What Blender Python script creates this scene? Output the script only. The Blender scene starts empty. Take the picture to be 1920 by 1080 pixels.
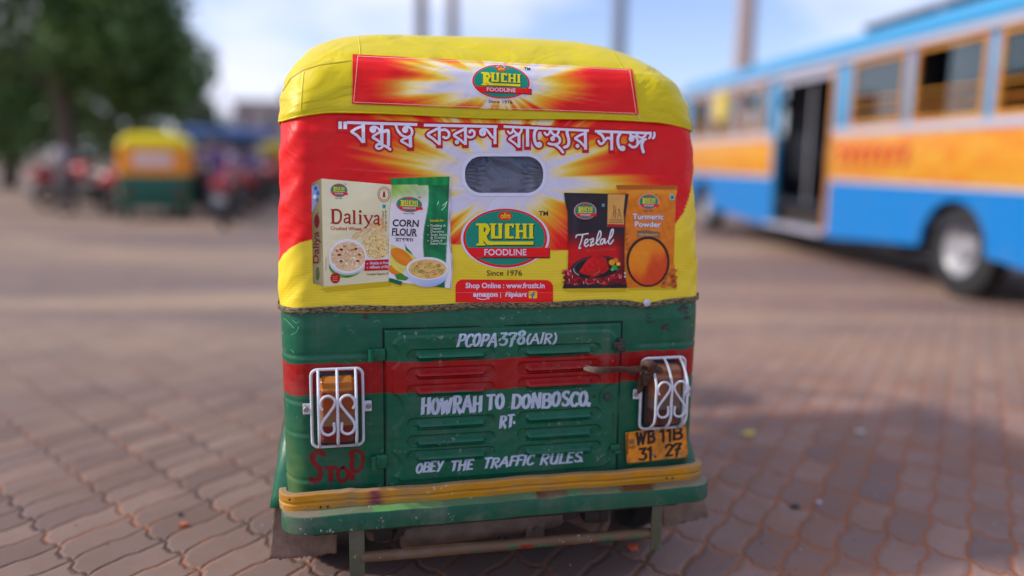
import bpy, bmesh, math, random
import numpy as np
from mathutils import Vector, Matrix
from mathutils.bvhtree import BVHTree
from mathutils.geometry import tessellate_polygon

random.seed(7)
rng = np.random.default_rng(7)
scene = bpy.context.scene
PI = math.pi

# ------------------------------------------------------------------ camera
FPX, CAM_H = 1500.0, 1.34
PITCH = math.atan((540 - 298.2) / FPX)
ROLL = 0.01574
_f = np.array([0, math.cos(PITCH), -math.sin(PITCH)])
_r = np.array([1.0, 0, 0])
_u = np.cross(_r, _f)
cR = _r * math.cos(ROLL) + _u * math.sin(ROLL)
cU = _u * math.cos(ROLL) - _r * math.sin(ROLL)
cF = _f
C0 = np.array([0, 0, CAM_H])
cam_d = bpy.data.cameras.new('camera')
cam = bpy.data.objects.new('camera', cam_d)
scene.collection.objects.link(cam)
cam.matrix_world = Matrix(((cR[0], cU[0], -cF[0], 0), (cR[1], cU[1], -cF[1], 0), (cR[2], cU[2], -cF[2], CAM_H), (0, 0, 0, 1)))
cam_d.sensor_width = 36
cam_d.lens = 36 * FPX / 1920
cam_d.clip_start = 0.05
cam_d.clip_end = 2000
cam_d.dof.use_dof = True
cam_d.dof.focus_distance = 2.36
cam_d.dof.aperture_fstop = cam_d.lens / 1000 / 0.066
scene.camera = cam

# ------------------------------------------------------------------ light
SUN_EL, SUN_AZ = math.radians(36), math.radians(-95)      # azimuth from +Y, clockwise
world = bpy.data.worlds.new('World')
scene.world = world
world.use_nodes = True
nt = world.node_tree
bgn = nt.nodes['Background']
sky = nt.nodes.new('ShaderNodeTexSky')
sky.sky_type = 'NISHITA'
sky.sun_disc = False
sky.sun_elevation = SUN_EL
sky.sun_rotation = SUN_AZ
sky.air_density = 1.0
sky.dust_density = 1.2
sky.ozone_density = 1.5
tc = nt.nodes.new('ShaderNodeTexCoord')
mp = nt.nodes.new('ShaderNodeMapping')
mp.inputs['Scale'].default_value = (1.0, 1.0, 2.6)
mp.inputs['Rotation'].default_value = (0, 0, 1.1)
cn = nt.nodes.new('ShaderNodeTexNoise')
cn.inputs['Scale'].default_value = 2.3
cn.inputs['Detail'].default_value = 6
cn.inputs['Roughness'].default_value = 0.55
cr = nt.nodes.new('ShaderNodeValToRGB')
cr.color_ramp.elements[0].position = 0.42
cr.color_ramp.elements[1].position = 0.58
mx = nt.nodes.new('ShaderNodeMix')
mx.data_type = 'RGBA'
nt.links.new(tc.outputs['Generated'], mp.inputs['Vector'])
nt.links.new(mp.outputs['Vector'], cn.inputs['Vector'])
nt.links.new(cn.outputs['Fac'], cr.inputs['Fac'])
nt.links.new(cr.outputs['Color'], mx.inputs['Factor'])
tn = nt.nodes.new('ShaderNodeMix')
tn.data_type = 'RGBA'; tn.blend_type = 'MULTIPLY'; tn.inputs['Factor'].default_value = 1.0
tn.inputs['B'].default_value = (0.92, 0.90, 1.10, 1)
nt.links.new(sky.outputs['Color'], tn.inputs['A'])
nt.links.new(tn.outputs['Result'], mx.inputs['A'])
mx.inputs['B'].default_value = (4.9, 5.1, 6.1, 1)
nt.links.new(mx.outputs['Result'], bgn.inputs['Color'])
bgn.inputs['Strength'].default_value = 0.15
sd = bpy.data.lights.new('sun', 'SUN')
sd.energy = 2.7
sd.angle = math.radians(3.5)
sd.color = (1.0, 0.93, 0.82)
sun = bpy.data.objects.new('sun', sd)
scene.collection.objects.link(sun)
_sv = Vector((math.sin(SUN_AZ) * math.cos(SUN_EL), math.cos(SUN_AZ) * math.cos(SUN_EL), math.sin(SUN_EL)))
sun.rotation_euler = _sv.to_track_quat('Z', 'Y').to_euler()
sun.location = (-6, -2, 8)
scene.view_settings.view_transform = 'Standard'
scene.view_settings.look = 'None'
scene.view_settings.exposure = 0.40
scene.view_settings.gamma = 1.0
scene.render.engine = 'CYCLES'
scene.cycles.use_denoising = True
scene.cycles.max_bounces = 8
scene.cycles.transparent_max_bounces = 24

# ------------------------------------------------------------------ helpers
COL = scene.collection


def lin(c):
    c = np.asarray(c, float) / 255.0
    return np.where(c <= 0.04045, c / 12.92, ((c + 0.055) / 1.055) ** 2.4)


TINT = np.array([1.12, 1.08, 0.93])


def alb(c, k=1.0):
    """display colour of a print or paint seen in open shade -> base colour"""
    l = lin(c) * TINT * k
    g = (l * np.array([0.25, 0.6, 0.15])).sum(-1, keepdims=True)
    return np.clip(g + (l - g) * 1.16, 0.004, 0.86)


def tag(o, label=None, cat=None, group=None, kind=None):
    if label: o['label'] = label
    if cat: o['category'] = cat
    if group: o['group'] = group
    if kind: o['kind'] = kind
    return o


def empty(name, loc=(0, 0, 0), rz=0.0, label=None, cat=None, group=None):
    o = bpy.data.objects.new(name, None)
    o.empty_display_size = 0.2
    o.location = loc
    o.rotation_euler = (0, 0, rz)
    COL.objects.link(o)
    return tag(o, label, cat, group)


def copy_tree(o, parent=None):
    c = o.copy()
    COL.objects.link(c)
    c.parent = parent
    for ch in o.children:
        copy_tree(ch, c)
    return c


def mesh_obj(name, verts, faces, mat, parent=None, colors=None, smooth=True, matidx=None):
    me = bpy.data.meshes.new(name)
    verts = np.asarray(verts, np.float64)
    me.from_pydata(verts.tolist() if len(verts) < 300 else [tuple(v) for v in verts], [], faces if isinstance(faces, list) else faces.tolist())
    mats = mat if isinstance(mat, (list, tuple)) else [mat]
    for m in mats:
        me.materials.append(m)
    if matidx is not None:
        me.polygons.foreach_set('material_index', np.asarray(matidx, np.int32))
    if colors is not None:
        ca = me.color_attributes.new('Col', 'FLOAT_COLOR', 'POINT')
        a = np.ones((len(verts), 4), np.float32)
        a[:, :3] = colors
        ca.data.foreach_set('color', a.ravel())
    me.polygons.foreach_set('use_smooth', np.full(len(me.polygons), bool(smooth)))
    me.update()
    o = bpy.data.objects.new(name, me)
    COL.objects.link(o)
    if parent is not None:
        o.parent = parent
    return o


def grid_faces(nr, nc, flip=False, wrap=False):
    f = []
    for i in range(nr - 1):
        for j in range(nc - 1 + (1 if wrap else 0)):
            a, b = i * nc + j, i * nc + (j + 1) % nc
            c, d = a + nc, b + nc
            f.append((a, b, d, c) if not flip else (a, c, d, b))
    return f


class MB:
    """collects shapes into one mesh"""
    def __init__(s):
        s.v, s.f, s.c = [], [], []

    def add(s, verts, faces, col=None):
        n = len(s.v)
        s.v += [tuple(map(float, p)) for p in verts]
        s.f += [tuple(i + n for i in f) for f in faces]
        s.c += [tuple(col) if col is not None else (1, 1, 1)] * len(verts)
        return s

    def box(s, x0, x1, y0, y1, z0, z1, bev=0.0, M=None, col=None):
        bm = bmesh.new()
        bmesh.ops.create_cube(bm, size=1)
        for v in bm.verts:
            v.co = Vector(((x0 + x1) / 2 + v.co.x * (x1 - x0), (y0 + y1) / 2 + v.co.y * (y1 - y0), (z0 + z1) / 2 + v.co.z * (z1 - z0)))
        if bev > 0:
            bmesh.ops.bevel(bm, geom=bm.edges[:], offset=bev, segments=3, affect='EDGES', profile=0.5)
        return s.bm(bm, M, col)

    def bm(s, bm, M=None, col=None):
        if M is not None:
            bm.transform(M)
        bm.verts.index_update()
        s.add([v.co for v in bm.verts], [[v.index for v in f.verts] for f in bm.faces], col)
        bm.free()
        return s

    def cyl(s, p, q, r0, r1=None, n=16, cap=True, col=None):
        r1 = r0 if r1 is None else r1
        return s.tube([p, q], [r0, r1], n, cap, col)

    def tube(s, pts, rad, n=10, cap=True, col=None, closed=False):
        P = [Vector(p) for p in pts]
        R = rad if isinstance(rad, (list, tuple, np.ndarray)) else [rad] * len(P)
        m = len(P)
        T = []
        for i in range(m):
            if closed:
                t = P[(i + 1) % m] - P[i - 1]
            else:
                t = P[min(i + 1, m - 1)] - P[max(i - 1, 0)]
            T.append(t.normalized() if t.length > 1e-9 else Vector((0, 0, 1)))
        a = Vector((0, 0, 1)) if abs(T[0].z) < 0.9 else Vector((1, 0, 0))
        nrm = (a - T[0] * a.dot(T[0])).normalized()
        vs = []
        for i in range(m):
            nrm = (nrm - T[i] * nrm.dot(T[i]))
            nrm = nrm.normalized() if nrm.length > 1e-6 else T[i].orthogonal().normalized()
            b = T[i].cross(nrm)
            for k in range(n):
                an = 2 * PI * k / n
                vs.append(P[i] + (nrm * math.cos(an) + b * math.sin(an)) * R[i])
        fs = []
        for i in range(m if closed else m - 1):
            j = (i + 1) % m
            for k in range(n):
                k2 = (k + 1) % n
                fs.append((i * n + k, i * n + k2, j * n + k2, j * n + k))
        if cap and not closed:
            fs.append(tuple(range(n))[::-1])
            fs.append(tuple((m - 1) * n + k for k in range(n)))
        return s.add(vs, fs, col)

    def lathe(s, prof, axis_o, axis_d, n=32, col=None, closed=False):
        """prof: list of (distance along axis, radius)"""
        d = Vector(axis_d).normalized()
        a = d.orthogonal().normalized()
        b = d.cross(a)
        o = Vector(axis_o)
        vs = []
        for (h, r) in prof:
            for k in range(n):
                an = 2 * PI * k / n
                vs.append(o + d * h + (a * math.cos(an) + b * math.sin(an)) * r)
        m = len(prof)
        fs = []
        for i in range(m if closed else m - 1):
            j = (i + 1) % m
            for k in range(n):
                k2 = (k + 1) % n
                fs.append((i * n + k, i * n + k2, j * n + k2, j * n + k))
        return s.add(vs, fs, col)

    def prism(s, poly, d, M=None, col=None):
        """poly: 2D outline (x, z); extruded along y by d"""
        n = len(poly)
        vs = [(x, 0, z) for x, z in poly] + [(x, d, z) for x, z in poly]
        if M is not None:
            vs = [M @ Vector(v) for v in vs]
        fs = [tuple(range(n)), tuple(range(2 * n - 1, n - 1, -1))]
        fs += [(i, i + n, (i + 1) % n + n, (i + 1) % n) for i in range(n)]
        return s.add(vs, fs, col)

    def build(s, name, mat, parent=None, smooth=True, color=False, angle=None):
        o = mesh_obj(name, s.v, s.f, mat, parent, np.array(s.c) if color else None, smooth)
        bm = bmesh.new()
        bm.from_mesh(o.data)
        bmesh.ops.recalc_face_normals(bm, faces=bm.faces[:])
        if smooth:
            lim = math.radians(angle or 35)
            for e in bm.edges:
                if len(e.link_faces) == 2 and e.calc_face_angle(0) > lim:
                    e.smooth = False
        bm.to_mesh(o.data)
        bm.free()
        return o


# ------------------------------------------------------------------ materials
def new_mat(name):
    m = bpy.data.materials.new(name)
    m.use_nodes = True
    n = m.node_tree
    return m, n, n.nodes['Principled BSDF']


def nd(n, t, **kw):
    x = n.nodes.new(t)
    for k, v in kw.items():
        if k in x.inputs:
            x.inputs[k].default_value = v
        else:
            setattr(x, k, v)
    return x


def math_n(n, op, a, b=None, c=None, clamp=False):
    x = n.nodes.new('ShaderNodeMath')
    x.operation = op
    x.use_clamp = clamp
    for i, v in enumerate((a, b, c)):
        if v is None: continue
        if isinstance(v, (int, float)):
            x.inputs[i].default_value = v
        else:
            n.links.new(v, x.inputs[i])
    return x.outputs[0]


def noise(n, vec, scale, detail=4, rough=0.55, dist=0.0):
    x = nd(n, 'ShaderNodeTexNoise', Scale=scale, Detail=detail, Roughness=rough, Distortion=dist)
    if vec is not None:
        n.links.new(vec, x.inputs['Vector'])
    return x.outputs['Fac']


def ramp(n, fac, p0, p1, c0=(0, 0, 0, 1), c1=(1, 1, 1, 1)):
    x = n.nodes.new('ShaderNodeValToRGB')
    x.color_ramp.elements[0].position = p0
    x.color_ramp.elements[1].position = p1
    x.color_ramp.elements[0].color = c0
    x.color_ramp.elements[1].color = c1
    n.links.new(fac, x.inputs['Fac'])
    return x.outputs['Color']


def mixc(n, fac, a, b, mode='MIX'):
    x = n.nodes.new('ShaderNodeMix')
    x.data_type = 'RGBA'
    x.blend_type = mode
    for nm, v in (('Factor', fac), ('A', a), ('B', b)):
        s = [i for i in x.inputs if i.name == nm and (i.type == ('VALUE' if nm == 'Factor' else 'RGBA'))][0]
        if isinstance(v, (int, float)):
            s.default_value = v
        elif isinstance(v, (tuple, list, np.ndarray)):
            s.default_value = tuple(v)[:3] + (1,)
        else:
            n.links.new(v, s)
    return [o for o in x.outputs if o.type == 'RGBA'][0]


def objvec(n, scale=(1, 1, 1), kind='Object'):
    t = n.nodes.new('ShaderNodeTexCoord')
    m = n.nodes.new('ShaderNodeMapping')
    m.inputs['Scale'].default_value = scale
    n.links.new(t.outputs[kind], m.inputs['Vector'])
    return m.outputs['Vector']


def bump(n, b, h, strength=0.3, dist=0.01, prev=None):
    x = nd(n, 'ShaderNodeBump', Strength=strength, Distance=dist)
    n.links.new(h, x.inputs['Height'])
    if prev is not None:
        n.links.new(prev, x.inputs['Normal'])
    if b is not None:
        n.links.new(x.outputs['Normal'], b.inputs['Normal'])
    return x.outputs['Normal']


def attr(n, name='Col'):
    x = n.nodes.new('ShaderNodeVertexColor')
    x.layer_name = name
    return x.outputs['Color']


def plain(name, col, rough=0.6, metal=0.0, var=0.25, scale=12, bmp=0.0, bscale=60, spec=0.5):
    m, n, b = new_mat(name)
    v = objvec(n)
    f = ramp(n, noise(n, v, scale, 5), 0.3, 0.75)
    c = np.array(col[:3], float)
    n.links.new(mixc(n, f, c * (1 - var), np.clip(c * (1 + var), 0, 0.95)), b.inputs['Base Color'])
    b.inputs['Roughness'].default_value = rough
    b.inputs['Metallic'].default_value = metal
    b.inputs['Specular IOR Level'].default_value = spec
    if bmp:
        bump(n, b, noise(n, v, bscale, 4), bmp, 0.004)
    return m


def vinyl(name, crease=0.35, rough=0.40, dust=0.10):
    """printed tarpaulin: print from the vertex colours, creases, slight dust"""
    m, n, b = new_mat(name)
    v = objvec(n)
    c = attr(n)
    big = noise(n, objvec(n, (3.0, 3.0, 5.0)), 1.6, 3, 0.5, 0.8)
    d = ramp(n, noise(n, objvec(n, (1, 1, 1)), 9, 6), 0.52, 0.8)
    c2 = mixc(n, math_n(n, 'MULTIPLY', d, dust), c, alb((150, 135, 118)))
    n.links.new(c2, b.inputs['Base Color'])
    b.inputs['Roughness'].default_value = rough
    b.inputs['Specular IOR Level'].default_value = 0.26
    wv = n.nodes.new('ShaderNodeVectorMath'); wv.operation = 'ADD'
    nz = nd(n, 'ShaderNodeTexNoise', Scale=3.0, Detail=2.0)
    n.links.new(v, nz.inputs['Vector'])
    sc = n.nodes.new('ShaderNodeVectorMath'); sc.operation = 'SCALE'; sc.inputs['Scale'].default_value = 0.35
    n.links.new(nz.outputs['Color'], sc.inputs[0])
    n.links.new(v, wv.inputs[0]); n.links.new(sc.outputs[0], wv.inputs[1])
    rd = noise(n, objvec(n, (2.2, 2.2, 3.4)), 1.5, 2, 0.4, 1.2)
    cre = ramp(n, math_n(n, 'ABSOLUTE', math_n(n, 'SUBTRACT', rd, 0.5)), 0.0, 0.030)
    fine = noise(n, v, 45, 3)
    h = math_n(n, 'ADD', math_n(n, 'MULTIPLY', big, 2.4), math_n(n, 'MULTIPLY', cre, 0.045))
    nrm = bump(n, None, h, crease, 0.03)
    bump(n, b, fine, 0.04, 0.002, nrm)
    return m


def enamel(name, rough=0.36, dirt=0.20, chip=0.0, dents=0.25):
    """old brush painted sheet metal, paint colour from vertex colours"""
    m, n, b = new_mat(name)
    v = objvec(n)
    c = attr(n)
    br = ramp(n, noise(n, objvec(n, (3, 3, 14)), 4, 5), 0.3, 0.75)
    c = mixc(n, 1.0, c, (0.80, 0.82, 0.84), 'MULTIPLY')
    c = mixc(n, br, c, mixc(n, 1.0, c, (0.76, 0.78, 0.80), 'MULTIPLY'))
    d = ramp(n, noise(n, v, 7, 8, 0.65), 0.50, 0.80)
    c = mixc(n, math_n(n, 'MULTIPLY', d, dirt), c, (0.19, 0.165, 0.13))
    stk = math_n(n, 'MULTIPLY', ramp(n, noise(n, objvec(n, (26, 26, 1.3)), 1.0, 4, 0.6), 0.54, 0.72), ramp(n, noise(n, v, 3.3, 3), 0.40, 0.62))
    c = mixc(n, math_n(n, 'MULTIPLY', stk, 0.16), c, (0.23, 0.20, 0.16))
    sp = ramp(n, noise(n, v, 170, 3, 0.6), 0.70, 0.74)
    c = mixc(n, math_n(n, 'MULTIPLY', sp, 0.35), c, (0.25, 0.25, 0.22))
    ru = math_n(n, 'MULTIPLY', ramp(n, noise(n, v, 5.5, 8, 0.7, 0.6), 0.65, 0.675), ramp(n, noise(n, v, 60, 4), 0.35, 0.55))
    c = mixc(n, math_n(n, 'MULTIPLY', ru, 0.8), c, (0.055, 0.03, 0.022))
    if chip:
        ch = math_n(n, 'MULTIPLY', ramp(n, noise(n, v, 42, 5, 0.7), 0.63, 0.645), ramp(n, noise(n, v, 4, 2), 0.45, 0.6))
        c = mixc(n, math_n(n, 'MULTIPLY', ch, chip), c, (0.45, 0.42, 0.36))
    n.links.new(c, b.inputs['Base Color'])
    rr = math_n(n, 'ADD', math_n(n, 'MULTIPLY', d, 0.3), rough)
    n.links.new(rr, b.inputs['Roughness'])
    b.inputs['Specular IOR Level'].default_value = 0.36
    nrm = bump(n, None, noise(n, v, 5.0, 3, .5, .5), dents * 1.5, 0.03)
    nrm = bump(n, None, noise(n, objvec(n, (1, 1, 6)), 60, 3), 0.10, 0.002, nrm)
    bump(n, b, sp, 0.08, 0.002, nrm)
    return m


M = {}
M['vinyl'] = vinyl('printed_vinyl', 0.20, 0.42, 0.08)
M['vinyl_yellow'] = vinyl('yellow_tarpaulin', 0.28, 0.42, 0.22)
M['print'] = vinyl('printed_ink', 0.12, 0.45, 0.05)
M['enamel'] = enamel('painted_sheet_metal', 0.38, 0.26, 0.4, 0.3)
M['bumper'] = enamel('worn_bumper_paint', 0.5, 0.75, 0.9, 0.2)
M['lettering'] = enamel('brush_lettering_paint', 0.5, 0.12, 0, 0.1)
M['white_wire'] = enamel('white_painted_wire', 0.4, 0.22, 0.25, 0.05)
M['rubber'] = plain('black_rubber', (0.018, 0.018, 0.019), 0.75, 0, 0.4, 30, 0.3)
M['grime'] = plain('oily_grime', (0.036, 0.027, 0.022), 0.75, 0, 0.6, 9, 0.8, 40)
M['grime_light'] = plain('dusty_underbody', (0.15, 0.10, 0.075), 0.8, 0, 0.5, 9, 0.8, 40)
M['flap'] = plain('dusty_rubber_flap', (0.21, 0.135, 0.095), 0.9, 0, 0.45, 14, 0.9, 90)
M['dark'] = plain('dark_interior', (0.03, 0.03, 0.033), 0.7, 0, 0.3)
M['steel'] = plain('dull_steel', (0.3, 0.3, 0.29), 0.4, 0.9, 0.3, 30)
M['screw'] = plain('screw_steel', (0.33, 0.30, 0.27), 0.5, 0.6, 0.3, 30)
M['rust'] = plain('brown_rust', (0.13, 0.06, 0.035), 0.85, 0, 0.5, 25, 0.5)


# ------------------------------------------------------------------ the vehicle's frame
YAW = 0.2251
eX = np.array([math.cos(YAW), math.sin(YAW), 0])
eY = np.array([-math.sin(YAW), math.cos(YAW), 0])
_p0 = C0 + ((912 - 960) / FPX * cR - (600 - 540) / FPX * cU + cF) * 2.4
ORG = np.array([_p0[0], _p0[1], 0]) + 0.06 * eX
LR = np.stack([eX, eY, np.array([0, 0, 1.0])])            # world -> vehicle rotation
CL = LR @ (C0 - ORG)


def lray(px, py):
    px = np.asarray(px, float); py = np.asarray(py, float)
    d = ((px - 960) / FPX)[..., None] * cR - ((py - 540) / FPX)[..., None] * cU + cF
    return d @ LR.T


def hit(px, py, Y=0.0):
    """vehicle coordinates of a photo point on the vertical plane Y"""
    d = lray(px, py)
    t = (Y - CL[1]) / d[..., 1]
    return CL + d * t[..., None]


def proj(P):
    """vehicle coordinates -> photo coordinates"""
    d = np.asarray(P, float) - CL
    w = d @ LR
    z = w @ cF
    return 960 + FPX * (w @ cR) / z, 540 - FPX * (w @ cU) / z


def ground_at(px, py, z=0.0):
    d = (px - 960) / FPX * cR - (py - 540) / FPX * cU + cF
    t = (z - CAM_H) / d[2]
    return C0 + d * t


def at_depth(px, depth, z=0.0):
    """world point at this height whose column is px and whose distance is depth"""
    x = (px - 960) / FPX * depth
    return Vector((x, depth, z))


rick = empty('auto_rickshaw', tuple(ORG), YAW, 'yellow red and green auto rickshaw seen from behind with food advertisement on its rear canvas', 'auto rickshaw')
rick.location = tuple(ORG)


def interp(z, tab):
    t = np.array(tab)
    return np.interp(z, t[:, 0], t[:, 1])


W_TAB = [(0.20, .655), (0.5, .6575), (0.9, .659), (1.1, .655), (1.32, .648), (1.47, .641)]
L_TAB = [(0.2, 0.012), (0.30, 0.003), (0.45, 0), (0.85, 0), (0.92, .008), (1.41, .078), (1.47, .100)]


def plan(W, L, rx, ry, nflat, narc, yfront, nside, crown=0.012):
    """plan outline of a ring, left front -> rear -> right front"""
    pts = []
    for y in np.linspace(yfront, L + ry + crown, nside, endpoint=False):
        pts.append((-W, y))
    for a in np.linspace(0, PI / 2, narc, endpoint=False):
        pts.append((-W + rx - rx * math.cos(a), L + crown * ((W - rx + 0) / W) ** 2 + ry - ry * math.sin(a)))
    for x in np.linspace(-(W - rx), W - rx, nflat):
        pts.append((x, L + crown * (x / W) ** 2))
    for a in np.linspace(0, PI / 2, narc + 1)[1:]:
        pts.append((W - rx + rx * math.sin(a), L + crown * ((W - rx) / W) ** 2 + ry - ry * math.cos(a)))
    for y in np.linspace(L + ry + crown, yfront, nside + 1)[1:]:
        pts.append((W, y))
    return np.array(pts)


def shell(zs, out, nflat, narc, yfront, nside, rx=0.075, ry=0.10):
    """rings of the vehicle's skin at heights zs, pushed outwards by out"""
    V = []
    for z in zs:
        p = plan(interp(z, W_TAB) + out, interp(z, L_TAB) - out, rx, ry, nflat, narc, yfront, nside)
        V.append(np.column_stack([p, np.full(len(p), z)]))
    return np.array(V)


def bvh_of(o):
    me = o.data
    return BVHTree.FromPolygons([v.co[:] for v in me.vertices], [p.vertices[:] for p in me.polygons])


class Decal:
    """flat print or paint laid onto a surface of the vehicle; outlines given at photo points"""
    def __init__(s):
        s.v, s.f, s.c, s.z = [], [], [], []

    def add(s, pts, faces, col, z):
        n = len(s.v)
        s.v += [(float(a), float(b)) for a, b in pts]
        s.f += [tuple(int(i) + n for i in f) for f in faces]
        col = np.asarray(col, float)
        if col.ndim == 1:
            s.c += [tuple(col)] * len(pts)
        else:
            s.c += [tuple(c) for c in col]
        s.z += [z] * len(pts)

    def poly(s, pts, col, z):
        tris = tessellate_polygon([[Vector((a, b, 0)) for a, b in pts]])
        s.add(pts, tris, col, z)

    def ell(s, cx, cy, rx, ry, col, z, n=48, rot=0.0, sk=0.0):
        p = []
        for k in range(n):
            a = 2 * PI * k / n
            x, y = rx * math.cos(a), ry * math.sin(a)
            p.append((cx + x * math.cos(rot) - y * math.sin(rot), cy + x * math.sin(rot) + y * math.cos(rot) + sk * x))
        s.add(p + [(cx, cy)], [(k, (k + 1) % n, n) for k in range(n)], col, z)

    def tex_ell(s, cx, cy, rx, ry, fn, z, nr=14, n=56, sk=0.0):
        p, c = [], []
        for i in range(nr + 1):
            for k in range(n):
                a = 2 * PI * k / n
                t = i / nr
                x, y = rx * t * math.cos(a), ry * t * math.sin(a)
                p.append((cx + x, cy + y + sk * x))
                c.append(fn(x / rx, y / ry))
        f = []
        for i in range(nr):
            for k in range(n):
                k2 = (k + 1) % n
                f.append((i * n + k, i * n + k2, (i + 1) * n + k2, (i + 1) * n + k))
        s.add(p, f, np.array(c), z)

    def ruled(s, left, right, fn, z, nx=40, ny=60):
        """grid between a left and a right outline (both top to bottom)"""
        def res(pl):
            pl = np.array(pl, float)
            d = np.r_[0, np.cumsum(np.hypot(*np.diff(pl, axis=0).T))]
            t = np.linspace(0, d[-1], ny)
            return np.column_stack([np.interp(t, d, pl[:, 0]), np.interp(t, d, pl[:, 1])])
        A, B = res(left), res(right)
        u = np.linspace(0, 1, nx)
        P = A[:, None, :] * (1 - u)[None, :, None] + B[:, None, :] * u[None, :, None]
        uu, vv = np.meshgrid(u, np.linspace(0, 1, ny))
        c = fn(uu.ravel(), vv.ravel(), P[..., 0].ravel(), P[..., 1].ravel())
        s.add(P.reshape(-1, 2), grid_faces(ny, nx), c, z)

    def line(s, pts, w, col, z, cap=True, tip=0.0, closed=False):
        P = np.array(pts, float)
        if closed:
            P = np.vstack([P, P[:1]])
        n = len(P)
        w = np.broadcast_to(np.asarray(w, float), (n,)) if np.ndim(w) else np.full(n, float(w))
        L, Rr = [], []
        for i in range(n):
            if closed and i in (0, n - 1):
                a = P[1] - P[0]; b = P[-1] - P[-2]
            else:
                a = P[min(i + 1, n - 1)] - P[i] if i < n - 1 else P[i] - P[i - 1]
                b = P[i] - P[i - 1] if i > 0 else a
            a = a / (np.hypot(*a) + 1e-9); b = b / (np.hypot(*b) + 1e-9)
            na, nb = np.array([-a[1], a[0]]), np.array([-b[1], b[0]])
            m = na + nb
            m = m / (np.hypot(*m) + 1e-9)
            k = 1 / max(0.55, float(m @ na))
            L.append(P[i] + m * w[i] / 2 * k)
            Rr.append(P[i] - m * w[i] / 2 * k)
        if tip and not closed:
            e = P[-1] - P[-2]; e = e / (np.hypot(*e) + 1e-9)
            L[-1] = L[-1] + e * tip * w[-1]; Rr[-1] = Rr[-1] - e * tip * w[-1] * 0.5
            e = P[0] - P[1]; e = e / (np.hypot(*e) + 1e-9)
            L[0] = L[0] - e * tip * w[0] * 0.4; Rr[0] = Rr[0] + e * tip * w[0] * 0.6
        V = L + Rr
        s.add(V, [(i, i + 1, n + i + 1, n + i) for i in range(n - 1)], col, z)
        if cap and not closed:
            for q, ww in ((P[0], w[0]), (P[-1], w[-1])):
                s.ell(q[0], q[1], ww / 2, ww / 2, col, z + 2e-5, 14)

    def text(s, txt, x, y, h, col, z, width=None, slope=0.0, slant=0.0, bold=0.0, rot90=False, font=None):
        """sans lettering; (x, y) is the left end of the baseline, h the capital height"""
        vs, fs = text_mesh(txt, bold, font)
        vs = np.array(vs)
        sc = h / 0.70
        vs = vs * sc
        vs[:, 0] -= vs[:, 0].min()
        if width:
            vs[:, 0] *= width / max(1e-6, vs[:, 0].max())
        X = vs[:, 0] + vs[:, 1] * slant
        Y = vs[:, 1]
        if rot90:
            p = np.column_stack([x - Y, y - X])
        else:
            p = np.column_stack([x + X, y - Y + X * slope])
        s.add(p, fs, col, z)

    def finish(s, name, bvh, mat, parent, base=0.0006, maxlen=8.0):
        bm = bmesh.new()
        cl = bm.verts.layers.float_color.new('Col')
        zl = bm.verts.layers.float.new('zz')
        vs = []
        for (a, b), c, z in zip(s.v, s.c, s.z):
            v = bm.verts.new((a, b, 0)); v[cl] = (c[0], c[1], c[2], 1); v[zl] = z
            vs.append(v)
        for f in s.f:
            try:
                bm.faces.new([vs[i] for i in f])
            except ValueError:
                pass
        for _ in range(6):
            es = [e for e in bm.edges if e.calc_length() > maxlen]
            if not es: break
            bmesh.ops.subdivide_edges(bm, edges=es, cuts=1)
            bmesh.ops.triangulate(bm, faces=[f for f in bm.faces if len(f.verts) > 4])
        px = np.array([v.co[:2] for v in bm.verts])
        D = lray(px[:, 0], px[:, 1])
        o = Vector(CL)
        bad = []
        for v, d in zip(bm.verts, D):
            dv = Vector(d)
            loc, nrm, i, dist = bvh.ray_cast(o, dv)
            if loc is None:
                bad.append(v); continue
            if nrm.dot(dv) > 0: nrm = -nrm
            v.co = loc + nrm * (base + v[zl])
        bmesh.ops.delete(bm, geom=bad, context='VERTS')
        for f in bm.faces:
            if f.normal.length == 0: f.normal_update()
        bm.normal_update()
        for f in bm.faces:
            if f.normal.dot(f.calc_center_median() - o) > 0:
                f.normal_flip()
        me = bpy.data.meshes.new(name)
        bm.to_mesh(me); bm.free()
        me.materials.append(mat)
        ob = bpy.data.objects.new(name, me)
        COL.objects.link(ob)
        ob.parent = parent
        return ob


_tcache = {}


def text_mesh(txt, bold=0.0, font=None):
    k = (txt, bold)
    if k in _tcache: return _tcache[k]
    cu = bpy.data.curves.new('lettering', 'FONT')
    cu.body = txt
    cu.size = 1.0
    cu.offset = bold
    cu.resolution_u = 3
    ob = bpy.data.objects.new('lettering', cu)
    COL.objects.link(ob)
    dg = bpy.context.evaluated_depsgraph_get()
    me = bpy.data.meshes.new_from_object(ob.evaluated_get(dg))
    v = [(q.co.x, q.co.y) for q in me.vertices]
    f = [tuple(p.vertices) for p in me.polygons]
    bpy.data.objects.remove(ob)
    bpy.data.curves.remove(cu)
    bpy.data.meshes.remove(me)
    _tcache[k] = (v, f)
    return v, f

# ------------------------------------------------------------------ rear canvas with its printed picture
RED, ORANGE, YEL, WHITE = np.array([206., 28, 36]), np.array([236., 128, 72]), np.array([238., 204, 112]), np.array([206., 208, 236])
SWOOSH = np.array([226., 204, 98])
_rt = rng.random(181)
_rt2 = rng.random(61)


def cyc(tab, th):
    n = len(tab)
    x = (th / (2 * PI) % 1.0) * n
    i = np.floor(x).astype(int) % n
    f = x - np.floor(x)
    f = f * f * (3 - 2 * f)
    return tab[i] * (1 - f) + tab[(i + 1) % n] * f


def cramp(t, stops):
    x = np.array([s[0] for s in stops]); c = np.array([s[1] for s in stops], float)
    return np.column_stack([np.interp(t, x, c[:, k]) for k in range(3)])


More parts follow.
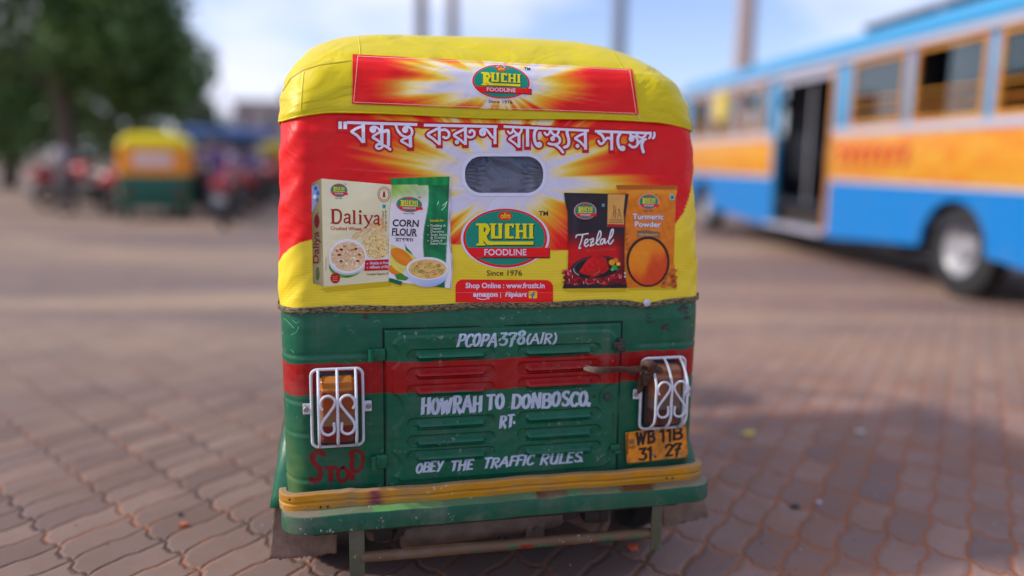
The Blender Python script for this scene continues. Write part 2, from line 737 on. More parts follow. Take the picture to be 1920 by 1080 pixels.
def sunburst(px, py, cx, cy, rl, rr, ru, rd, seed=0.0):
    dx, dy = px - cx, py - cy
    ax = np.where(dx < 0, dx / rl, dx / rr)
    ay = np.where(dy < 0, dy / ru, dy / rd)
    r = np.hypot(ax, ay)
    th = np.arctan2(dy, dx) + seed
    ray = 0.74 * cyc(_rt2, th) + 0.26 * cyc(_rt, th) - 0.5
    t = r - ray * 0.85 * np.clip(r * 1.3, 0, 1)
    col = cramp(t, [(0.0, WHITE), (0.36, WHITE), (0.50, (236, 214, 170)), (0.60, (240, 196, 104)), (0.74, (238, 148, 70)), (0.92, (226, 84, 44)), (1.10, RED)])
    # fine white streaks
    st = np.clip((cyc(_rt, th * 1.0 + 1.3) - 0.80) * 6, 0, 1) * np.clip(1.35 - r, 0, 1) * np.clip(r - 0.2, 0, 1) * 0.9
    return col * (1 - st[:, None]) + np.array([236., 214, 190]) * st[:, None]


def canvas_colour(px, py):
    c = sunburst(px, py, 948, 338, 270, 232, 165, 165)
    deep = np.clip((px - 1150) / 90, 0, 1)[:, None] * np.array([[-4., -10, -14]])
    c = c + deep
    edge = interp(px, [(480, 520), (522, 492), (530, 478), (545, 464), (562, 455), (584, 449), (640, 447), (850, 458), (1040, 470), (1120, 466), (1190, 455), (1240, 439), (1266, 420), (1282, 398), (1292, 370), (1297, 345), (1302, 300), (1320, 250)])
    a = np.clip((py - edge) / 1.6 + 0.5, 0, 1)
    ln = 0.5 + 0.5 * np.sin(2 * PI * (py - 0.0 * px + 3 * np.sin(px / 60.0)) / 5.2)
    fade = np.clip((py - edge - 8) / 40, 0, 1)
    sw = SWOOSH[None, :] - (ln * 15 * fade)[:, None] * np.array([[1., 1.0, 0.9]])
    return c * (1 - a[:, None]) + sw * a[:, None]


Z_CAN0, Z_CAN1 = 0.907, 1.474
zs = np.linspace(Z_CAN0, Z_CAN1, 176)
V = shell(zs, 0.006, 300, 22, 1.35, 8, 0.080, 0.11)
nr, nc = V.shape[:2]
# slack cloth: shallow sags and creases, real displacement along Y
Xg, Zg = V[..., 0], V[..., 2]
rearw = np.clip((0.66 - np.abs(Xg)) / 0.1, 0, 1)
sag = 0.0016 * np.sin(Xg * 9 + 1.0) * np.sin(Zg * 11) + 0.0012 * np.sin(Xg * 23 + Zg * 17) + 0.0008 * np.sin(Xg * 47 - Zg * 31 + 2)
crease = 0.0012 * np.exp(-((Zg - 1.453 + 0.003 * np.sin(Xg * 14)) / 0.009) ** 2)
side = np.clip((np.abs(Xg) - 0.55) / 0.08, 0, 1)
sidew = side * (0.0035 * np.sin(Zg * 38 + np.abs(Xg) * 60) + 0.0022 * np.sin(Zg * 83 - Xg * 90 + 1))
V[..., 1] -= 0.7 * sag * rearw + crease + sidew * 0.35
V[..., 0] += np.sign(Xg) * sidew * 0.5
# bottom hem sags a little, dips at the rivet
hem = np.clip(1 - (Zg - Z_CAN0) / 0.06, 0, 1)
V[..., 2] -= hem * (0.010 * np.exp(-((Xg - hit(1214, 568)[0]) / 0.05) ** 2) + 0.0025 * np.sin(Xg * 17) - 0.002)
P = V.reshape(-1, 3)
qx, qy = proj(P)
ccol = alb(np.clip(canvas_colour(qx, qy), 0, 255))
side_mask = (np.abs(P[:, 0]) > 0.645) & (P[:, 1] > 0.25)
ccol[side_mask & (P[:, 2] > 1.06)] = alb(RED)
ccol[side_mask & (P[:, 2] <= 1.06)] = alb(SWOOSH)
# window hole
wc = hit(945, 327, 0.055)
wl, wr_ = hit(870, 327, 0.055)[0], hit(1020, 327, 0.055)[0]
wt, wb = hit(945, 292, 0.065)[2], hit(945, 363, 0.055)[2]


def in_window(x, z, g=0.0):
    cx, hx = (wl + wr_) / 2, (wr_ - wl) / 2 - g
    cz, hz = (wt + wb) / 2, (wt - wb) / 2 - g
    zz = z - 0.0
    r = hz * 0.92
    dx = np.maximum(np.abs(x - cx) - (hx - r), 0)
    dz = np.maximum(np.abs(zz - cz) - (hz - r), 0)
    return np.hypot(dx, dz) < r


full = grid_faces(nr, nc)
can_full = BVHTree.FromPolygons(P.tolist(), full)
fc = np.array(full)
ctr = P[fc].mean(axis=1)
keep = ~(in_window(ctr[:, 0], ctr[:, 2], -0.001) & (ctr[:, 1] < 0.3))
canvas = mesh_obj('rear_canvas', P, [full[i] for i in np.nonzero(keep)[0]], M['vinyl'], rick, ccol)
canvas['label'] = 'printed red and yellow tarpaulin with a sunburst and product pictures'

# ---- yellow hood above
HP = [(1.462, .094, .645), (1.475, .094, .645), (1.50, .098, .642), (1.53, .105, .636), (1.56, .114, .628), (1.59, .126, .617), (1.612, .142, .603), (1.622, .158, .594),
      (1.648, .19, .578), (1.674, .235, .556), (1.700, .285, .526), (1.721, .335, .490), (1.735, .39, .445), (1.743, .45, .385), (1.748, .55, .28), (1.750, .8, .10)]
HP = np.array(HP)
tt = np.linspace(0, 1, 60)
s0 = np.linspace(0, 1, len(HP))
prof = np.column_stack([np.interp(tt, s0, HP[:, k]) for k in range(3)])
rows = []
for k, (z, y, w) in enumerate(prof):
    u = min(1, max(0, (z - 1.47) / 0.24))
    rx = min(w * 0.8, 0.080 + 0.10 * u)
    ry = 0.11 + 0.12 * u
    p = plan(w + 0.0085, y - 0.0105, rx, ry, 90, 20, 1.75, 8, 0.014)
    rows.append(np.column_stack([p, np.full(len(p), z)]))
HV = np.array(rows)
# cloth over a frame: crease line, pulls, droop
Xg, Yg, Zg = HV[..., 0], HV[..., 1], HV[..., 2]
HV[..., 2] += 0.004 * np.sin(Xg * 7 + 0.5) * np.clip((Zg - 1.6) / 0.08, 0, 1)
HV[..., 1] -= 0.0009 * np.sin(Xg * 21 + Zg * 30) + 0.0005 * np.sin(Xg * 43 - Zg * 50)
droop = np.clip((np.abs(Xg) - 0.50) / 0.14, 0, 1) ** 1.5 * 0.022 + np.clip(Yg - .25, 0, .2) * 0.1
HV[..., 2] -= np.clip(1 - (Zg - 1.462) / 0.05, 0, 1) * (0.003 * np.sin(Xg * 9 + 2) + droop)
hc = np.abs(Xg) > 0.50
HV[..., 0] += np.sign(Xg) * hc * 0.002 * np.sin(Zg * 90 + Yg * 20)
HPn = HV.reshape(-1, 3)
hcol = np.tile(alb((198, 184, 64)), (len(HPn), 1))
hood_n, hood_m = HV.shape[:2]
hfaces = grid_faces(hood_n, hood_m)
top = list(range((hood_n - 1) * hood_m, hood_n * hood_m))
for i in range(hood_m // 2 - 1):
    hfaces.append((top[i], top[i + 1], top[hood_m - 2 - i], top[hood_m - 1 - i]))
hood = mesh_obj('hood_cover', HPn, hfaces, M['vinyl_yellow'], rick, hcol)
hood['label'] = 'bright yellow canvas roof cover'
hood_b = bvh_of(hood)

# ---- printed strip sewn on the hood
LOGO_C = (350., 578.)
TEAL, LRED, LYEL, BLK = alb((20, 132, 118)), alb((214, 30, 38)), alb((232, 214, 60)), alb((26, 28, 34))
INKW = alb((210, 214, 248))


def logo(d, cx, cy, s, z, sk=0.0, sy=None, detail=2, tm=True, since=True, rim=True):
    """the oval trademark; drawn on a 536 unit wide oval, s = photo pixels per unit"""
    sy = sy or s

    def q(pts):
        return [(cx + (x - LOGO_C[0]) * s, cy + (y - LOGO_C[1]) * sy + sk * (x - LOGO_C[0]) * s) for x, y in pts]

    def e(x, y, rx, ry, c, zz):
        (px, py), = q([(x, y)])
        d.ell(px, py, rx * s, ry * sy, c, zz, 60 if detail > 1 else 32, 0, sk)

    dz = 0.00036
    if rim: e(350, 578, 272, 186, INKW, z)
    e(350, 578, 258, 181, LRED, z + dz)
    e(350, 576, 244, 168, TEAL, z + 2 * dz)
    e(350, 443, 43, 25, alb((222, 48, 36)), z + 3 * dz)
    strip = [(112, 637), (620, 637), (620, 695), (170, 695), (140, 667)]
    if detail > 1: d.poly(q([(x + 5, y + 7) for x, y in strip[1:4]] + [(600, 640)]), alb((70, 20, 22)), z + 2.6 * dz)
    d.poly(q(strip), LRED, z + 3 * dz)

    def letters(ox, oy, c, zz):
        def st(p, w):
            d.line(q([(x + ox, y + oy) for x, y in p]), w * s, c, zz, False)
        st([(203, 490), (203, 620)], 30); st([(172, 494), (236, 494)], 13); st([(174, 617), (228, 617)], 12)
        st([(214, 498), (236, 503), (246, 524), (234, 549), (214, 556)], 24)
        st([(218, 552), (232, 592), (246, 608), (272, 609)], 24); st([(245, 609), (523, 609)], 20)
        st([(275, 490), (275, 578)], 25); st([(320, 490), (320, 580)], 21); st([(265, 573), (328, 573)], 15); st([(255, 492), (296, 492)], 9); st([(305, 492), (334, 492)], 9)
        st([(362, 492), (362, 580)], 27); st([(352, 496), (402, 496)], 14); st([(352, 574), (402, 574)], 14); st([(397, 490), (397, 514)], 12)
        st([(426, 490), (426, 580)], 20); st([(470, 490), (470, 580)], 20); st([(426, 536), (470, 536)], 13)
        for x in (426, 470, 509):
            st([(x - 16, 493), (x + 16, 493)], 8); st([(x - 16, 577), (x + 16, 577)], 8)
        st([(509, 490), (509, 580)], 22)
    if detail > 1: letters(5, 6, alb((30, 34, 30)), z + 3.4 * dz)
    letters(0, 0, LYEL, z + 4 * dz)
    (tx, ty), = q([(222, 683)])
    d.text('FOODLINE', tx, ty, 38 * sy, INKW, z + 4 * dz, 258 * s, sk, 0, 0.012 if detail > 1 else 0.02)
    if detail > 1:
        (tx, ty), = q([(322, 456)])
        d.text('ofm', tx, ty, 34 * sy, LYEL, z + 4.4 * dz, 58 * s, sk, 0, 0.01)
    if tm:
        (tx, ty), = q([(557, 441)] if detail > 1 else [(520, 420)])
        d.text('TM', tx, ty, 29 * sy, BLK, z + dz, 56 * s, sk, 0, 0.012)
    if since:
        (tx, ty), = q([(237, 808)])
        d.text('Since 1976', tx, ty, 33 * sy, BLK, z + dz, 216 * s, sk, 0, 0.006)


d = Decal()


def strip_col(u, v, px, py):
    c = sunburst(px, py, 938, 160, 235, 235, 75, 62, 0.55)
    m = np.clip((np.abs(px - 930) - 165) / 90, 0, 1)[:, None]
    return alb(np.clip(c * (1 - m) + np.array([204., 34, 44]) * m, 0, 255))


d.ruled([(661, 103), (661, 150), (660, 195)], [(1185, 131), (1191, 170), (1197, 215)], strip_col, 0.0016, 150, 30)
strip = d.finish('printed_strip', hood_b, M['print'], hood, 0.0012)
strip_b = bvh_of(strip)
d = Decal()
logo(d, 939, 154.5, 0.2085, 0.0, 0.045, 0.172)
strip_logo = d.finish('printed_logo', hood_b, M['print'], hood, 0.0034)
d = Decal()
th = alb((226, 196, 190))
for a, b in (((671, 106), (663, 192)), ((663, 192), (1190, 213)), ((1180, 133), (1192, 213)), ((671, 107), (1180, 133))):
    n = 40
    pts = np.column_stack([np.linspace(a[0], b[0], n), np.linspace(a[1], b[1], n)])
    d.line(pts, 0.9, th, 0.0, False)
d.line([(1195, 213), (1198, 222), (1206, 230), (1208, 237)], 0.8, th, 0.0006, False)
d.finish('seam_stitching', hood_b, M['print'], hood, 0.0036)
# seams of the yellow cover
d = Decal()
sy_ = alb((236, 222, 96)); sd_ = alb((150, 134, 20))
for pts in ([(672, 70), (674, 88), (675, 104)], [(1148, 98), (1158, 114), (1168, 130)], [(569, 134), (566, 165), (563, 208)]):
    ds = Decal()
    ds.line(pts, 1.8, sy_, 0, False)
    ds.line([(x + 1.2, y) for x, y in pts], 0.8, sd_, 0.0004, False)
    ds.finish('cover_seam', hood_b, M['print'], hood, 0.0008)
d.line([(528, 175), (545, 147), (568, 132), (600, 122), (659, 114)], 1.6, sd_, 0, False)
d.finish('cover_crease', hood_b, M['print'], hood, 0.0008)
# rolled hem where the yellow cover ends over the red canvas
hm = MB()
p = plan(.645 + .0090, .094 - .0110, .08, .11, 60, 16, 1.7, 8, 0.014)
hm.tube([(x, y, 1.4625 - 0.003 * math.sin(x * 9 + 2) - max(0, min(1, (abs(x) - .50) / .14)) ** 1.5 * .022 - max(0, min(.2, y - .25)) * .1) for x, y in p], 0.0026, 8)
hm.c = [tuple(alb((198, 184, 64)))] * len(hm.v)
hm.build('hem', M['vinyl_yellow'], hood, color=True)

# ---- headline in Bengali script, traced stroke by stroke
KA = lambda pts: [(600 + x / 6.0, 205 + y / 6.0) for x, y in pts]


def arc(cx, cy, r, a0, a1, n=12, ry=None):
    ry = ry or r
    return [(cx + r * math.cos(math.radians(a0 + (a1 - a0) * k / n)), cy + ry * math.sin(math.radians(a0 + (a1 - a0) * k / n))) for k in range(n + 1)]


K1 = lambda pts: [(930 + x / 13.5, 222 + y / 13.5) for x, y in pts]
K2 = lambda pts: [(1030 + x / 15.43, 230 + y / 15.43) for x, y in pts]
K3 = lambda pts: [(1105 + x / 14.22, 235 + y / 14.22) for x, y in pts]
K4 = lambda pts: [(628 + x / 11.85, 222 + y / 11.85) for x, y in pts]
KS = {KA: 6.0, K1: 13.5, K2: 15.43, K3: 14.22, K4: 11.85}
HEAD = [
    (K4, [(116, 75), (118, 240)], 78), (K4, [(228, 78), (228, 242)], 78), (K4, [(270, 97), (1828, 142)], 62),
    (K4, [(628, 110), (634, 545)], 74), (K4, [(600, 185), (470, 232), (370, 298)], 58), (K4, [(370, 302), (500, 390), (615, 525)], 58),
    (K4, arc(842, 255, 36, -60, 290), 72), (K4, [(800, 215), (870, 188), (940, 215), (1005, 275)], 46), (K4, [(1040, 110), (1040, 600)], 74),
    (K4, [(1010, 305), (920, 350), (842, 418), (930, 478), (1010, 535)], 56), (K4, [(1075, 302), (1150, 275), (1186, 310), (1188, 590)], 68),
    (K4, [(1030, 575), (945, 582), (915, 630), (960, 672), (1030, 655), (1060, 605)], 54), (K4, [(1060, 602), (1150, 632), (1225, 690)], 58),
    (K4, [(1352, 165), (1400, 280), (1490, 380), (1600, 418), (1690, 380), (1715, 300), (1680, 222), (1600, 192), (1540, 212)], 54), (K4, arc(1560, 260, 34, 0, 350), 68),
    (K4, [(1672, 400), (1680, 645)], 72), (K4, [(1660, 425), (1550, 452), (1472, 500), (1560, 558), (1660, 615)], 48),
    (KA, [(1168, 180), (1995, 198)], 31),
    (KA, [(1342, 190), (1342, 402)], 32), (KA, [(1336, 215), (1278, 242), (1212, 285), (1270, 330), (1336, 388)], 28),
    (KA, [(1352, 240), (1405, 232), (1445, 258), (1450, 300), (1420, 325), (1388, 312)], 28),
    (KA, [(1635, 198), (1635, 400)], 32), (KA, [(1628, 225), (1575, 250), (1508, 292), (1565, 335), (1628, 388)], 28),
    (KA, arc(1540, 370, 12, 0, 350), 26), (KA, [(1645, 300), (1690, 318), (1730, 300), (1735, 258), (1705, 238), (1680, 252)], 26), (KA, [(1680, 252), (1690, 272)], 26),
    (KA, arc(1828, 265, 22, -60, 290), 34), (KA, [(1800, 250), (1818, 230), (1850, 222), (1885, 245), (1930, 305), (1972, 335)], 26),
    (KA, [(1968, 200), (1968, 392)], 32),
    (K1, [(190, 212), (2345, 316)], 62),
    (K1, [(297, 335), (345, 385), (405, 355), (430, 285), (432, 235)], 52), (K1, [(430, 300), (500, 372), (578, 425)], 56), (K1, [(638, 250), (640, 320), (592, 392)], 58),
    (K1, [(578, 392), (580, 738)], 72), (K1, [(568, 408), (440, 455), (335, 522)], 56), (K1, [(335, 535), (450, 615), (560, 715)], 54),
    (K1, [(795, 230), (795, 714)], 80),
    (K1, [(1040, 250), (982, 340), (965, 450), (980, 580), (1030, 680), (1085, 712)], 74), (K1, arc(1090, 670, 37, 0, 350), 74),
    (K1, [(1225, 370), (1280, 425), (1335, 390), (1365, 310), (1367, 255)], 52), (K1, [(1365, 305), (1430, 392), (1510, 442)], 56), (K1, [(1570, 280), (1580, 350), (1530, 425)], 58),
    (K1, [(1505, 435), (1450, 470), (1425, 505)], 56), (K1, arc(1428, 518, 30, 0, 350), 60),
    (K1, [(1530, 432), (1600, 500), (1612, 580), (1560, 645), (1450, 662), (1325, 640)], 60), (K1, [(1490, 672), (1600, 750), (1690, 860)], 66),
    (K2, [(508, 240), (512, 330), (548, 450), (560, 580), (520, 680), (432, 712)], 84),
    (K2, [(1035, 250), (1042, 780)], 84), (K2, [(1000, 325), (870, 375), (748, 448)], 66), (K2, [(748, 470), (880, 555), (1020, 695)], 66), (K2, arc(810, 675, 28, 0, 350), 58),
    (K3, [(145, 163), (1640, 218)], 66),
    (K3, [(235, 205), (330, 272), (390, 380)], 66), (K3, [(238, 425), (290, 498), (360, 470), (420, 390), (480, 340), (560, 362)], 62), (K3, [(592, 205), (592, 664)], 74),
    (K3, [(812, 225), (760, 330), (755, 450), (790, 580), (850, 645)], 74), (K3, arc(885, 615, 36, 0, 350), 72),
    (K3, [(1092, 225), (1100, 300)], 62), (K3, arc(1120, 365, 38, 0, 350), 76), (K3, [(1130, 292), (1220, 312), (1280, 392), (1268, 490)], 54),
    (K3, [(1062, 522), (1140, 580), (1230, 568), (1300, 490), (1380, 402), (1500, 372)], 60), (K3, [(1252, 252), (1320, 318), (1420, 328), (1488, 272), (1490, 222)], 54),
    (K3, [(1442, 392), (1395, 500), (1402, 600), (1435, 715)], 74),
    (K3, [(1625, 200), (1628, 290), (1592, 345)], 54), (K3, [(1725, 200), (1730, 290), (1692, 350)], 54),
]


def smooth_line(pts, k=6):
    P = np.array(pts, float)
    if len(P) < 3: return P
    out = []
    Q = np.vstack([2 * P[0] - P[1], P, 2 * P[-1] - P[-2]])
    for i in range(1, len(Q) - 2):
        a, b, c, e = Q[i - 1], Q[i], Q[i + 1], Q[i + 2]
        for t in np.linspace(0, 1, k, endpoint=False):
            out.append(0.5 * ((2 * b) + (-a + c) * t + (2 * a - 5 * b + 4 * c - e) * t * t + (-a + 3 * b - 3 * c + e) * t ** 3))
    out.append(P[-1])
    return np.array(out)


d = Decal()
OUT = alb((176, 22, 38)); HW = alb((214, 218, 255))
for k, (fn, pts, w) in enumerate(HEAD):
    pp = smooth_line(fn(pts))
    sc = KS[fn]
    straight = len(pts) == 2
    d.line(pp, w / sc + 7.2, OUT, 0.0 + 2.5e-5 * (k % 9), not straight)
    if straight:
        for (x, y) in pp[[0, -1]]:
            h = (w / sc + 7.2) / 2
            d.poly([(x - h, y - h), (x + h, y - h), (x + h, y + h), (x - h, y + h)], OUT, 0.0003 + 2.5e-5 * (k % 9))
    d.line(pp, w / sc, HW, 0.0007 + 2.5e-5 * (k % 9), not straight)
d.finish('headline_lettering', can_full, M['print'], canvas, 0.0011, 4)

# ---- rear window: crinkled clear plastic behind an oval cut-out
def stadium(cx, cy, hx, hy, r, n=12, wob=0.0):
    pts = []
    for sx, sy, a0 in ((1, -1, -90), (1, 1, 0), (-1, 1, 90), (-1, -1, 180)):
        for k in range(n + 1):
            a = math.radians(a0 + 90 * k / n)
            pts.append((cx + sx * (hx - r) + r * math.cos(a), cy + sy * (hy - r) + r * math.sin(a)))
    return pts


m, n, b = new_mat('crinkled_clear_plastic')
v = objvec(n)
b.inputs['Roughness'].default_value = 0.12
b.inputs['Base Color'].default_value = (0.070, 0.095, 0.165, 1)
b.inputs['Specular IOR Level'].default_value = 0.6
wv_ = nd(n, 'ShaderNodeTexWave', Scale=3.5, Distortion=10.0, Detail=1.5)
wv_.inputs['Detail Scale'].default_value = 2.0
n.links.new(objvec(n, (1.0, 1, 1.8)), wv_.inputs['Vector'])
bump(n, b, wv_.outputs['Fac'], 0.6, 0.02)
tr = n.nodes.new('ShaderNodeBsdfTransparent')
tr.inputs['Color'].default_value = (0.42, 0.5, 0.66, 1)
mxs = n.nodes.new('ShaderNodeMixShader')
mxs.inputs['Fac'].default_value = 0.70
n.links.new(tr.outputs[0], mxs.inputs[1]); n.links.new(b.outputs[0], mxs.inputs[2])
n.links.new(mxs.outputs[0], n.nodes['Material Output'].inputs['Surface'])
M['plastic'] = m

ux, uz = np.linspace(wl - 0.012, wr_ + 0.012, 130), np.linspace(wb - 0.012, wt + 0.012, 70)
XX, ZZ = np.meshgrid(ux, uz)
hx, hz = (wr_ - wl) / 2, (wt - wb) / 2
a = (XX - (wl + wr_) / 2) / hx; c = (ZZ - (wb + wt) / 2) / hz
fan = np.arctan2(c, np.abs(a) - 1.6)
rip = 0.0030 * np.sin(26 * np.arctan2(c, 1.55 - np.abs(a)) + 3 * a) * np.clip((np.abs(a) - 0.35) / 0.4, 0, 1)
rip += 0.0018 * np.sin(60 * a + 9 * np.sin(5 * c) + 14 * c * c) * np.clip(1 - np.abs(a - 0.1) / 0.6, 0, 1) * np.clip((0.5 - c), 0, 1)
YY = np.interp(ZZ, [r[0] for r in L_TAB], [r[1] for r in L_TAB]) + 0.002 + rip + 0.012 * (XX / .65) ** 2
PV = np.stack([XX, YY, ZZ], -1).reshape(-1, 3)
pf = [f for f in grid_faces(70, 130) if in_window(*[float(q) for q in PV[list(f)].mean(axis=0)[[0, 2]]], -0.010)]
pane = mesh_obj('window_pane', PV, pf, M['plastic'], canvas)
# printed white rim round the cut-out
d = Decal()
d.line(stadium(945, 327.5, 76.5, 37.5, 34, 14), 6.5, INKW, 0, False, closed=True)
d.finish('window_rim', can_full, M['print'], canvas, 0.0012)
d = Decal()
stc = alb((226, 222, 232)); sts = alb((192, 186, 204))
for o_, c_ in ((0, stc),):
    for a, b_ in (((860, 284), (1029, 288)), ((1029, 288), (1027, 374)), ((1027, 374), (858, 372)), ((858, 372), (860, 284))):
        pts = np.column_stack([np.linspace(a[0], b_[0], 24), np.linspace(a[1], b_[1], 24) + o_])
        d.line(pts, 0.8, c_, 0.0001 * o_, False)
d.line([(1027, 278), (1025, 290), (1029, 300), (1024, 312)], 1.0, stc, 0.0004, False)
d.finish('window_stitching', can_full, M['print'], canvas, 0.0006)

# ---- large trademark and web-shop badge
d = Decal()
logo(d, 947, 446.5, 0.3055, 0.0, -0.002)
d.finish('printed_logo', can_full, M['print'], canvas, 0.0009)

d = Decal()
BR = alb((214, 24, 32))
bp = [(854, 567), (854, 552)] + [(854 + 14 - 14 * math.cos(t), 538 - 14 * math.sin(t) + 0) for t in np.linspace(0, PI / 2, 8)] + [(1023 + 14 * math.sin(t), 525 + 14 - 14 * math.cos(t)) for t in np.linspace(0, PI / 2, 8)] + [(1037, 567)]
d.poly(bp, BR, 0.0)
d.text('Shop Online : www.frozit.in', 873, 540, 9.6, INKW, 0.0003, 148, 0.0, 0, 0.022)
d.text('amazon', 887, 556, 8.8, INKW, 0.0003, 46, 0.0, 0, 0.034)
d.line(smooth_line([(894, 558.5), (902, 561.2), (910, 561.0), (916, 558.2)]), 1.3, INKW, 0.0003)
d.line([(913, 557.6), (917, 557.6), (916, 561)], 1.1, INKW, 0.00034)
d.text('|', 938, 556, 8.4, INKW, 0.0003)
d.text('Flipkart', 947, 556, 8.4, INKW, 0.0003, 40, 0.0, 0.22, 0.03)
d.poly(stadium(999, 552.5, 8, 7, 2.5, 4), alb((236, 196, 60)), 0.0003)
d.line([(1002.5, 547.5), (999.5, 549), (997.5, 559)], 2.2, alb((40, 70, 190)), 0.0006)
d.line([(994, 553.2), (1002, 552.4)], 1.8, alb((40, 70, 190)), 0.0007)
d.line([(855, 548.5), (1036, 549)], 0.7, alb((236, 120, 120)), 0.0008, False)
d.finish('shop_badge', can_full, M['print'], canvas, 0.0009)

# ---- printed product pictures
def fbm2(x, y, seed=0, f=1.0, o=4):
    r = np.random.default_rng(seed)
    s = np.zeros_like(np.asarray(x, float)); a = 1.0
    for k in range(o):
        for _ in range(3):
            t = r.random() * 2 * PI; ph = r.random() * 7
            s = s + a * np.sin(f * (np.cos(t) * x + np.sin(t) * y) + ph) / 3
        a *= 0.6; f *= 2.1
    return s


def cell(x, y, seed, n):
    """nearest random speck: distance and id, on the unit disc"""
    r = np.random.default_rng(seed)
    p = r.random((n, 2)) * 2 - 1
    dd = (np.asarray(x)[..., None] - p[:, 0]) ** 2 + (np.asarray(y)[..., None] - p[:, 1]) ** 2
    i = dd.argmin(-1)
    return np.sqrt(dd.min(-1)), i


def specks(base, palette, seed, n, rad, var=10):
    r = np.random.default_rng(seed + 50)
    pal = np.array(palette, float)[r.integers(0, len(palette), n)]
    sh = r.random(n) * 2 - 1

    def fn(u, v):
        dd, i = cell(u, v, seed, n)
        c = np.array(base, float) + sh[i] * var
        if dd < rad * (0.6 + 0.6 * (r_[i])): c = pal[i]
        return alb(np.clip(c, 0, 255))
    r_ = r.random(n)
    return fn


# box of crushed wheat
d = Decal()
d.poly([(600, 541), (612, 548), (733, 536), (733, 524)], alb((190, 168, 62)), 0.0)
d.ruled([(584, 344), (587, 531)], [(602.5, 335), (607, 537.5)], lambda u, v, x, y: alb(np.clip(np.array([[168., 158, 128]]) - 40 * (1 - u)[:, None] * np.array([[1, 1, 1.1]]) + 8 * np.sin(v * 9)[:, None], 0, 255)), 0.0003, 8, 60)
d.ruled([(602.5, 335), (607, 537.5)], [(735, 346.5), (732, 527)], lambda u, v, x, y: alb(np.clip(np.array([[224., 220, 196]]) + (6 * np.sin(u * 3 + v * 4))[:, None] - 8 * v[:, None], 0, 255)), 0.0003, 40, 60)
d.poly([(584.5, 350), (596, 345), (599, 356), (595, 376), (589, 391), (585, 398)], alb((150, 165, 205)), 0.0005)
for x, y, c in ((592, 353, (60, 100, 190)), (596, 362, (70, 110, 190)), (590, 369, (225, 228, 240)), (588, 380, (180, 150, 190)), (595, 375, (80, 120, 170))):
    d.ell(x, y, 3.0, 4.4, alb(c), 0.0007 + 1e-5 * x % 3e-5, 12)
d.ell(594, 415, 5, 13, alb((120, 26, 40)), 0.0006, 24); d.line([(594, 402), (596, 399)], 2, alb((120, 26, 40)), 0.0006)
d.text('Daliya', 597.5, 494, 11.0, alb((112, 34, 44)), 0.0006, 60, 0, 0, 0.02, True)
d.line([(600, 492), (599, 440)], 0.8, alb((110, 90, 70)), 0.0006, False)
d.ell(595.5, 513, 3.6, 13, alb((34, 110, 70)), 0.0006, 20); d.line([(593, 521), (598, 503)], 1.2, alb((190, 40, 40)), 0.0008)
logo(d, 635.5, 357, 0.0605, 0.0006, 0.03, 0.07, 1)
# round grain badge
for r0, w in ((11.6, 0.9), (8.2, 0.6)):
    d.line([(720 + r0 * math.cos(t), 364.5 + r0 * 1.22 * math.sin(t)) for t in np.linspace(0, 2 * PI, 40, endpoint=False)], w, alb((150, 60, 50)), 0.0006, False, closed=True)
for k in range(20):
    t = 2 * PI * k / 20
    d.line([(720 + 9.1 * math.cos(t), 364.5 + 11.2 * math.sin(t)), (720 + 10.6 * math.cos(t), 364.5 + 13 * math.sin(t))], 1.1, alb((140, 60, 50)), 0.00063, False)
d.poly([(720, 357), (722, 361), (722.5, 370), (717.5, 370), (718, 361)], alb((150, 50, 40)), 0.0006)
d.poly([(717, 383), (723.5, 383.3), (723.3, 391), (716.8, 390.6)], alb((90, 180, 190)), 0.0006); d.ell(720.2, 387, 1.7, 1.9, alb((30, 90, 110)), 0.0009, 10)
d.text('Vacuum Packed', 719.5, 434, 3.6, alb((60, 50, 46)), 0.0006, 38, 0, 0, 0.01, True)
d.text('for longer shelf life', 724.5, 434, 3.2, alb((60, 50, 46)), 0.0006, 40, 0, 0, 0.01, True)
# wheat ears behind the bowls
wh = np.random.default_rng(3)
for k in range(150):
    x, y = 656 + 62 * wh.random(), 452 - 42 * wh.random()
    if y < 445 - (x - 656) * 0.62: continue
    a = -0.9 + 0.5 * wh.random(); l = 6 + 7 * wh.random()
    cc = np.array([226., 172, 122]) + wh.normal(0, 12, 3)
    d.line([(x, y), (x + l * math.cos(a), y + l * math.sin(a))], [0.6, 2.0] if k % 2 else [1.8, 0.5], alb(np.clip(cc, 0, 255)), 0.0006 + 1e-5 * (k % 20), False)
MAR = alb((150, 28, 34))
# title: slab letters with serifs
def st(p, w, z=0.0012, c=MAR, cap=False, d_=None):
    (d_ or d).line(p, w, c, z, cap)
st([(624, 393), (624.6, 419)], 4.6); st([(619.5, 392.8), (630, 393.2)], 1.5, .00124); st([(619.5, 418.4), (630, 418.8)], 1.5, .00124)
st(smooth_line([(626, 393.4), (634, 394), (639, 400), (638.6, 412), (633.5, 418), (626, 418.6)]), [1.6, 2.6, 3.4, 3.8, 4.2, 4.4, 4.6, 4.7, 4.7, 4.6, 4.4, 4.2, 3.9, 3.5, 3, 2.6, 2.3, 2.1, 2, 1.9, 1.8, 1.7, 1.6, 1.6, 1.6, 1.6, 1.6, 1.6, 1.6, 1.6, 1.6][:31] if False else 3.6, .00128)
st(smooth_line([(646, 404.5), (650, 401.8), (655, 403.5), (655.4, 409), (655.4, 418), (658, 418.8)]), 3.4); st(smooth_line([(655, 408.6), (648, 410), (645.6, 414), (648.5, 418), (655, 415)]), 2.8, .00126)
st([(664, 394.5), (664.2, 419.6)], 4.0); st([(660.5, 395), (664, 394.6)], 1.4, .00124); st([(660.4, 419.2), (668, 419.6)], 1.4, .00124)
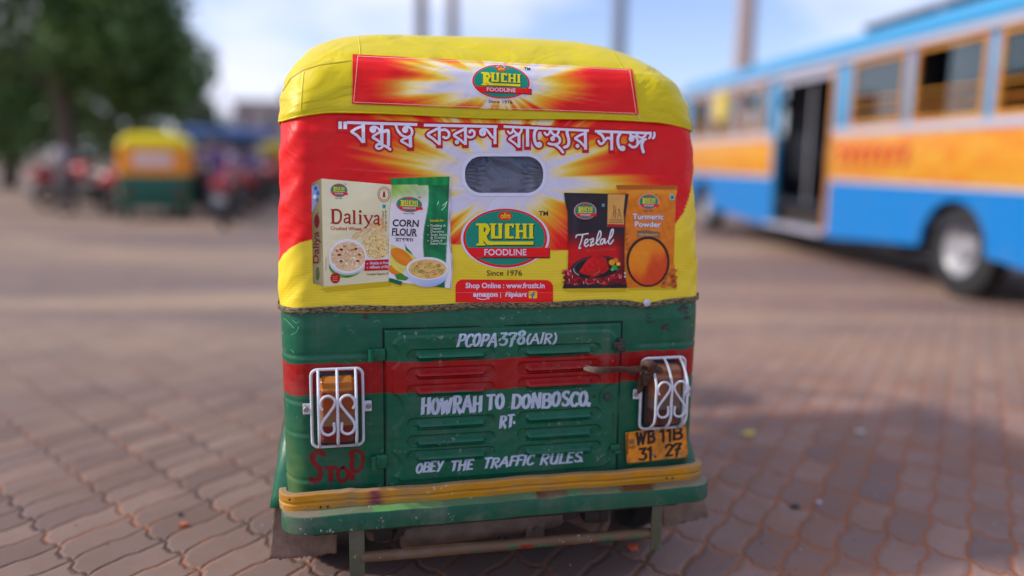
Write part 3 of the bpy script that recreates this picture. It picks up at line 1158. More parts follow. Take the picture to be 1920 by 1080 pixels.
st([(675.6, 402.8), (675.6, 420)], 4.0); st([(672, 403.2), (676, 402.8)], 1.4, .00124); st([(671.8, 419.6), (679.4, 420)], 1.4, .00124); d.ell(675.4, 396.6, 2.5, 2.7, MAR, .0012, 16)
st([(683.5, 403.6), (692, 420)], 3.8); st([(698, 404.2), (689.6, 422), (686, 427), (682.6, 426.4)], 2.4, .00126); st([(680.6, 403.8), (687.4, 404)], 1.4, .0013); st([(694.6, 404.2), (700.8, 404.5)], 1.4, .0013)
st(smooth_line([(702, 407), (706, 404.2), (709.4, 406), (709.6, 412), (709.6, 420.4), (712.2, 421)]), 3.2); st(smooth_line([(709.2, 411), (703.4, 412.6), (701.2, 416.4), (704, 420), (709, 417.6)]), 2.6, .00126)
d.text('Crushed Wheat', 620, 431, 6.6, alb((176, 40, 40)), 0.0012, 58, 0.02, 0, 0.014)
# bowls
leaf = alb((70, 130, 60))
d.tex_ell(648, 499, 31, 22, lambda u, v: alb(np.clip(np.array([78., 140, 62]) + 20 * math.sin(u * 9 + v * 4), 0, 255)), 0.0007, 4, 30)
d.tex_ell(706, 471, 32, 26, lambda u, v: alb(np.array([226., 224, 236]) - 26 * max(0, v) ** 2), 0.0009, 6, 40)
d.tex_ell(706, 463, 28, 22, specks((222, 196, 150), [(236, 222, 190), (200, 150, 90), (240, 228, 205), (196, 110, 60), (120, 140, 60)], 4, 260, 0.05, 16), 0.0012, 22, 70)
d.poly([(600, 470), (600, 480)] + [(605, 480), (605, 470)], alb((224, 220, 196)), -0.0004)
d.tex_ell(652, 490, 35, 26, lambda u, v: alb(np.array([216., 218, 238]) - 40 * max(0, v) ** 2 * (1 + 0.3 * u)), 0.0014, 8, 46)
d.ell(652, 480, 35.6, 33 * 0.98, alb((226, 226, 240)), 0.00165)
d.tex_ell(652.5, 481, 32, 27.5, specks((214, 186, 158), [(228, 206, 186), (206, 172, 140), (236, 226, 220), (216, 190, 168), (196, 160, 128)], 8, 240, 0.06, 12), 0.0019, 24, 80)
for x, y, a, c in ((667, 467, -0.4, (120, 44, 30)), (660, 468.5, -0.2, (180, 120, 80)), (632, 470, 0.7, (200, 100, 60)), (636, 478, 0, (110, 40, 30)), (639.5, 490, 0.1, (120, 44, 30)), (671, 489.5, 0, (130, 48, 30)), (674, 477.5, 0.3, (150, 80, 50)), (640, 468, .2, (96, 50, 40)), (646, 462, .2, (180, 130, 100)), (664, 484, .3, (240, 232, 226)), (650, 494, .5, (240, 234, 230))):
    d.ell(x, y, 3.4, 2.2, alb(c), 0.0022, 12, a)
d.poly([(684.5, 488), (732, 486), (732, 506), (683, 508)], alb((176, 22, 40)), 0.0017)
for y, t in ((496, 'Wealthy in Protein'), (503.5, 'Affluent of Fibre')):
    d.text('\u2713' if False else 'v', 687, y, 4.2, INKW, 0.002, 3.6, -0.03)
    d.text(t, 692.5, y, 5.0, INKW, 0.002, 40, -0.03, 0.2, 0.016)
d.text('Complete Digestive Diet', 687.5, 516, 4.0, alb((120, 60, 50)), 0.0012, 45, -0.03, 0, 0.012)
d.tex_ell(628.5, 521.5, 9, 10, lambda u, v: alb((170, 30, 38)), 0.0012, 2, 24); d.poly([(634, 517), (638.5, 519), (636, 527)], alb((170, 30, 38)), 0.0013)
for y in (519, 522.5, 526): d.line([(623.5, y), (633, y)], 0.9, alb((220, 150, 140)), 0.0016, False)
d.line([(611.5, 482), (611.2, 508)], 0.7, alb((120, 105, 90)), 0.0006, False)
d.finish('crushed_wheat_picture', can_full, M['print'], canvas, 0.0007, 8)

# bag of corn flour
d = Decal()
def cornbag(u, v, x, y):
    c = np.tile(np.array([[222., 220, 238]]), (len(u), 1))
    blur = np.clip((386 - y) / 26, 0, 1) * np.clip(1.05 - u, 0, 1)
    g = 0.5 + 0.5 * fbm2(x / 9, y / 8, 5)
    grn = np.array([120., 160, 70])[None] + (g * 60)[:, None] * np.array([[0.6, 0.8, 0.4]])
    c = c * (1 - blur[:, None] * 0.85) + grn * blur[:, None] * 0.85
    edge = 801 - 8 * np.clip((y - 350) / 140, 0, 1) + 3 * np.sin((y - 340) / 22.0)
    right = np.clip((x - edge) / 1.4, 0, 1) * np.clip((843 - 0.045 * (y - 350) - x) / 1.2, 0, 1)
    dk = np.array([20., 112, 74])[None] + (26 * fbm2(x / 10, y / 15, 9))[:, None] * np.array([[.5, 1, .7]])
    c = c * (1 - right[:, None]) + dk * right[:, None]
    top_ = (y < 347 + 0.0 * x)
    c[top_] = np.array([40., 136, 80]) + (10 * np.sin(x[top_] / 3.0))[:, None]
    foot = np.clip((y - 520) / 10, 0, 1)
    return alb(np.clip(c, 0, 255))
d.ruled([(731, 335), (735, 347), (731, 400), (729, 470), (728, 527)], [(843, 331), (842, 350), (840, 440), (846, 500), (847, 541)], cornbag, 0.0, 70, 100)
d.ruled([(843, 331), (842.5, 350), (840, 440), (846, 500), (843, 541)], [(844.5, 331), (845, 350), (844, 440), (849, 500), (846, 541)], lambda u, v, x, y: alb(np.tile(np.array([[206., 204, 222]]), (len(u), 1)) * (0.92 + 0.1 * np.sin(v * 30))[:, None].clip(0, 1)), 0.0001, 4, 40)
lg = d
logo(d, 767, 383.5, 0.093, 0.0004, 0.035, 0.08, 1)
KD = alb((40, 34, 44))
d.text('CORN', 735.5, 424, 12.6, KD, 0.0005, 49, 0.03, 0.08, 0.028)
d.text('FLOUR', 734.5, 440.5, 12.6, KD, 0.0005, 47, 0.03, 0.08, 0.028)
d.line([(734, 441.8), (782, 443)], 0.8, KD, 0.0005, False)
# devanagari line under the title
d.line([(740, 446.6), (774, 447.8)], 1.1, KD, 0.0005, False)
for x, pts in ((742, [(0, 2), (3, 4), (0, 6)]), (746, [(0, 0), (0, 8)]), (750, [(0, 0), (0, 8)]), (754, [(0, 3), (3, 2)]), (757, [(0, 0), (0, 8)]), (760, [(0, 2), (3, 5), (4, 0)]), (765, [(0, 0), (0, 8)]), (767.5, [(0, 4), (3, 3)]), (770, [(0, 0), (0, 8)]), (772.5, [(0, 1), (2, 4), (0, 7)])):
    d.line([(x + a, 446.8 + b_ * 0.85) for a, b_ in pts], 1.2, KD, 0.00054 + 1e-5 * (x % 3), False)
# corn cob, husk, leaves
d.poly([(758, 456), (761, 462), (770, 472), (775, 480), (768, 479), (761, 470)], alb((40, 120, 70)), 0.0005)
d.poly([(733, 458), (742, 462), (762, 470), (781, 484), (776, 500), (760, 512), (738, 503), (731, 490)], alb((206, 206, 130)), 0.0006)
def cob(u, v):
    k = math.sin((u * 0.6 + v * 1.4) * 16) * math.sin((u * 1.3 - v * 0.4) * 13)
    return alb(np.clip(np.array([232., 142, 44]) + k * np.array([18, 34, 20]) - 20 * abs(v), 0, 255))
P_ = len(d.v)
d.tex_ell(0, 0, 24, 12.5, cob, 0.0009, 14, 50)
for i in range(P_, len(d.v)):
    x, y = d.v[i]; a = 0.62
    d.v[i] = (753 + x * math.cos(a) - y * math.sin(a), 482 + x * math.sin(a) + y * math.cos(a))
P_ = len(d.v)
d.tex_ell(0, 0, 15, 8, cob, 0.0009, 10, 40)
for i in range(P_, len(d.v)):
    x, y = d.v[i]; a = 0.45
    d.v[i] = (741 + x * math.cos(a) - y * math.sin(a), 507 + x * math.sin(a) + y * math.cos(a))
d.poly([(731, 480), (738, 492), (752, 506), (766, 513), (758, 516), (740, 505), (731, 494)], alb((222, 210, 120)), 0.0012)
d.poly([(740, 515), (754, 511), (770, 520), (760, 526), (744, 524)], alb((70, 130, 60)), 0.0011)
d.poly([(729, 521), (738, 523), (754, 528), (752, 535), (738, 531), (729, 528)], alb((24, 96, 66)), 0.0012)
d.tex_ell(801, 514, 38, 24, lambda u, v: alb(np.clip(np.array([196., 204, 234]) + np.array([-70., -50, -10]) * max(0, v - .1) ** 1.2 * (0.6 + 0.6 * u), 0, 255)), 0.0013, 10, 50)
d.tex_ell(765, 512, 9, 7, lambda u, v: alb((206, 208, 232)), 0.00125, 3, 20)
d.ell(801, 503.5, 39.5, 21.5, alb((224, 224, 240)), 0.0016)
d.tex_ell(801, 504.5, 35.5, 18, lambda u, v: alb(np.clip(np.array([218., 186, 132]) + 12 * math.sin(u * 7 + 3 * v) * math.sin(v * 8) - 6, 0, 255)), 0.0019, 14, 56)
so = np.random.default_rng(12)
for k in range(26):
    a, r_ = so.random() * 2 * PI, math.sqrt(so.random()) * 0.85
    x, y = 801 + 33 * r_ * math.cos(a), 505 + 16 * r_ * math.sin(a)
    if k % 2: d.ell(x, y, 2.2, 1.6, alb([(220, 110, 60), (226, 130, 80), (206, 90, 60)][k % 3]), 0.0022 + 2e-5 * (k % 7), 8)
    else: d.line([(x + 3.2 * math.cos(t), y + 2.2 * math.sin(t)) for t in np.linspace(0, 2 * PI, 12, endpoint=False)], 0.9, alb((110, 140, 70)), 0.0024 + 2e-5 * (k % 7), False, closed=True)
d.text('Suitable for', 806, 416, 4.6, alb((214, 206, 60)), 0.0005, 26, -0.02, 0, 0.012)
for k, t in enumerate(('Pudding &', 'Creamy', 'Desserts', 'Soups, Sauces', '& Gravies', 'Cakes &', 'Baked Foods')):
    d.text(t, 807, 425 + 5.6 * k, 4.2, alb((200, 220, 216)), 0.0005, min(30, 2.9 * len(t) + 2), 0.0, 0.1, 0.012)
    if k in (0, 3, 5): d.ell(802.5, 423.5 + 5.6 * k, 0.9, 0.9, alb((220, 230, 226)), 0.0005, 8)
for pts in ([(822, 378), (820, 384)], [(830, 386), (836, 380)], [(838, 378), (834, 388), (828, 394)]):
    d.line(pts, 1.6, alb((180, 222, 206)), 0.0005)
for k in range(4):
    d.line([(845 - k % 2, 462 + 3 * k), (847, 466 + 3 * k)], 0.8, alb((90, 90, 110)), 0.0005, False)
d.finish('corn_flour_picture', can_full, M['print'], canvas, 0.0034, 8)

# packet of turmeric
d = Decal()
d.poly([(1172, 535), (1180, 544), (1270, 543), (1268, 532)], alb((190, 168, 62)), -0.0001)
def turm(u, v, x, y):
    g = fbm2(x / 4.0, y / 4.0, 21, 1.0, 4)
    c = np.array([[206., 122, 52]]) + g[:, None] * np.array([[11., 10, 8]]) + np.array([[4., 10, 6]]) * (0.5 - v)[:, None]
    t = np.clip((356 - y) / 1.5, 0, 1)[:, None]
    c = c * (1 - t) + (np.array([[168., 96, 52]]) + (8 * np.sin(x * 1.2))[:, None]) * t
    hl = np.clip((374 - y) / 12, 0, 1) * np.clip((y - 356), 0, 1)
    c = c + hl[:, None] * np.array([[14., 22, 24]])
    return alb(np.clip(c, 0, 255))
d.ruled([(1155, 347), (1157, 356), (1175, 362), (1172, 440), (1170, 480), (1175, 540)], [(1271, 348), (1267, 370), (1265, 440), (1263, 490), (1270, 536)], turm, 0.0, 64, 110)
logo(d, 1216, 378.5, 0.0695, 0.0004, 0.0, 0.078, 1)
TW, TB = alb((226, 222, 236)), alb((60, 84, 150))
for t, x, y, w in (('Turmeric', 1185.5, 411, 58), ('Powder', 1190, 425.5, 49)):
    d.text(t, x, y, 10.2, TB, 0.0004, w + 1, 0.01, 0, 0.055)
    d.text(t, x + .2, y - .2, 10.0, TW, 0.0008, w, 0.01, 0, 0.022)
d.poly([(1193, 433), (1213, 431.5), (1238, 436), (1235, 440.5), (1237, 445), (1212, 440.5), (1194, 444), (1196, 438.5)], alb((120, 96, 76)), 0.0004)
d.text('SUPER FINE QUALITY', 1197, 441.2, 3.2, alb((214, 200, 184)), 0.0007, 37, 0.02, 0, 0.01)
for k in range(46):
    a = so.random(2)
    x, y = 1243 + 24 * a[0], 505 + 33 * a[1]
    if x < 1243 + (540 - y) * 0.0 + 6 * math.sin(y): pass
    d.poly([(x - 5, y + 2), (x - 1, y - 3), (x + 4, y - 3.4), (x + 5, y), (x, y + 4)], alb(np.array([[170., 92, 50], [190, 112, 62], [130, 66, 36], [206, 132, 80]][k % 4])), 0.0005 + 1e-5 * k)
for k in range(7):
    d.poly([(1170 + k, 440 + 9 * k), (1175 + k, 436 + 9 * k), (1178 + k, 438 + 9 * k), (1173 + k, 444 + 9 * k)], alb((176, 100, 50)), 0.0005)
d.ell(1214.5, 490.5, 40.5, 47.5, alb((48, 28, 30)), 0.0011, 60)
def powder(u, v):
    g = float(fbm2(np.array([u * 14.]), np.array([v * 14.]), 31, 1.0, 3)[0])
    t = 1 / (1 + math.exp(-(u * 0.75 + v * 0.9 + 0.18 * math.sin(u * 6) - 0.12) * 7))
    c = np.array([226., 142, 36]) * (1 - t) + np.array([194., 76, 26]) * t + g * 5
    r = math.hypot(u, v)
    if r > 0.9: c = c * 0.9 + np.array([206., 60, 30]) * 0.1
    return alb(np.clip(c, 0, 255))
d.tex_ell(1214.5, 491.5, 36, 43, powder, 0.0014, 22, 64)
d.poly([(1256, 365), (1264, 365.4), (1264, 375), (1256, 374.6)], alb((110, 190, 205)), 0.0004); d.ell(1260, 370, 2.3, 2.6, alb((36, 50, 60)), 0.0007, 10)
d.finish('turmeric_picture', can_full, M['print'], canvas, 0.0007, 8)

# packet of chilli powder
d = Decal()
d.poly([(1054, 537), (1062, 546), (1172, 546), (1172, 536)], alb((190, 168, 62)), -0.0002)
def chil(u, v, x, y):
    t = np.clip((y - 432) / 34, 0, 1)
    c = np.array([[40., 34, 44]]) * (1 - t)[:, None] + np.array([[186., 22, 26]]) * t[:, None]
    t2 = np.clip((y - 492) / 30, 0, 1)[:, None]
    c = c * (1 - t2) + np.array([[110., 14, 26]]) * t2
    rgt = np.clip((u - 0.85) / 0.12, 0, 1)[:, None] * np.clip((y - 430) / 30, 0, 1)[:, None]
    c = c * (1 - 0.45 * rgt)
    c = c + (np.clip(0.10 - np.abs(u - 0.12), 0, 1) * 130)[:, None] * np.array([[.9, .8, 1.0]]) * np.clip((y - 370) / 40, 0.2, 1)[:, None]
    band = (y > 531.5) | (y < 366)
    c[band] = np.array([30., 24, 32])
    return alb(np.clip(c, 0, 255))
d.ruled([(1057, 361.5), (1059, 378), (1064, 398), (1065, 470), (1064, 505), (1054.5, 541)], [(1178, 364), (1175, 385), (1171, 410), (1170, 470), (1171, 510), (1175, 540)], chil, 0.0, 64, 110)
d.poly([(1139, 364), (1171.5, 365), (1168, 398), (1170, 426), (1138, 425)], alb((206, 160, 104)), 0.0003)
d.poly([(1138.4, 420), (1170, 421), (1170, 426), (1138.4, 425.4)], alb((168, 40, 48)), 0.0006)
BRN = alb((110, 74, 46))
for y in (411.5, 414.5, 417.3): d.line([(1141, y), (1167, y + .4)], 0.9, BRN, 0.0006, False)
for pts in ([(1150, 388), (1150, 396), (1152, 409)], [(1150, 396), (1147, 409)], [(1150, 392), (1155, 402)], [(1154, 388), (1153, 409)], [(1160, 396), (1158, 404), (1163, 404), (1161, 396)], [(1158, 404), (1157, 409)], [(1163, 404), (1164, 409)]):
    d.line(pts, 0.9, BRN, 0.0006, False)
d.ell(1150.5, 386.5, 1.3, 1.6, BRN, 0.0006, 10); d.ell(1159.5, 393.5, 1.6, 1.6, BRN, 0.0006, 10)
logo(d, 1096.5, 395.5, 0.0765, 0.0004, 0.0, 0.085, 1)
d.poly([(1128, 382.5), (1132.5, 382.5), (1132.5, 387.5), (1128, 387.5)], alb((120, 190, 205)), 0.0004); d.ell(1130.2, 385, 1.2, 1.2, alb((30, 40, 60)), 0.0007, 8)
TZ = [[(1079, 445), (1081, 441), (1090, 440), (1102, 438)], [(1092, 440), (1089, 452), (1085, 465), (1088, 465)],
      [(1096, 457), (1101, 453), (1101, 449), (1097, 450), (1095, 458), (1098, 462), (1103, 459)], [(1105, 450), (1112, 448), (1106, 461), (1113, 458)], [(1107, 454), (1112, 453)],
      [(1116, 456), (1124, 446), (1126, 436), (1123, 434), (1119, 446), (1118, 457), (1122, 459)], [(1133, 448), (1127, 449), (1125, 456), (1128, 458), (1133, 449), (1133, 456), (1136, 455)],
      [(1138, 453), (1146, 443), (1149, 432), (1146, 431), (1142, 444), (1140, 455), (1144, 457), (1149, 450)]]
for k, pts in enumerate(TZ):
    d.line(smooth_line(pts), 4.4, alb((28, 34, 70)), 0.0006 + 1e-5 * k)
for k, pts in enumerate(TZ):
    d.line(smooth_line(pts), 2.5, alb((226, 222, 232)), 0.001 + 1e-5 * k)
d.text('Red Hot Chilli Powder', 1098, 472, 4.0, alb((196, 84, 60)), 0.0007, 55, -0.06, 0.2, 0.008)
cz_ = np.random.default_rng(5)
for k in range(120):
    x, y = 1059 + 110 * cz_.random(), 506 + 25 * cz_.random()
    a = cz_.random() * 3; l = 3 + 4 * cz_.random()
    c = np.array([[126., 18, 34], [160, 30, 44], [90, 12, 26], [196, 80, 96], [110, 16, 30]][k % 5])
    d.line(smooth_line([(x - l * math.cos(a), y - l * .5 * math.sin(a)), (x, y + 1.5), (x + l * math.cos(a), y + l * .5 * math.sin(a))], 3), [1.6 + 1.4 * (k % 3)] * 7, alb(c), 0.0007 + 1.2e-5 * (k % 40))
for x, y in ((1069, 506), (1072, 517), (1066, 523), (1098, 521), (1093, 528), (1064, 511), (1120, 526), (1140, 522), (1160, 517)):
    d.line([(x, y), (x + .6, y + 4)], 1.3, alb((220, 160, 180)), 0.0014)
d.ell(1116, 501, 46, 21, alb((34, 26, 32)), 0.0016, 50, -0.10)
d.ell(1116, 499, 42, 17.5, alb((66, 60, 66)), 0.0019, 50, -0.10)
d.ell(1117, 500, 40, 16.5, alb((28, 20, 24)), 0.0022, 50, -0.10)
d.line(smooth_line([(1074, 504), (1077, 511), (1084, 516)]), 1.4, alb((190, 186, 190)), 0.0025)
def heap(u, v, x, y):
    g = fbm2(x / 1.7, y / 1.7, 41, 1.0, 3)
    return alb(np.clip(np.array([[186., 30, 26]]) + g[:, None] * np.array([[20., 9, 8]]) + np.array([[20., 6, 4]]) * (0.5 - u)[:, None], 0, 255))
d.ruled([(1114, 478), (1100, 487), (1084, 511)], [(1117, 478), (1135, 483), (1141, 505)], heap, 0.0026, 40, 40)
d.poly([(1084, 511), (1141, 505), (1130, 513), (1104, 517)], alb((176, 26, 24)), 0.0028)
d.line(smooth_line([(1106, 520), (1118, 514), (1130, 505), (1138, 497)]), [3, 4, 5, 5, 5, 6, 6, 6, 5, 5, 5, 5, 4.5, 4.5, 4.5, 4, 4, 3.6, 3][:19], alb((160, 24, 28)), 0.0030)
d.line([(1112, 516), (1124, 508)], 0.9, alb((214, 120, 110)), 0.0034)
for x, y, r_, c in ((1146, 492, 6, (216, 150, 40)), (1153, 488, 5, (206, 120, 40)), (1158, 495, 4, (226, 190, 90)), (1148, 497, 3.4, (180, 40, 30)), (1155, 499, 3, (60, 30, 20)), (1151, 502, 5, (70, 150, 90)), (1147, 505, 3.5, (90, 170, 110)), (1156, 505, 2.6, (40, 120, 70))):
    d.ell(x, y, r_, r_ * .9, alb(c), 0.0034 + 1e-5 * (x % 7), 14)
for y in (512, 518.5): d.ell(1171.5 - 1, y, 1.6, 2.2, alb((214, 210, 214)), 0.0034, 10)
d.finish('chilli_powder_picture', can_full, M['print'], canvas, 0.0032, 8)

# ---- frayed, dirty hem strip below the printed canvas
m, n, b = new_mat('dirty_hem_tape')
v = objvec(n)
f = ramp(n, noise(n, objvec(n, (0.9, 1, 2.6)), 90, 8, 0.8), 0.46, 0.56)
c = mixc(n, f, (0.028, 0.020, 0.012), (0.27, 0.21, 0.09))
f2 = ramp(n, noise(n, objvec(n, (1, 1, 5)), 60, 4, 0.7), 0.55, 0.66)
c = mixc(n, math_n(n, 'MULTIPLY', f2, 0.7), c, (0.34, 0.30, 0.24))
n.links.new(c, b.inputs['Base Color']); b.inputs['Roughness'].default_value = 0.8
bump(n, b, f, 0.15, 0.002)
M['hem'] = m
rows = []
pl = None
for dz, out in ((0.0050, 0.0075), (0.0046, 0.0088), (0.0, 0.0090), (-0.0075, 0.0090), (-0.0120, 0.0088), (-0.013, 0.004)):
    z0 = Z_CAN0
    p = plan(interp(z0, W_TAB) + out, interp(z0, L_TAB) - out, 0.080, 0.11, 240, 18, 1.32, 8)
    zz = z0 + dz - 0.010 * np.exp(-((p[:, 0] - hit(1214, 568)[0]) / 0.05) ** 2) - 0.0025 * np.sin(p[:, 0] * 17) + 0.002 + (0.0012 * np.sin(p[:, 0] * 140) + 0.0009 * np.sin(p[:, 0] * 311) if dz < -0.005 else 0)
    rows.append(np.column_stack([p, zz]))
HT = np.array(rows)
hemt = mesh_obj('hem_tape', HT.reshape(-1, 3), grid_faces(*HT.shape[:2]), M['hem'], canvas)
rv = hit(1214, 568, -0.008)
mb = MB()
mb.lathe([(0, 0.0115), (0.003, 0.0115), (0.005, 0.009), (0.0045, 0.006), (0.0075, 0.0055), (0.009, 0.0)], (rv[0], rv[1] + .004, rv[2]), (0, -1, 0), 20)
mb.build('hem_rivet', plain('pale_rivet', (0.55, 0.58, 0.66), 0.4), canvas)

# ------------------------------------------------------------------ painted sheet metal body
GREEN, BRED = alb((12, 100, 78)), alb((164, 16, 22))
ORNG = alb((206, 140, 30))
Z_RT = float(hit(910, 671)[2]); Z_RB = float(hit(910, 728)[2])


def band_colour(z, x=None):
    z = np.asarray(z, float)
    wob = 0.0 if x is None else 0.0012 * np.sin(np.asarray(x) * 31) + 0.0009 * np.sin(np.asarray(x) * 83)
    c = np.tile(GREEN, (z.size, 1))
    r = (z < Z_RT + wob) & (z > Z_RB + wob)
    c[r] = BRED
    return c


zs = np.unique(np.r_[np.linspace(0.235, 0.920, 200), Z_RT + 0.0008, Z_RT - 0.0008, Z_RB + 0.0008, Z_RB - 0.0008])
V = shell(zs, 0.0, 150, 26, 1.30, 10, 0.075, 0.10)
Xg, Yg, Zg = V[..., 0], V[..., 1], V[..., 2]
# pressed grooves running in from the corners
for px, py, d0, x_in in ((640, 665, .0045, .34), (560, 755, .0045, .55), (560, 815, .004, .56), (560, 903, .004, .545), (1250, 643, .0045, .42), (1270, 710, .004, .55), (1270, 780, .0035, .56)):
    z0 = float(hit(px, py, 0.01)[2]); s_ = -1 if px < 910 else 1
    a = np.clip((Xg * s_ - x_in) / 0.03, 0, 1)
    g = 0.55 * a * (np.exp(-((Zg - z0) / 0.0055) ** 2) * d0 - 0.5 * d0 * np.exp(-((Zg - z0 + 0.012) / 0.006) ** 2))
    corner = np.clip((np.abs(Xg) - 0.585) / 0.07, 0, 1)
    V[..., 1] += g * (1 - corner)
    V[..., 0] -= np.sign(Xg) * g * corner
V[..., 1] += 0.0014 * np.sin(Xg * 8 + 2) * np.sin(Zg * 13) + 0.0007 * np.sin(Xg * 31 + Zg * 22)
BP = V.reshape(-1, 3)
bcol = band_colour(BP[:, 2], BP[:, 0])
bfaces = grid_faces(*V.shape[:2])
dst = np.clip((-BP[:, 0] - .57) / .06, 0, 1) * np.clip((.60 - BP[:, 2]) / .25, 0, 1) * (0.75 + .25 * np.sin(BP[:, 2] * 60) * np.sin(BP[:, 0] * 90))
bcol = bcol * (1 - .6 * dst[:, None]) + alb((126, 140, 84)) * .6 * dst[:, None]
body = mesh_obj('body_panel', BP, bfaces, M['enamel'], rick, bcol)
body['label'] = 'green sheet metal rear body with a red waist stripe'
body_b = bvh_of(body)
# thin orange line of old paint under the canvas, rust bites, scratches
d = Decal()
d.line([(x, 578.5 + 6.5 * math.sin(max(0, (x - 525)) / 440 * PI) * 0.5 + 3 * math.sin((x - 525) / 300 * PI)) for x in np.linspace(526, 880, 60)], [4.0] * 40 + list(np.linspace(4, 0.6, 20)), ORNG, 0, False)
d.finish('orange_pinstripe', body_b, M['lettering'], body, 0.0005)
d = Decal()
d.line([(x, 561 + (x - 1255) * -0.06) for x in np.linspace(1255, 1302, 8)], 2.6, ORNG, 0, False)
d.finish('orange_pinstripe', body_b, M['lettering'], body, 0.0005)
d = Decal()
rr = np.random.default_rng(11)


def blot(x, y, w, h, n, col, z=0.0, a=0.0):
    for k in range(n):
        cx, cy = x + rr.normal(0, w), y + rr.normal(0, h)
        q = [(cx + (1 + 2.2 * rr.random()) * math.cos(t) * 1.6, cy + (0.5 + 1.5 * rr.random()) * math.sin(t)) for t in np.linspace(0, 2 * PI, 9, endpoint=False)]
        d.add(q + [(cx, cy)], [(i, (i + 1) % 9, 9) for i in range(9)], col, z + 1.5e-5 * (k % 12))


RUSTC = (0.055, 0.034, 0.03)
for args in (((686, 593, 3, 3, 12), RUSTC), ((842, 578, 22, 2, 26), (0.02, 0.018, 0.016)), ((670, 580, 5, 1.5, 7), (0.03, 0.02, 0.014)), ((706, 579, 6, 1.2, 8), (0.03, 0.02, 0.014)),
             ((1283, 577, 6, 4, 16), RUSTC), ((1288, 592, 3, 5, 9), RUSTC), ((1248, 613, 4, 3, 12), RUSTC), ((1217, 597, 3, 5, 9), RUSTC)):
    d = Decal()
    blot(*args[0], args[1])
    d.finish('rust_patch', body_b, M['lettering'], body, 0.0005)
SCR = alb((120, 190, 160))
for pts in ([(532, 596), (540, 603), (552, 616)], [(548, 600), (556, 606), (561, 602)], [(546, 628), (556, 622), (560, 612)], [(530, 621), (531, 626)], [(1296, 610), (1300, 609)], [(545, 655), (551, 660), (549, 662)]):
    d = Decal()
    d.line(smooth_line(pts), 0.9, SCR, 0, False)
    d.finish('scratch', body_b, M['lettering'], body, 0.0005)

# ---- engine door with pressed louvres
dTL, dTR, dBL, dBR = hit(720, 620, -.004), hit(1162, 605, -.004), hit(724, 915, -.004), hit(1160, 890, -.004)
dx0, dx1 = float((dTL[0] + dBL[0]) / 2), float((dTR[0] + dBR[0]) / 2)
dz1, dz0 = float((dTL[2] + dTR[2]) / 2), float((dBL[2] + dBR[2]) / 2)
NX, NZ = 250, 300
gx, gz = np.linspace(dx0, dx1, NX), np.linspace(dz1, dz0, NZ)
XX, ZZ = np.meshgrid(gx, gz)


def sstep(a, b, x):
    t = np.clip((x - a) / (b - a), 0, 1)
    return t * t * (3 - 2 * t)


def rrect(x, z, x0, x1, z0, z1, r):
    cx, cz, hx, hz = (x0 + x1) / 2, (z0 + z1) / 2, (x1 - x0) / 2, (z1 - z0) / 2
    qx, qz = np.abs(x - cx) - (hx - r), np.abs(z - cz) - (hz - r)
    return np.hypot(np.maximum(qx, 0), np.maximum(qz, 0)) + np.minimum(np.maximum(qx, qz), 0) - r


edge_d = -rrect(XX, ZZ, dx0, dx1, dz0, dz1, 0.004)
H = 0.0085 * sstep(0.0, 0.005, edge_d)
inner = -rrect(XX, ZZ, dx0 + 0.022, dx1 - 0.020, dz0 + 0.026, dz1 - 0.020, 0.035)
for cx_, cz_2, r_ in ((float(hit(735, 668)[0]) - 0.02, float(hit(722, 668)[2]), 0.042), (float(hit(1140, 744)[0]) + 0.012, float(hit(1140, 744)[2]), 0.044), (dx0 - 0.005, float(hit(724, 770)[2]), 0.060), (dx0, float(hit(724, 872)[2]), 0.045), (dx1 + 0.003, float(hit(1158, 845)[2]), 0.036)):
    inner = np.minimum(inner, np.hypot(XX - cx_, ZZ - cz_2) - r_)
H = H + 0.0052 * sstep(-0.004, 0.005, inner)
LOUV = []
for cxp, hw, ys in ((846.5, 83.5, (664, 698, 730, 792, 824, 852)), (1049, 79.5, (656.5, 687, 717, 778.5, 811, 842))):
    for y in ys:
        c = hit(cxp, y, -.010)
        LOUV.append((float(c[0]), float(c[2]), float(hit(cxp + hw, y, -.01)[0] - hit(cxp - hw, y, -.01)[0]) / 2, float(hit(cxp, y - 12.6, -.01)[2] - hit(cxp, y + 12.6, -.01)[2]) / 2))
lid = np.full(XX.shape, -1)
for k, (cx_, cz_2, hw, hh) in enumerate(LOUV):
    sd_ = -rrect(XX, ZZ, cx_ - hw, cx_ + hw, cz_2 - hh, cz_2 + hh, hh * 0.98)
    m_ = sd_ > -0.002
    v_ = np.clip((cz_2 + hh - ZZ) / (2 * hh), 0, 1)
    u_ = np.abs(XX - cx_) / hw
    rec = -0.0070 * sstep(0.0, 0.0062, sd_)
    prof_ = np.interp(v_, [0, .22, .36, .50, .63, .66, .69, .76, .82, 1.0], [0, 0, .005, .0125, .0180, .0175, -0.007, -0.008, 0, 0])
    blade = prof_ * sstep(0.80, 0.70, u_) * (v_ > 0.2)
    H = np.where(m_, H + rec + blade, H)
    lid[sd_ > 0.0] = k
YY = 0.012 * (XX / .655) ** 2 - H - 0.0006
YY += 0.0010 * np.sin(XX * 13 + 1) * np.sin(ZZ * 17)
DP = np.stack([XX, YY, ZZ], -1).reshape(-1, 3)
dcol = band_colour(DP[:, 2], DP[:, 0])
dfa = np.array(grid_faces(NZ, NX, True))
flid = lid.ravel()[dfa]
fl = np.where((flid == flid[:, :1]).all(axis=1), flid[:, 0], -1)


def submesh(name, faces, parent):
    u, inv = np.unique(faces.ravel(), return_inverse=True)
    return mesh_obj(name, DP[u], inv.reshape(-1, 4).tolist(), M['enamel'], parent, dcol[u])


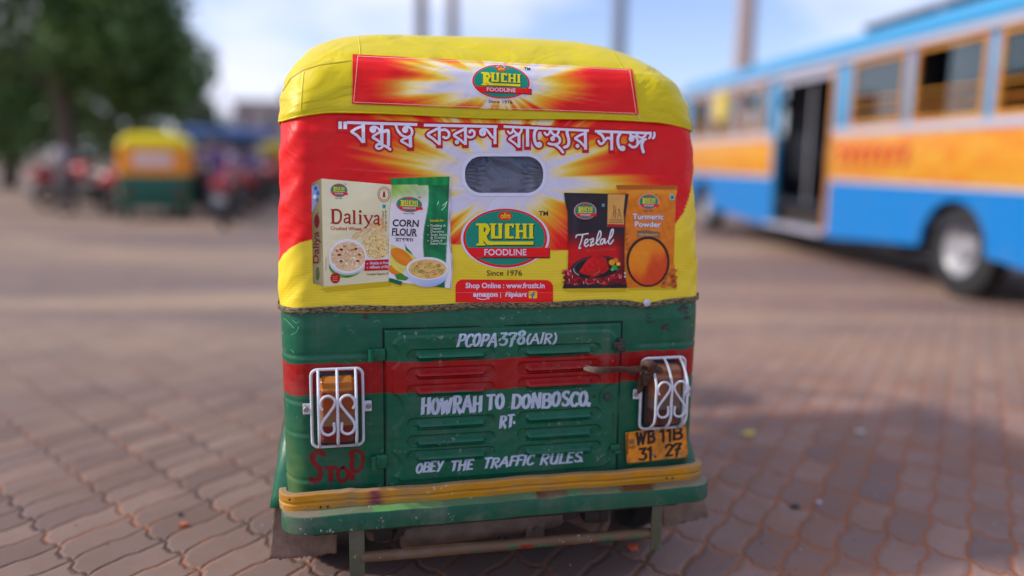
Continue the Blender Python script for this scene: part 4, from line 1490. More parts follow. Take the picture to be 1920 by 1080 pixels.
door = submesh('engine_door', dfa[fl < 0], rick)
door['label'] = 'louvred green and red engine door with white hand painted lettering'
for k in range(len(LOUV)):
    submesh('louver', dfa[fl == k], door)
door_b = BVHTree.FromPolygons(DP.tolist(), dfa.tolist())
# black tubes in place of the shaded gap round the door
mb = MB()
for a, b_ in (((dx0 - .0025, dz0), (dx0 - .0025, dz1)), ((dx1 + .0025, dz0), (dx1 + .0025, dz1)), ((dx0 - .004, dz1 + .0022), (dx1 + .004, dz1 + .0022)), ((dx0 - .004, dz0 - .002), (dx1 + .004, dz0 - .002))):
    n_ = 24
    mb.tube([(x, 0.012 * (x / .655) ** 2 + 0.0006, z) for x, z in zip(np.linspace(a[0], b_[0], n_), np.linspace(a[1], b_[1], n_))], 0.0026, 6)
mb.build('door_gap_shade', plain('gap_shade_black', (0.006, 0.007, 0.007), 0.9), rick)

# hinges on the left, clip and catch on the right, lock
def hinge(px, py, w=0.05, hgt=0.036):
    c = hit(px, py, -.006)
    mb = MB()
    mb.box(c[0] - w / 2, c[0] + w / 2, -0.014, 0.004, c[2] - hgt / 2, c[2] + hgt / 2, 0.003)
    mb.cyl((c[0] - w * .32, -0.015, c[2] - hgt * .48), (c[0] - w * .32, -0.015, c[2] + hgt * .50), 0.0085, n=14)
    mb.box(c[0] - w * .18, c[0] + w * .02, -0.0185, -0.010, c[2] - .008, c[2] + .010, 0.002)
    mb.c = [tuple(GREEN)] * len(mb.v)
    h = mb.build('door_hinge', M['enamel'], rick, color=True)
    s = MB().cyl((c[0] - w * .32, -0.0225, c[2] + hgt * .30), (c[0] - w * .32, -0.014, c[2] + hgt * .30), 0.004, n=10)
    s.build('hinge_bolt', M['grime_light'], h)


hinge(706, 665); hinge(711, 865, 0.050, 0.042)
c = hit(1158, 647, -.01)
mb = MB()
mb.box(c[0] - .016, c[0] + .014, -.026, -.004, c[2] - .011, c[2] + .011, .004)
mb.box(c[0] - .004, c[0] + .020, -.032, -.010, c[2] - .018, c[2] + .004, .004)
mb.box(c[0] + .002, c[0] + .012, -.022, -.002, c[2] + .006, c[2] + .022, .003)
mb.build('door_clip', M['grime'], rick)
c = hit(1152, 840, -.01)
mb = MB()
mb.box(c[0] - .014, c[0] + .016, -.016, 0, c[2] - .006, c[2] + .012, .003)
mb.box(c[0] - .002, c[0] + .018, -.022, -.004, c[2] - .016, c[2] - .006, .003)
mb.c = [tuple(GREEN)] * len(mb.v)
mb.build('door_catch', M['enamel'], rick, color=True)
c = hit(1140, 744, -.012)
mb = MB()
mb.lathe([(0, .0125), (.006, .0125), (.009, .0105), (.0085, .0085), (.011, .0075), (.0115, 0)], (c[0], -.006, c[2]), (0, -1, 0), 28)
lock = mb.build('door_lock', plain('grimy_lock_metal', (0.05, 0.085, 0.075), 0.45, 0.3), door)
mb = MB().box(c[0] - .0012, c[0] + .0012, -.0186, -.0160, c[2] - .005, c[2] + .005)
mb.build('keyhole', M['rubber'], door)
c = hit(1114, 743, -.012)
MB().lathe([(0, .0035), (.001, .0035), (.0012, 0)], (c[0], -.0136, c[2]), (0, -1, 0), 12).build('drilled_hole', M['rubber'], door)

# ---- brush lettering
BF = {
    'A': (0.95, [[(0.02, 1.0), (0.48, 0.0)], [(0.46, 0.0), (0.86, 1.0)], [(0.2, 0.62), (0.72, 0.62)]]),
    'B': (0.8, [[(0.15, 0), (0.15, 1)], [(0.1, 0.05), (0.55, 0.08), (0.68, 0.24), (0.52, 0.45), (0.15, 0.48)], [(0.2, 0.48), (0.62, 0.54), (0.74, 0.75), (0.55, 0.95), (0.1, 0.95)]]),
    'C': (0.75, [[(0.72, 0.2), (0.58, 0.06), (0.34, 0.08), (0.15, 0.35), (0.14, 0.68), (0.32, 0.94), (0.55, 0.94), (0.72, 0.78)]]),
    'D': (0.85, [[(0.16, 0), (0.16, 1)], [(0.06, 0.05), (0.48, 0.08), (0.74, 0.3), (0.74, 0.66), (0.5, 0.93), (0.08, 0.95)]]),
    'E': (0.68, [[(0.15, 0), (0.15, 1)], [(0.08, 0.06), (0.66, 0.04)], [(0.15, 0.48), (0.55, 0.46)], [(0.08, 0.95), (0.66, 0.92)]]),
    'F': (0.66, [[(0.15, 0), (0.15, 1)], [(0.08, 0.06), (0.68, 0.04)], [(0.15, 0.48), (0.56, 0.46)]]),
    'H': (0.88, [[(0.16, 0), (0.16, 1)], [(0.7, 0), (0.7, 1)], [(0.16, 0.5), (0.7, 0.46)]]),
    'I': (0.36, [[(0.18, 0), (0.18, 1)]]),
    'L': (0.66, [[(0.15, 0), (0.15, 1)], [(0.1, 0.94), (0.62, 0.92)]]),
    'N': (0.9, [[(0.14, 1), (0.16, 0)], [(0.16, 0.02), (0.68, 0.96)], [(0.7, 0), (0.7, 1)]]),
    'O': (0.85, [[(0.42, 0.05), (0.2, 0.22), (0.13, 0.55), (0.24, 0.86), (0.42, 0.95), (0.62, 0.8), (0.7, 0.48), (0.6, 0.16), (0.44, 0.05)]]),
    'P': (0.74, [[(0.16, 0), (0.12, 1)], [(0.06, 0.06), (0.52, 0.07), (0.68, 0.26), (0.55, 0.48), (0.16, 0.54)]]),
    'R': (0.84, [[(0.16, 0), (0.14, 1)], [(0.06, 0.06), (0.52, 0.07), (0.66, 0.24), (0.52, 0.44), (0.16, 0.5)], [(0.3, 0.5), (0.72, 1.02)]]),
    'S': (0.74, [[(0.68, 0.16), (0.5, 0.05), (0.24, 0.12), (0.18, 0.32), (0.42, 0.48), (0.66, 0.64), (0.62, 0.86), (0.36, 0.95), (0.1, 0.82)]]),
    'T': (0.78, [[(0.4, 0.02), (0.38, 1)], [(0.02, 0.08), (0.78, 0.05)]]),
    'U': (0.84, [[(0.15, 0), (0.15, 0.7), (0.3, 0.93), (0.52, 0.92), (0.66, 0.7)], [(0.68, 0), (0.68, 1)]]),
    'W': (1.15, [[(0.1, 0), (0.28, 1)], [(0.28, 0.96), (0.52, 0.2)], [(0.52, 0.15), (0.72, 1)], [(0.72, 0.96), (0.98, 0)]]),
    'Y': (0.8, [[(0.1, 0), (0.4, 0.5)], [(0.72, 0), (0.28, 1.02)]]),
    '3': (0.74, [[(0.1, 0.08), (0.65, 0.05)], [(0.62, 0.06), (0.34, 0.42), (0.62, 0.55), (0.64, 0.8), (0.42, 0.97), (0.1, 0.9)]]),
    '7': (0.74, [[(0.08, 0.2), (0.2, 0.05), (0.7, 0.06)], [(0.68, 0.06), (0.4, 0.5), (0.3, 1.05)], [(0.22, 0.5), (0.6, 0.46)]]),
    '8': (0.72, [[(0.38, 0.05), (0.18, 0.18), (0.26, 0.4), (0.56, 0.58), (0.6, 0.84), (0.36, 0.97), (0.14, 0.82), (0.24, 0.56), (0.52, 0.36), (0.58, 0.14), (0.38, 0.05)]]),
    '1': (0.5, [[(0.1, 0.16), (0.3, 0.02)], [(0.3, 0), (0.3, 1)]]),
    '2': (0.72, [[(0.12, 0.22), (0.26, 0.05), (0.52, 0.06), (0.64, 0.26), (0.5, 0.5), (0.12, 0.93)], [(0.1, 0.94), (0.66, 0.94)]]),
    '(': (0.4, [[(0.36, -0.05), (0.16, 0.25), (0.14, 0.7), (0.3, 1.02)]]),
    ')': (0.4, [[(0.08, -0.05), (0.28, 0.25), (0.26, 0.7), (0.08, 1.02)]]),
    '/': (0.36, [[(0.24, 0), (0.12, 1)]]),
    '.': (0.35, [[(0.13, 0.86), (0.17, 1.0)]]),
    '-': (0.36, [[(0.14, 0.42), (0.2, 0.54)]]),
    ' ': (0.5, []),
}


def brush(d, txt, x0, x1, y0, y1, h, slant, w, col, z=0.0, cap=False, thin=0.62, tip=0.45, jit=0.03, upright_y=False):
    tot = sum(BF[c][0] for c in txt)
    k = (x1 - x0) / tot
    x = 0.0
    r = np.random.default_rng(len(txt) * 7 + int(x0))
    n = 0
    for ch in txt:
        adv, strokes = BF[ch]
        jy, js = r.normal(0, jit) * h, 1 + r.normal(0, jit)
        for st_ in strokes:
            pts = []
            P_ = smooth_line(st_, 5) if len(st_) > 2 else np.array(st_, float)
            for (u, v) in P_:
                bx = x0 + (x + u * 1.0) * k
                t = (bx - x0) / (x1 - x0)
                yb = y0 + (y1 - y0) * t + jy
                pts.append((bx + (1 - v) * h * slant, yb - (1 - v) * h * js))
            pts = np.array(pts)
            # a flat brush: verticals broad, horizontals thinner
            dd = np.gradient(pts, axis=0)
            an = np.abs(dd[:, 1]) / (np.hypot(dd[:, 0], dd[:, 1]) + 1e-9)
            ww = w * (thin + (1 - thin) * an)
            cc = col * (1 + 0.02 * r.normal())
            d.line(pts, ww, np.clip(cc, 0, 0.9), z + 2.5e-5 * (n % 10), cap, tip)
            n += 1
        x += adv


LW = np.array([0.66, 0.73, 0.86])
d = Decal()
brush(d, 'PCOPA-', 856, 938, 652, 648, 24, 0.22, 5.2, LW)
brush(d, '378', 934, 984, 648.5, 646.5, 25, 0.12, 5.6, alb((180, 206, 226)))
brush(d, '(A/R)', 985, 1043, 646, 644, 20, 0.15, 4.0, LW)
d.finish('painted_lettering', door_b, M['lettering'], door, 0.0005, 3.0)
d = Decal()
brush(d, 'HOWRAH', 789, 904, 778, 771, 31, 0.04, 6.9, LW, tip=.3)
brush(d, 'TO', 911, 946, 769, 768, 28, 0.04, 6.7, LW, tip=.3)
brush(d, 'DONBOSCO', 958, 1102, 767, 760, 28, 0.08, 6.6, LW, tip=.3)
d.poly([(1101, 753), (1108, 755), (1106, 763), (1099, 761)], LW, 0.0002)
d.finish('painted_lettering', door_b, M['lettering'], door, 0.0005, 3.0)
d = Decal()
brush(d, 'RT', 936, 963, 803, 801, 24, 0.08, 5.6, LW)
d.poly([(962, 789), (966, 789.5), (966, 795), (961.5, 794.5)], LW, 0.0002)
d.finish('painted_lettering', door_b, M['lettering'], door, 0.0005, 3.0)
d = Decal()
brush(d, 'OBEY', 778, 829, 887, 883, 19, 0.20, 4.7, LW)
brush(d, 'THE', 843, 886, 883, 880, 19, 0.18, 4.9, LW)
d.finish('painted_lettering', door_b, M['lettering'], door, 0.0005, 3.0)
d = Decal()
brush(d, 'TRAFFIC', 904, 999, 878, 871, 19.5, 0.26, 4.8, LW)
brush(d, 'RULES', 1011, 1089, 872, 866, 19.5, 0.26, 4.8, LW)
d.poly([(1088, 862), (1093, 862.5), (1092, 866.5), (1087, 866)], LW, 0.0002)
d.finish('painted_lettering', door_b, M['lettering'], door, 0.0005, 3.0)
d = Decal()
for x, y in ((1119, 857), (1123, 860), (1127, 855), (1121, 862), (1130, 853), (1081, 634), (1104, 640), (1108, 637)):
    d = Decal()
    d.line([(x, y), (x + 3 * math.cos(x), y + 2 * math.sin(x * 3))], 1.4, alb((160, 196, 180)), 0.0, False)
    d.finish('paint_chip', door_b, M['lettering'], door, 0.0007, 4)
STC = alb((132, 30, 36))
d = Decal()
d.line(smooth_line([(607, 852), (600, 847.5), (591, 849), (585.5, 857), (588, 866), (597, 876), (601, 886), (598, 897), (591, 902), (584, 899)]), 10, STC, 0)
d.line([(609, 877), (632, 876.5)], 7.5, STC, 0.0003, False); d.line([(620.5, 878), (620, 903)], 10, STC, 0.00033, False)
d.line(smooth_line([(643, 877), (635, 882), (633.5, 892), (637, 901), (645, 901), (651, 895), (651.5, 885), (647, 878), (643, 877)]), 7.5, STC, 0.0003)
d.line([(660, 848), (660, 901)], 9.5, STC, 0.00036, False)
d.line(smooth_line([(656, 848), (668, 845), (678, 850), (680, 862), (676, 878), (668, 884), (663, 882)]), 7, STC, 0.00039)
d.finish('stop_lettering', body_b, M['lettering'], body, 0.0006, 9)

# ---- tail lamps with wire guards
def lens_mat(name, col, mesh=0.0, dusty=0.25):
    m, n, b = new_mat(name)
    v = objvec(n)
    f = ramp(n, noise(n, v, 22, 6), 0.4, 0.75)
    n.links.new(mixc(n, math_n(n, 'MULTIPLY', f, dusty), col, (0.20, 0.15, 0.11)), b.inputs['Base Color'])
    b.inputs['Roughness'].default_value = 0.22
    b.inputs['Specular IOR Level'].default_value = 0.35
    br = n.nodes.new('ShaderNodeTexWave'); br.bands_direction = 'X'; br.inputs['Scale'].default_value = 90
    b2 = n.nodes.new('ShaderNodeTexWave'); b2.bands_direction = 'Z'; b2.inputs['Scale'].default_value = 90 if mesh else 3
    n.links.new(v, br.inputs['Vector']); n.links.new(v, b2.inputs['Vector'])
    bump(n, b, math_n(n, 'ADD', br.outputs['Fac'], b2.outputs['Fac']), 0.5 if mesh else 0.25, 0.002)
    return m


M['amber'] = lens_mat('amber_lens', (0.31, 0.060, 0.009), 0, .15)
M['amber_bright'] = lens_mat('bright_amber_lens', (0.44, 0.135, 0.010), 0, 0.2)
M['clear'] = lens_mat('clear_ribbed_lens', (0.25, 0.115, 0.045), 1, 0.15)
M['redlens'] = lens_mat('red_lens', (0.16, 0.012, 0.010), 0, .12)
M['amber_d'] = lens_mat('dusty_amber_lens', (0.30, 0.085, 0.03), 0, 0.7)
M['clear_d'] = lens_mat('dusty_clear_lens', (0.17, 0.10, 0.07), 1, 0.7)
M['red_d'] = lens_mat('dusty_red_lens', (0.085, 0.022, 0.022), 0, 0.6)
WHP = np.array([0.84, 0.84, 0.88])


def round_box(cx, cz, w, h, y0, y1, r, bev, n=8):
    """rounded slab facing -y between depth y0 (back) and y1 (front)"""
    vs, fs = [], []
    rings = [(0, y0), (0, y1 + bev), (bev * .3, y1 + bev * .3), (bev, y1)]
    for ins, y in rings:
        for x, z in stadium(cx, cz, w / 2 - ins, h / 2 - ins, max(0.001, r - ins * .6), n):
            vs.append((x, y, z))
    N = 4 * (n + 1)
    for q in range(len(rings) - 1):
        for i in range(N):
            j = (i + 1) % N
            fs.append((q * N + i, q * N + j, (q + 1) * N + j, (q + 1) * N + i))
    fs.append(tuple((len(rings) - 1) * N + i for i in range(N)))
    fs.append(tuple(range(N))[::-1])
    return vs, fs


def tail_lamp(px, py, dusty, side):
    c = hit(px, py, -.03)
    cx, cz = float(c[0]), float(c[2])
    w, h = 0.104, 0.196
    y0 = 0.010 * 1 + 0.012 * (cx / .655) ** 2
    mb = MB()
    mb.add(*round_box(cx + 0.006 * -side * 0, cz - .004, w + 0.016, h + 0.018, y0 + .010, -0.020, 0.022, 0.006))
    lamp = mb.build('tail_lamp', plain('lamp_housing', (0.022, 0.019, 0.018), 0.6, 0, .4, 20), rick)
    lamp['label'] = 'dusty brown tail lamp behind a white wire guard' if dusty else 'amber and red tail lamp behind a white wire guard'
    A, K, Rd = (M['amber_d'], M['clear_d'], M['red_d']) if dusty else (M['amber'], M['clear'], M['redlens'])
    zt = cz + h / 2

    nxl, nzl = 46, 84
    gx_, gz_ = np.meshgrid(np.linspace(cx - w / 2, cx + w / 2, nxl), np.linspace(zt, cz - h / 2, nzl))
    ed_ = -rrect(gx_, gz_, cx - w / 2, cx + w / 2, cz - h / 2, zt, .016)
    dep = .040 * np.sqrt(np.clip(ed_ / .010, 0, 1)) + .004 * np.cos((gx_ - cx) / w * PI) - .006 * sstep(zt - .036, zt - .028, gz_) * (ed_ > .004)
    LV = np.stack([gx_, -.016 - dep, gz_], -1).reshape(-1, 3)
    lf = np.array(grid_faces(nzl, nxl, True))
    okf = (ed_.ravel()[lf] > -0.0008).all(axis=1)
    lf = lf[okf]
    zc_ = LV[lf][:, :, 2].mean(axis=1)
    mi_ = np.select([zc_ > zt - .034, zc_ > zt - .100, zc_ > zt - .137], [0, 1, 2], 3)
    for q_, nm_, mt_ in ((0, 'amber_cap', M['amber_bright'] if not dusty else A), (1, 'amber_lens', A), (2, 'clear_lens', K), (3, 'red_lens', Rd)):
        ff_ = lf[mi_ == q_]
        u_, inv_ = np.unique(ff_.ravel(), return_inverse=True)
        mesh_obj(nm_, LV[u_], inv_.reshape(-1, 4).tolist(), mt_, lamp)
    for sx in (-1, 1):
        for zz in (zt - .044, cz - h / 2 + .018):
            MB().lathe([(0, .0062), (.002, .0062), (.0021, .0035), (.0005, .003), (.0005, 0)], (cx + sx * w * .36, -.0565, zz), (0, -1, 0), 14).build('lens_screw', M['rust'], lamp)
    # guard
    t = 0.0046
    g = MB()
    gw, gh = 0.146, 0.232
    fr = stadium(cx, cz, gw / 2, gh / 2, 0.018, 7)
    g.tube([(x, -.012, z) for x, z in fr], t, 10, closed=True)
    ob = -0.082

    def bar(dx, dxo):
        z1, z0 = cz + gh / 2, cz - gh / 2
        pts = [(cx + dx, -.014, z1 - .001), (cx + dx + (dxo - dx) * .55, ob * .62, z1 - .024), (cx + dxo, ob, z1 - .066), (cx + dxo, ob - .002, cz), (cx + dxo, ob, z0 + .050), (cx + dx + (dxo - dx) * .6, ob * .60, z0 + .016), (cx + dx, -.014, z0 + .001)]
        g.tube(smooth_line3(pts), t * .92, 10)
    for q in (-1, 0, 1):
        bar(q * .053, q * .052)
    S = [(265, 530), (243, 490), (250, 432), (292, 386), (352, 386), (396, 432), (388, 490), (330, 575), (268, 660), (246, 730), (272, 792), (330, 812), (384, 775), (382, 680)]
    for sg in (1, -1):
        pts = [(cx + sg * (x - 425) / 6.35 / 600, ob - .004, cz - (y - 600) / 6.35 / 600) for x, y in S]
        g.tube(smooth_line3(pts), t * .85, 9)
    g.c = [tuple(WHP)] * len(g.v)
    guard = g.build('lamp_guard', M['white_wire'], lamp, color=True, angle=60)
    for sx in (-1, 1):
        tb = MB()
        tb.box(cx + sx * (gw / 2 + .012) - .013, cx + sx * (gw / 2 + .012) + .013, -.011, -.007, cz - .016, cz + .016, .0015)
        tb.c = [tuple(WHP)] * len(tb.v)
        tb.build('guard_tab', M['white_wire'], lamp, color=True)
        sc_ = MB()
        sc_.lathe([(0, .0078), (.002, .0078), (.004, .006), (.0045, .003), (.0030, 0)], (cx + sx * (gw / 2 + .016), -.0108, cz), (0, -1, 0), 16)
        sc_.build('tab_screw', M['screw'], lamp)
    return cx, cz


def smooth_line3(pts, k=6):
    P = np.array(pts, float)
    Q = np.vstack([2 * P[0] - P[1], P, 2 * P[-1] - P[-2]])
    out = []
    for i in range(1, len(Q) - 2):
        a, b, c, e = Q[i - 1], Q[i], Q[i + 1], Q[i + 2]
        for t in np.linspace(0, 1, k, endpoint=False):
            out.append(tuple(0.5 * ((2 * b) + (-a + c) * t + (2 * a - 5 * b + 4 * c - e) * t * t + (-a + 3 * b - 3 * c + e) * t ** 3)))
    out.append(tuple(P[-1]))
    return out


lcx, lcz = tail_lamp(633, 768, False, -1)
rcx, rcz = tail_lamp(1246, 740, True, 1)

# ---- number plate
pc = [hit(1174, 812, -.012), hit(1288, 797, -.012), hit(1291, 858, -.012), hit(1176, 870, -.012)]
m, n, b = new_mat('worn_yellow_plate')
v = objvec(n)
f = ramp(n, noise(n, v, 28, 7, .65), 0.44, 0.72)
c = mixc(n, f, attr(n), (0.23, 0.115, 0.03))
f2 = ramp(n, noise(n, v, 70, 4), 0.60, 0.70)
c = mixc(n, math_n(n, 'MULTIPLY', f2, 0.5), c, (0.10, 0.06, 0.03))
n.links.new(c, b.inputs['Base Color']); b.inputs['Roughness'].default_value = 0.45
bump(n, b, noise(n, v, 14, 3), 0.25, 0.01)
M['plate'] = m
nu, nv = 40, 26
vs = []
uu = np.linspace(0, 1, nu); vvv = np.linspace(0, 1, nv)
for q in vvv:
    for p_ in uu:
        a = pc[0] * (1 - p_) + pc[1] * p_; b_ = pc[3] * (1 - p_) + pc[2] * p_
        w_ = a * (1 - q) + b_ * q
        w_ = w_.copy()
        ed = min(p_, 1 - p_) * 2.2, min(q, 1 - q) * 1.2
        w_[1] = -0.0125 + 0.012 * (w_[0] / .655) ** 2 - 0.004 * q * p_ - (0.0022 if min(ed) < .055 else 0) + 0.0012 * math.sin(p_ * 7 + q * 4)
        vs.append(w_)
fs = grid_faces(nv, nu, True)
ca = [((p_ - .5) * 2, (q - .5) * 2) for q in vvv for p_ in uu]
def incorner(f):
    x = sum(abs(ca[i][0]) for i in f) / 4; y = sum(abs(ca[i][1]) for i in f) / 4
    dx_, dy_ = (x - .955) * 58, (y - .92) * 30
    return dx_ > 0 and dy_ > 0 and math.hypot(dx_, dy_) > 2.4
pb_ = BVHTree.FromPolygons([tuple(q) for q in vs], fs)
plate = mesh_obj('number_plate', vs, [f for f in fs if not incorner(f)], M['plate'], rick, np.tile(alb((214, 138, 18)), (len(vs), 1)))
so_ = plate.modifiers.new('thickness', 'SOLIDIFY'); so_.thickness = 0.0016; so_.offset = -1
PB = (0.020, 0.018, 0.018)
d = Decal()
bo = stadium(1232.5, 834, 56.5, 30.5, 7, 6)
bo = [(x, y - (x - 1232) * 0.118) for x, y in bo]
d.line(bo, 2.0, PB, 0.0, False, closed=True)
brush(d, 'WB', 1192, 1228, 834, 829, 23, 0.0, 5.0, np.array(PB), 0.0002, True, 0.9, 0.0, 0.01)
brush(d, '11', 1236, 1261, 829, 826, 23, 0.0, 5.0, np.array(PB), 0.0002, True, 0.9, 0.0, 0.01)
brush(d, 'B', 1260, 1280, 825, 823, 23, 0.0, 5.0, np.array(PB), 0.0002, True, 0.9, 0.0, 0.01)
brush(d, '31', 1197, 1224, 864, 861, 23, 0.0, 4.8, np.array(PB), 0.0002, True, 0.9, 0.0, 0.01)
brush(d, '27', 1246, 1278, 857, 853, 23, 0.0, 4.8, np.array(PB), 0.0002, True, 0.9, 0.0, 0.01)
d.ell(1228.5, 856.5, 2.3, 2.3, PB, 0.0002, 12)
d.text('IND', 1178.5, 842, 6.0, PB, 0.0002, 12.5, -0.11, 0, 0.0)
d.poly([(1179, 824), (1189.5, 822.5), (1190, 832), (1179.5, 833)], alb((150, 112, 80)), 0.0002)
d.finish('plate_lettering', pb_, M['lettering'], plate, 0.0006, 9)
for px, py in ((1230, 811.5), (1228, 853)):
    c = hit(px, py, -.014)
    MB().lathe([(0, .0045), (.002, .0045), (.0035, .003), (.0038, 0)], (c[0], -.0125 + .006, c[2]), (0, -1, 0), 12).build('plate_bolt', M['steel'], plate)

# ---- bumper: yellow pressed strip above a green channel, posts and a lower pipe
def bent_path(xl, xr, yf, yb, r, n=90):
    pts = []
    for y in np.linspace(yb, yf + r, 6, endpoint=False): pts.append((xl, y))
    for a in np.linspace(0, PI / 2, 10, endpoint=False): pts.append((xl + r - r * math.cos(a), yf + r - r * math.sin(a)))
    for x in np.linspace(xl + r, xr - r, n): pts.append((x, yf))
    for a in np.linspace(0, PI / 2, 11)[1:]: pts.append((xr - r + r * math.sin(a), yf + r - r * math.cos(a)))
    for y in np.linspace(yf + r, yb, 7)[1:]: pts.append((xr, y))
    return np.array(pts)


def sweep(path, sec, zoff=None, closed=True):
    """sec: (out, z) outline; out is measured outwards from the path"""
    P = path
    T = np.gradient(P, axis=0); T /= np.hypot(T[:, 0], T[:, 1])[:, None]
    Nn = np.column_stack([T[:, 1], -T[:, 0]])
    V = []
    for i in range(len(P)):
        for o_, z in sec:
            q = P[i] + Nn[i] * o_
            V.append((q[0], q[1], z + (zoff[i] if zoff is not None else 0)))
    f = grid_faces(len(P), len(sec), False, closed)
    m_ = len(sec)
    if closed:
        f += [tuple(range(m_)), tuple((len(P) - 1) * m_ + k for k in range(m_))[::-1]]
    return np.array(V), f


gy = -0.105
gl, gr = float(hit(527, 965, -.04)[0]), float(hit(1325, 905, -.04)[0])
zt_ = float(hit(910, 944, gy)[2]); zb_ = float(hit(910, 976, gy)[2])
path = bent_path(gl, gr, gy, 0.16, 0.075, 120)
zo = 0.0012 * np.sin(path[:, 0] * 11) + 0.0007 * np.sin(path[:, 0] * 37)
sec = [(0, zb_ + .003), (0, zt_ - .004), (-.002, zt_ - .001), (-.005, zt_), (-.060, zt_ + .002), (-.060, zt_ - .004), (-.006, zt_ - .006), (-.005, zb_ + .004), (-.008, zb_), (-.003, zb_)]
V, f = sweep(path, sec, zo)
bc = np.tile(alb((22, 88, 68)), (len(V), 1))
bx_ = V[:, 0]
wr2 = (np.sin(bx_ * 17 + 1) + np.sin(bx_ * 41 + 2) + np.sin(bx_ * 7)) * .5
bc = bc + np.clip(wr2, 0, 1)[:, None] * (alb((70, 96, 78)) - bc) * .45
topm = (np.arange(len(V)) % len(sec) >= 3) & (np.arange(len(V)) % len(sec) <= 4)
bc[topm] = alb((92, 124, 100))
qx, qy = proj(V)
for x0, x1, cc in ((1006, 1042, (92, 66, 50)), (1166, 1226, (96, 66, 50)), (527, 600, (132, 124, 112)), (1226, 1325, (128, 116, 102)), (1042, 1064, (100, 92, 80)), (600, 700, (112, 124, 106)), (700, 830, (104, 150, 100)), (1090, 1166, (112, 112, 96))):
    bc[topm & (qx > x0) & (qx < x1)] = alb(cc)
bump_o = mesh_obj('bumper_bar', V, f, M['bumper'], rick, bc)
bump_o['label'] = 'chipped green bumper channel'
bm_ = bmesh.new(); bm_.from_mesh(bump_o.data)
for e in bm_.edges:
    if len(e.link_faces) == 2 and e.calc_face_angle(0) > 0.6: e.smooth = False
bm_.to_mesh(bump_o.data); bm_.free()
# yellow strip
yy = -0.052
yl, yr = float(hit(526, 940, -.01)[0]), float(hit(1311, 885, -.01)[0])
z1y = float(hit(910, 903, yy)[2]); z0y = float(hit(910, 930, yy)[2]) - .006
hgt = z1y - z0y
path = bent_path(yl, yr, yy, yy + 0.062, 0.05, 160)
zo = 0.0016 * np.sin(path[:, 0] * 9 + 1) + 0.0010 * np.sin(path[:, 0] * 33) + 0.006 * np.exp(-((path[:, 0] + 0.47) / 0.02) ** 2) * 0.6
sec = [(.000, z0y), (.0035, z0y + hgt * .04), (.0045, z0y + hgt * .40), (.0020, z0y + hgt * .48), (.0022, z0y + hgt * .56), (.0050, z0y + hgt * .64), (.0040, z0y + hgt * .93), (.0028, z1y - .001), (-.002, z1y + .001), (-.016, z1y + .0015),
       (-.016, z1y - .003), (-.002, z1y - .006), (-.003, z0y)]
V, f = sweep(path, sec, zo)
yc = np.tile(alb((206, 146, 34)), (len(V), 1))
k_ = np.arange(len(V)) % len(sec)
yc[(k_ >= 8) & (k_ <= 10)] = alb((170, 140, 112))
qx, qy = proj(V)
m_ = (k_ < 8)
st_ = np.exp(-((qx - 704 - 3 * np.sin(qy)) / 14) ** 2)[:, None] * m_[:, None]
yc = yc * (1 - st_) + alb((128, 52, 76)) * st_
en = np.clip((545 - qx) / 20, 0, 1)[:, None] + np.clip((qx - 1288) / 20, 0, 1)[:, None]
yc = yc * (1 - .5 * en) + alb((150, 128, 96)) * .5 * en
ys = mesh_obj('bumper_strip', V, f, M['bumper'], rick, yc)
bm_ = bmesh.new(); bm_.from_mesh(ys.data)
for e in bm_.edges:
    if len(e.link_faces) == 2 and e.calc_face_angle(0) > 0.30: e.smooth = False
bm_.to_mesh(ys.data); bm_.free()
ys['label'] = 'dirty yellow pressed strip above the green bumper channel'
for px, py in ((601, 951), (614.5, 950), (1250, 897), (1261, 896.5), (543, 937)):
    c = hit(px, py, yy - .006)
    MB().lathe([(0, .0032), (.0016, .0032), (.0017, 0)], (c[0], yy - .0055, c[2]), (0, -1, 0), 10).build('bolt_hole', M['rubber'], ys)
# body sill below the door
mb = MB().box(-.60, .60, 0.002, 0.03, 0.262, 0.322, .006)
mb.c = [tuple(alb((18, 72, 56)))] * len(mb.v)
mb.build('rear_sill', M['bumper'], rick, color=True)
# posts
def post(pxl, pxr, pyt, pyb, yd, lowz):
    a, b_ = hit(pxl, pyb, yd), hit(pxr, pyb, yd)
    x0, x1 = float(a[0]), float(b_[0])
    mb = MB()
    mb.box(x0, x1, yd, yd + .006, lowz, zb_ + .001, .0015, col=tuple(alb((92, 94, 78))))
    mb.box(x1 - .006, x1, yd + .006, yd + .05, lowz, zb_ + .001, .0015, col=tuple(alb((128, 120, 98))))
    return mb.build('bumper_post', M['bumper'], rick, color=True), x0, x1


_, pl0, pl1 = post(655, 684, 985, 1040, -.085, 0.075)
_, pr0, pr1 = post(1221, 1240, 935, 1000, -.085, 0.115)
mb = MB()
zp_ = float(hit(910, 1021, -.07)[2])
za = float(hit(690, 1042, -.07)[2]); zb2 = float(hit(1222, 1000, -.07)[2])
xs_ = np.linspace(pl1 - .01, pr0 + .012, 60)
mb.tube([(x, -.070 + .004 * math.sin(x * 5), za + (zb2 - za) * (x - xs_[0]) / (xs_[-1] - xs_[0])) for x in xs_], 0.0165, 16)
pcx = np.array(mb.v)
cc = np.tile(alb((112, 88, 72)), (len(pcx), 1))
qx, qy = proj(pcx)
g_ = (np.sin(pcx[:, 0] * 23) + np.sin(pcx[:, 0] * 61 + 1) + np.sin(pcx[:, 2] * 700)) > 0.9
low = pcx[:, 2] < (za + (zb2 - za) * (pcx[:, 0] - xs_[0]) / (xs_[-1] - xs_[0]))
cc[g_ & low & (qx > 880)] = alb((40, 112, 82))
cc[low & (qx > 970) & (qx < 1002)] = alb((140, 50, 40))
mb.c = [tuple(q) for q in cc]
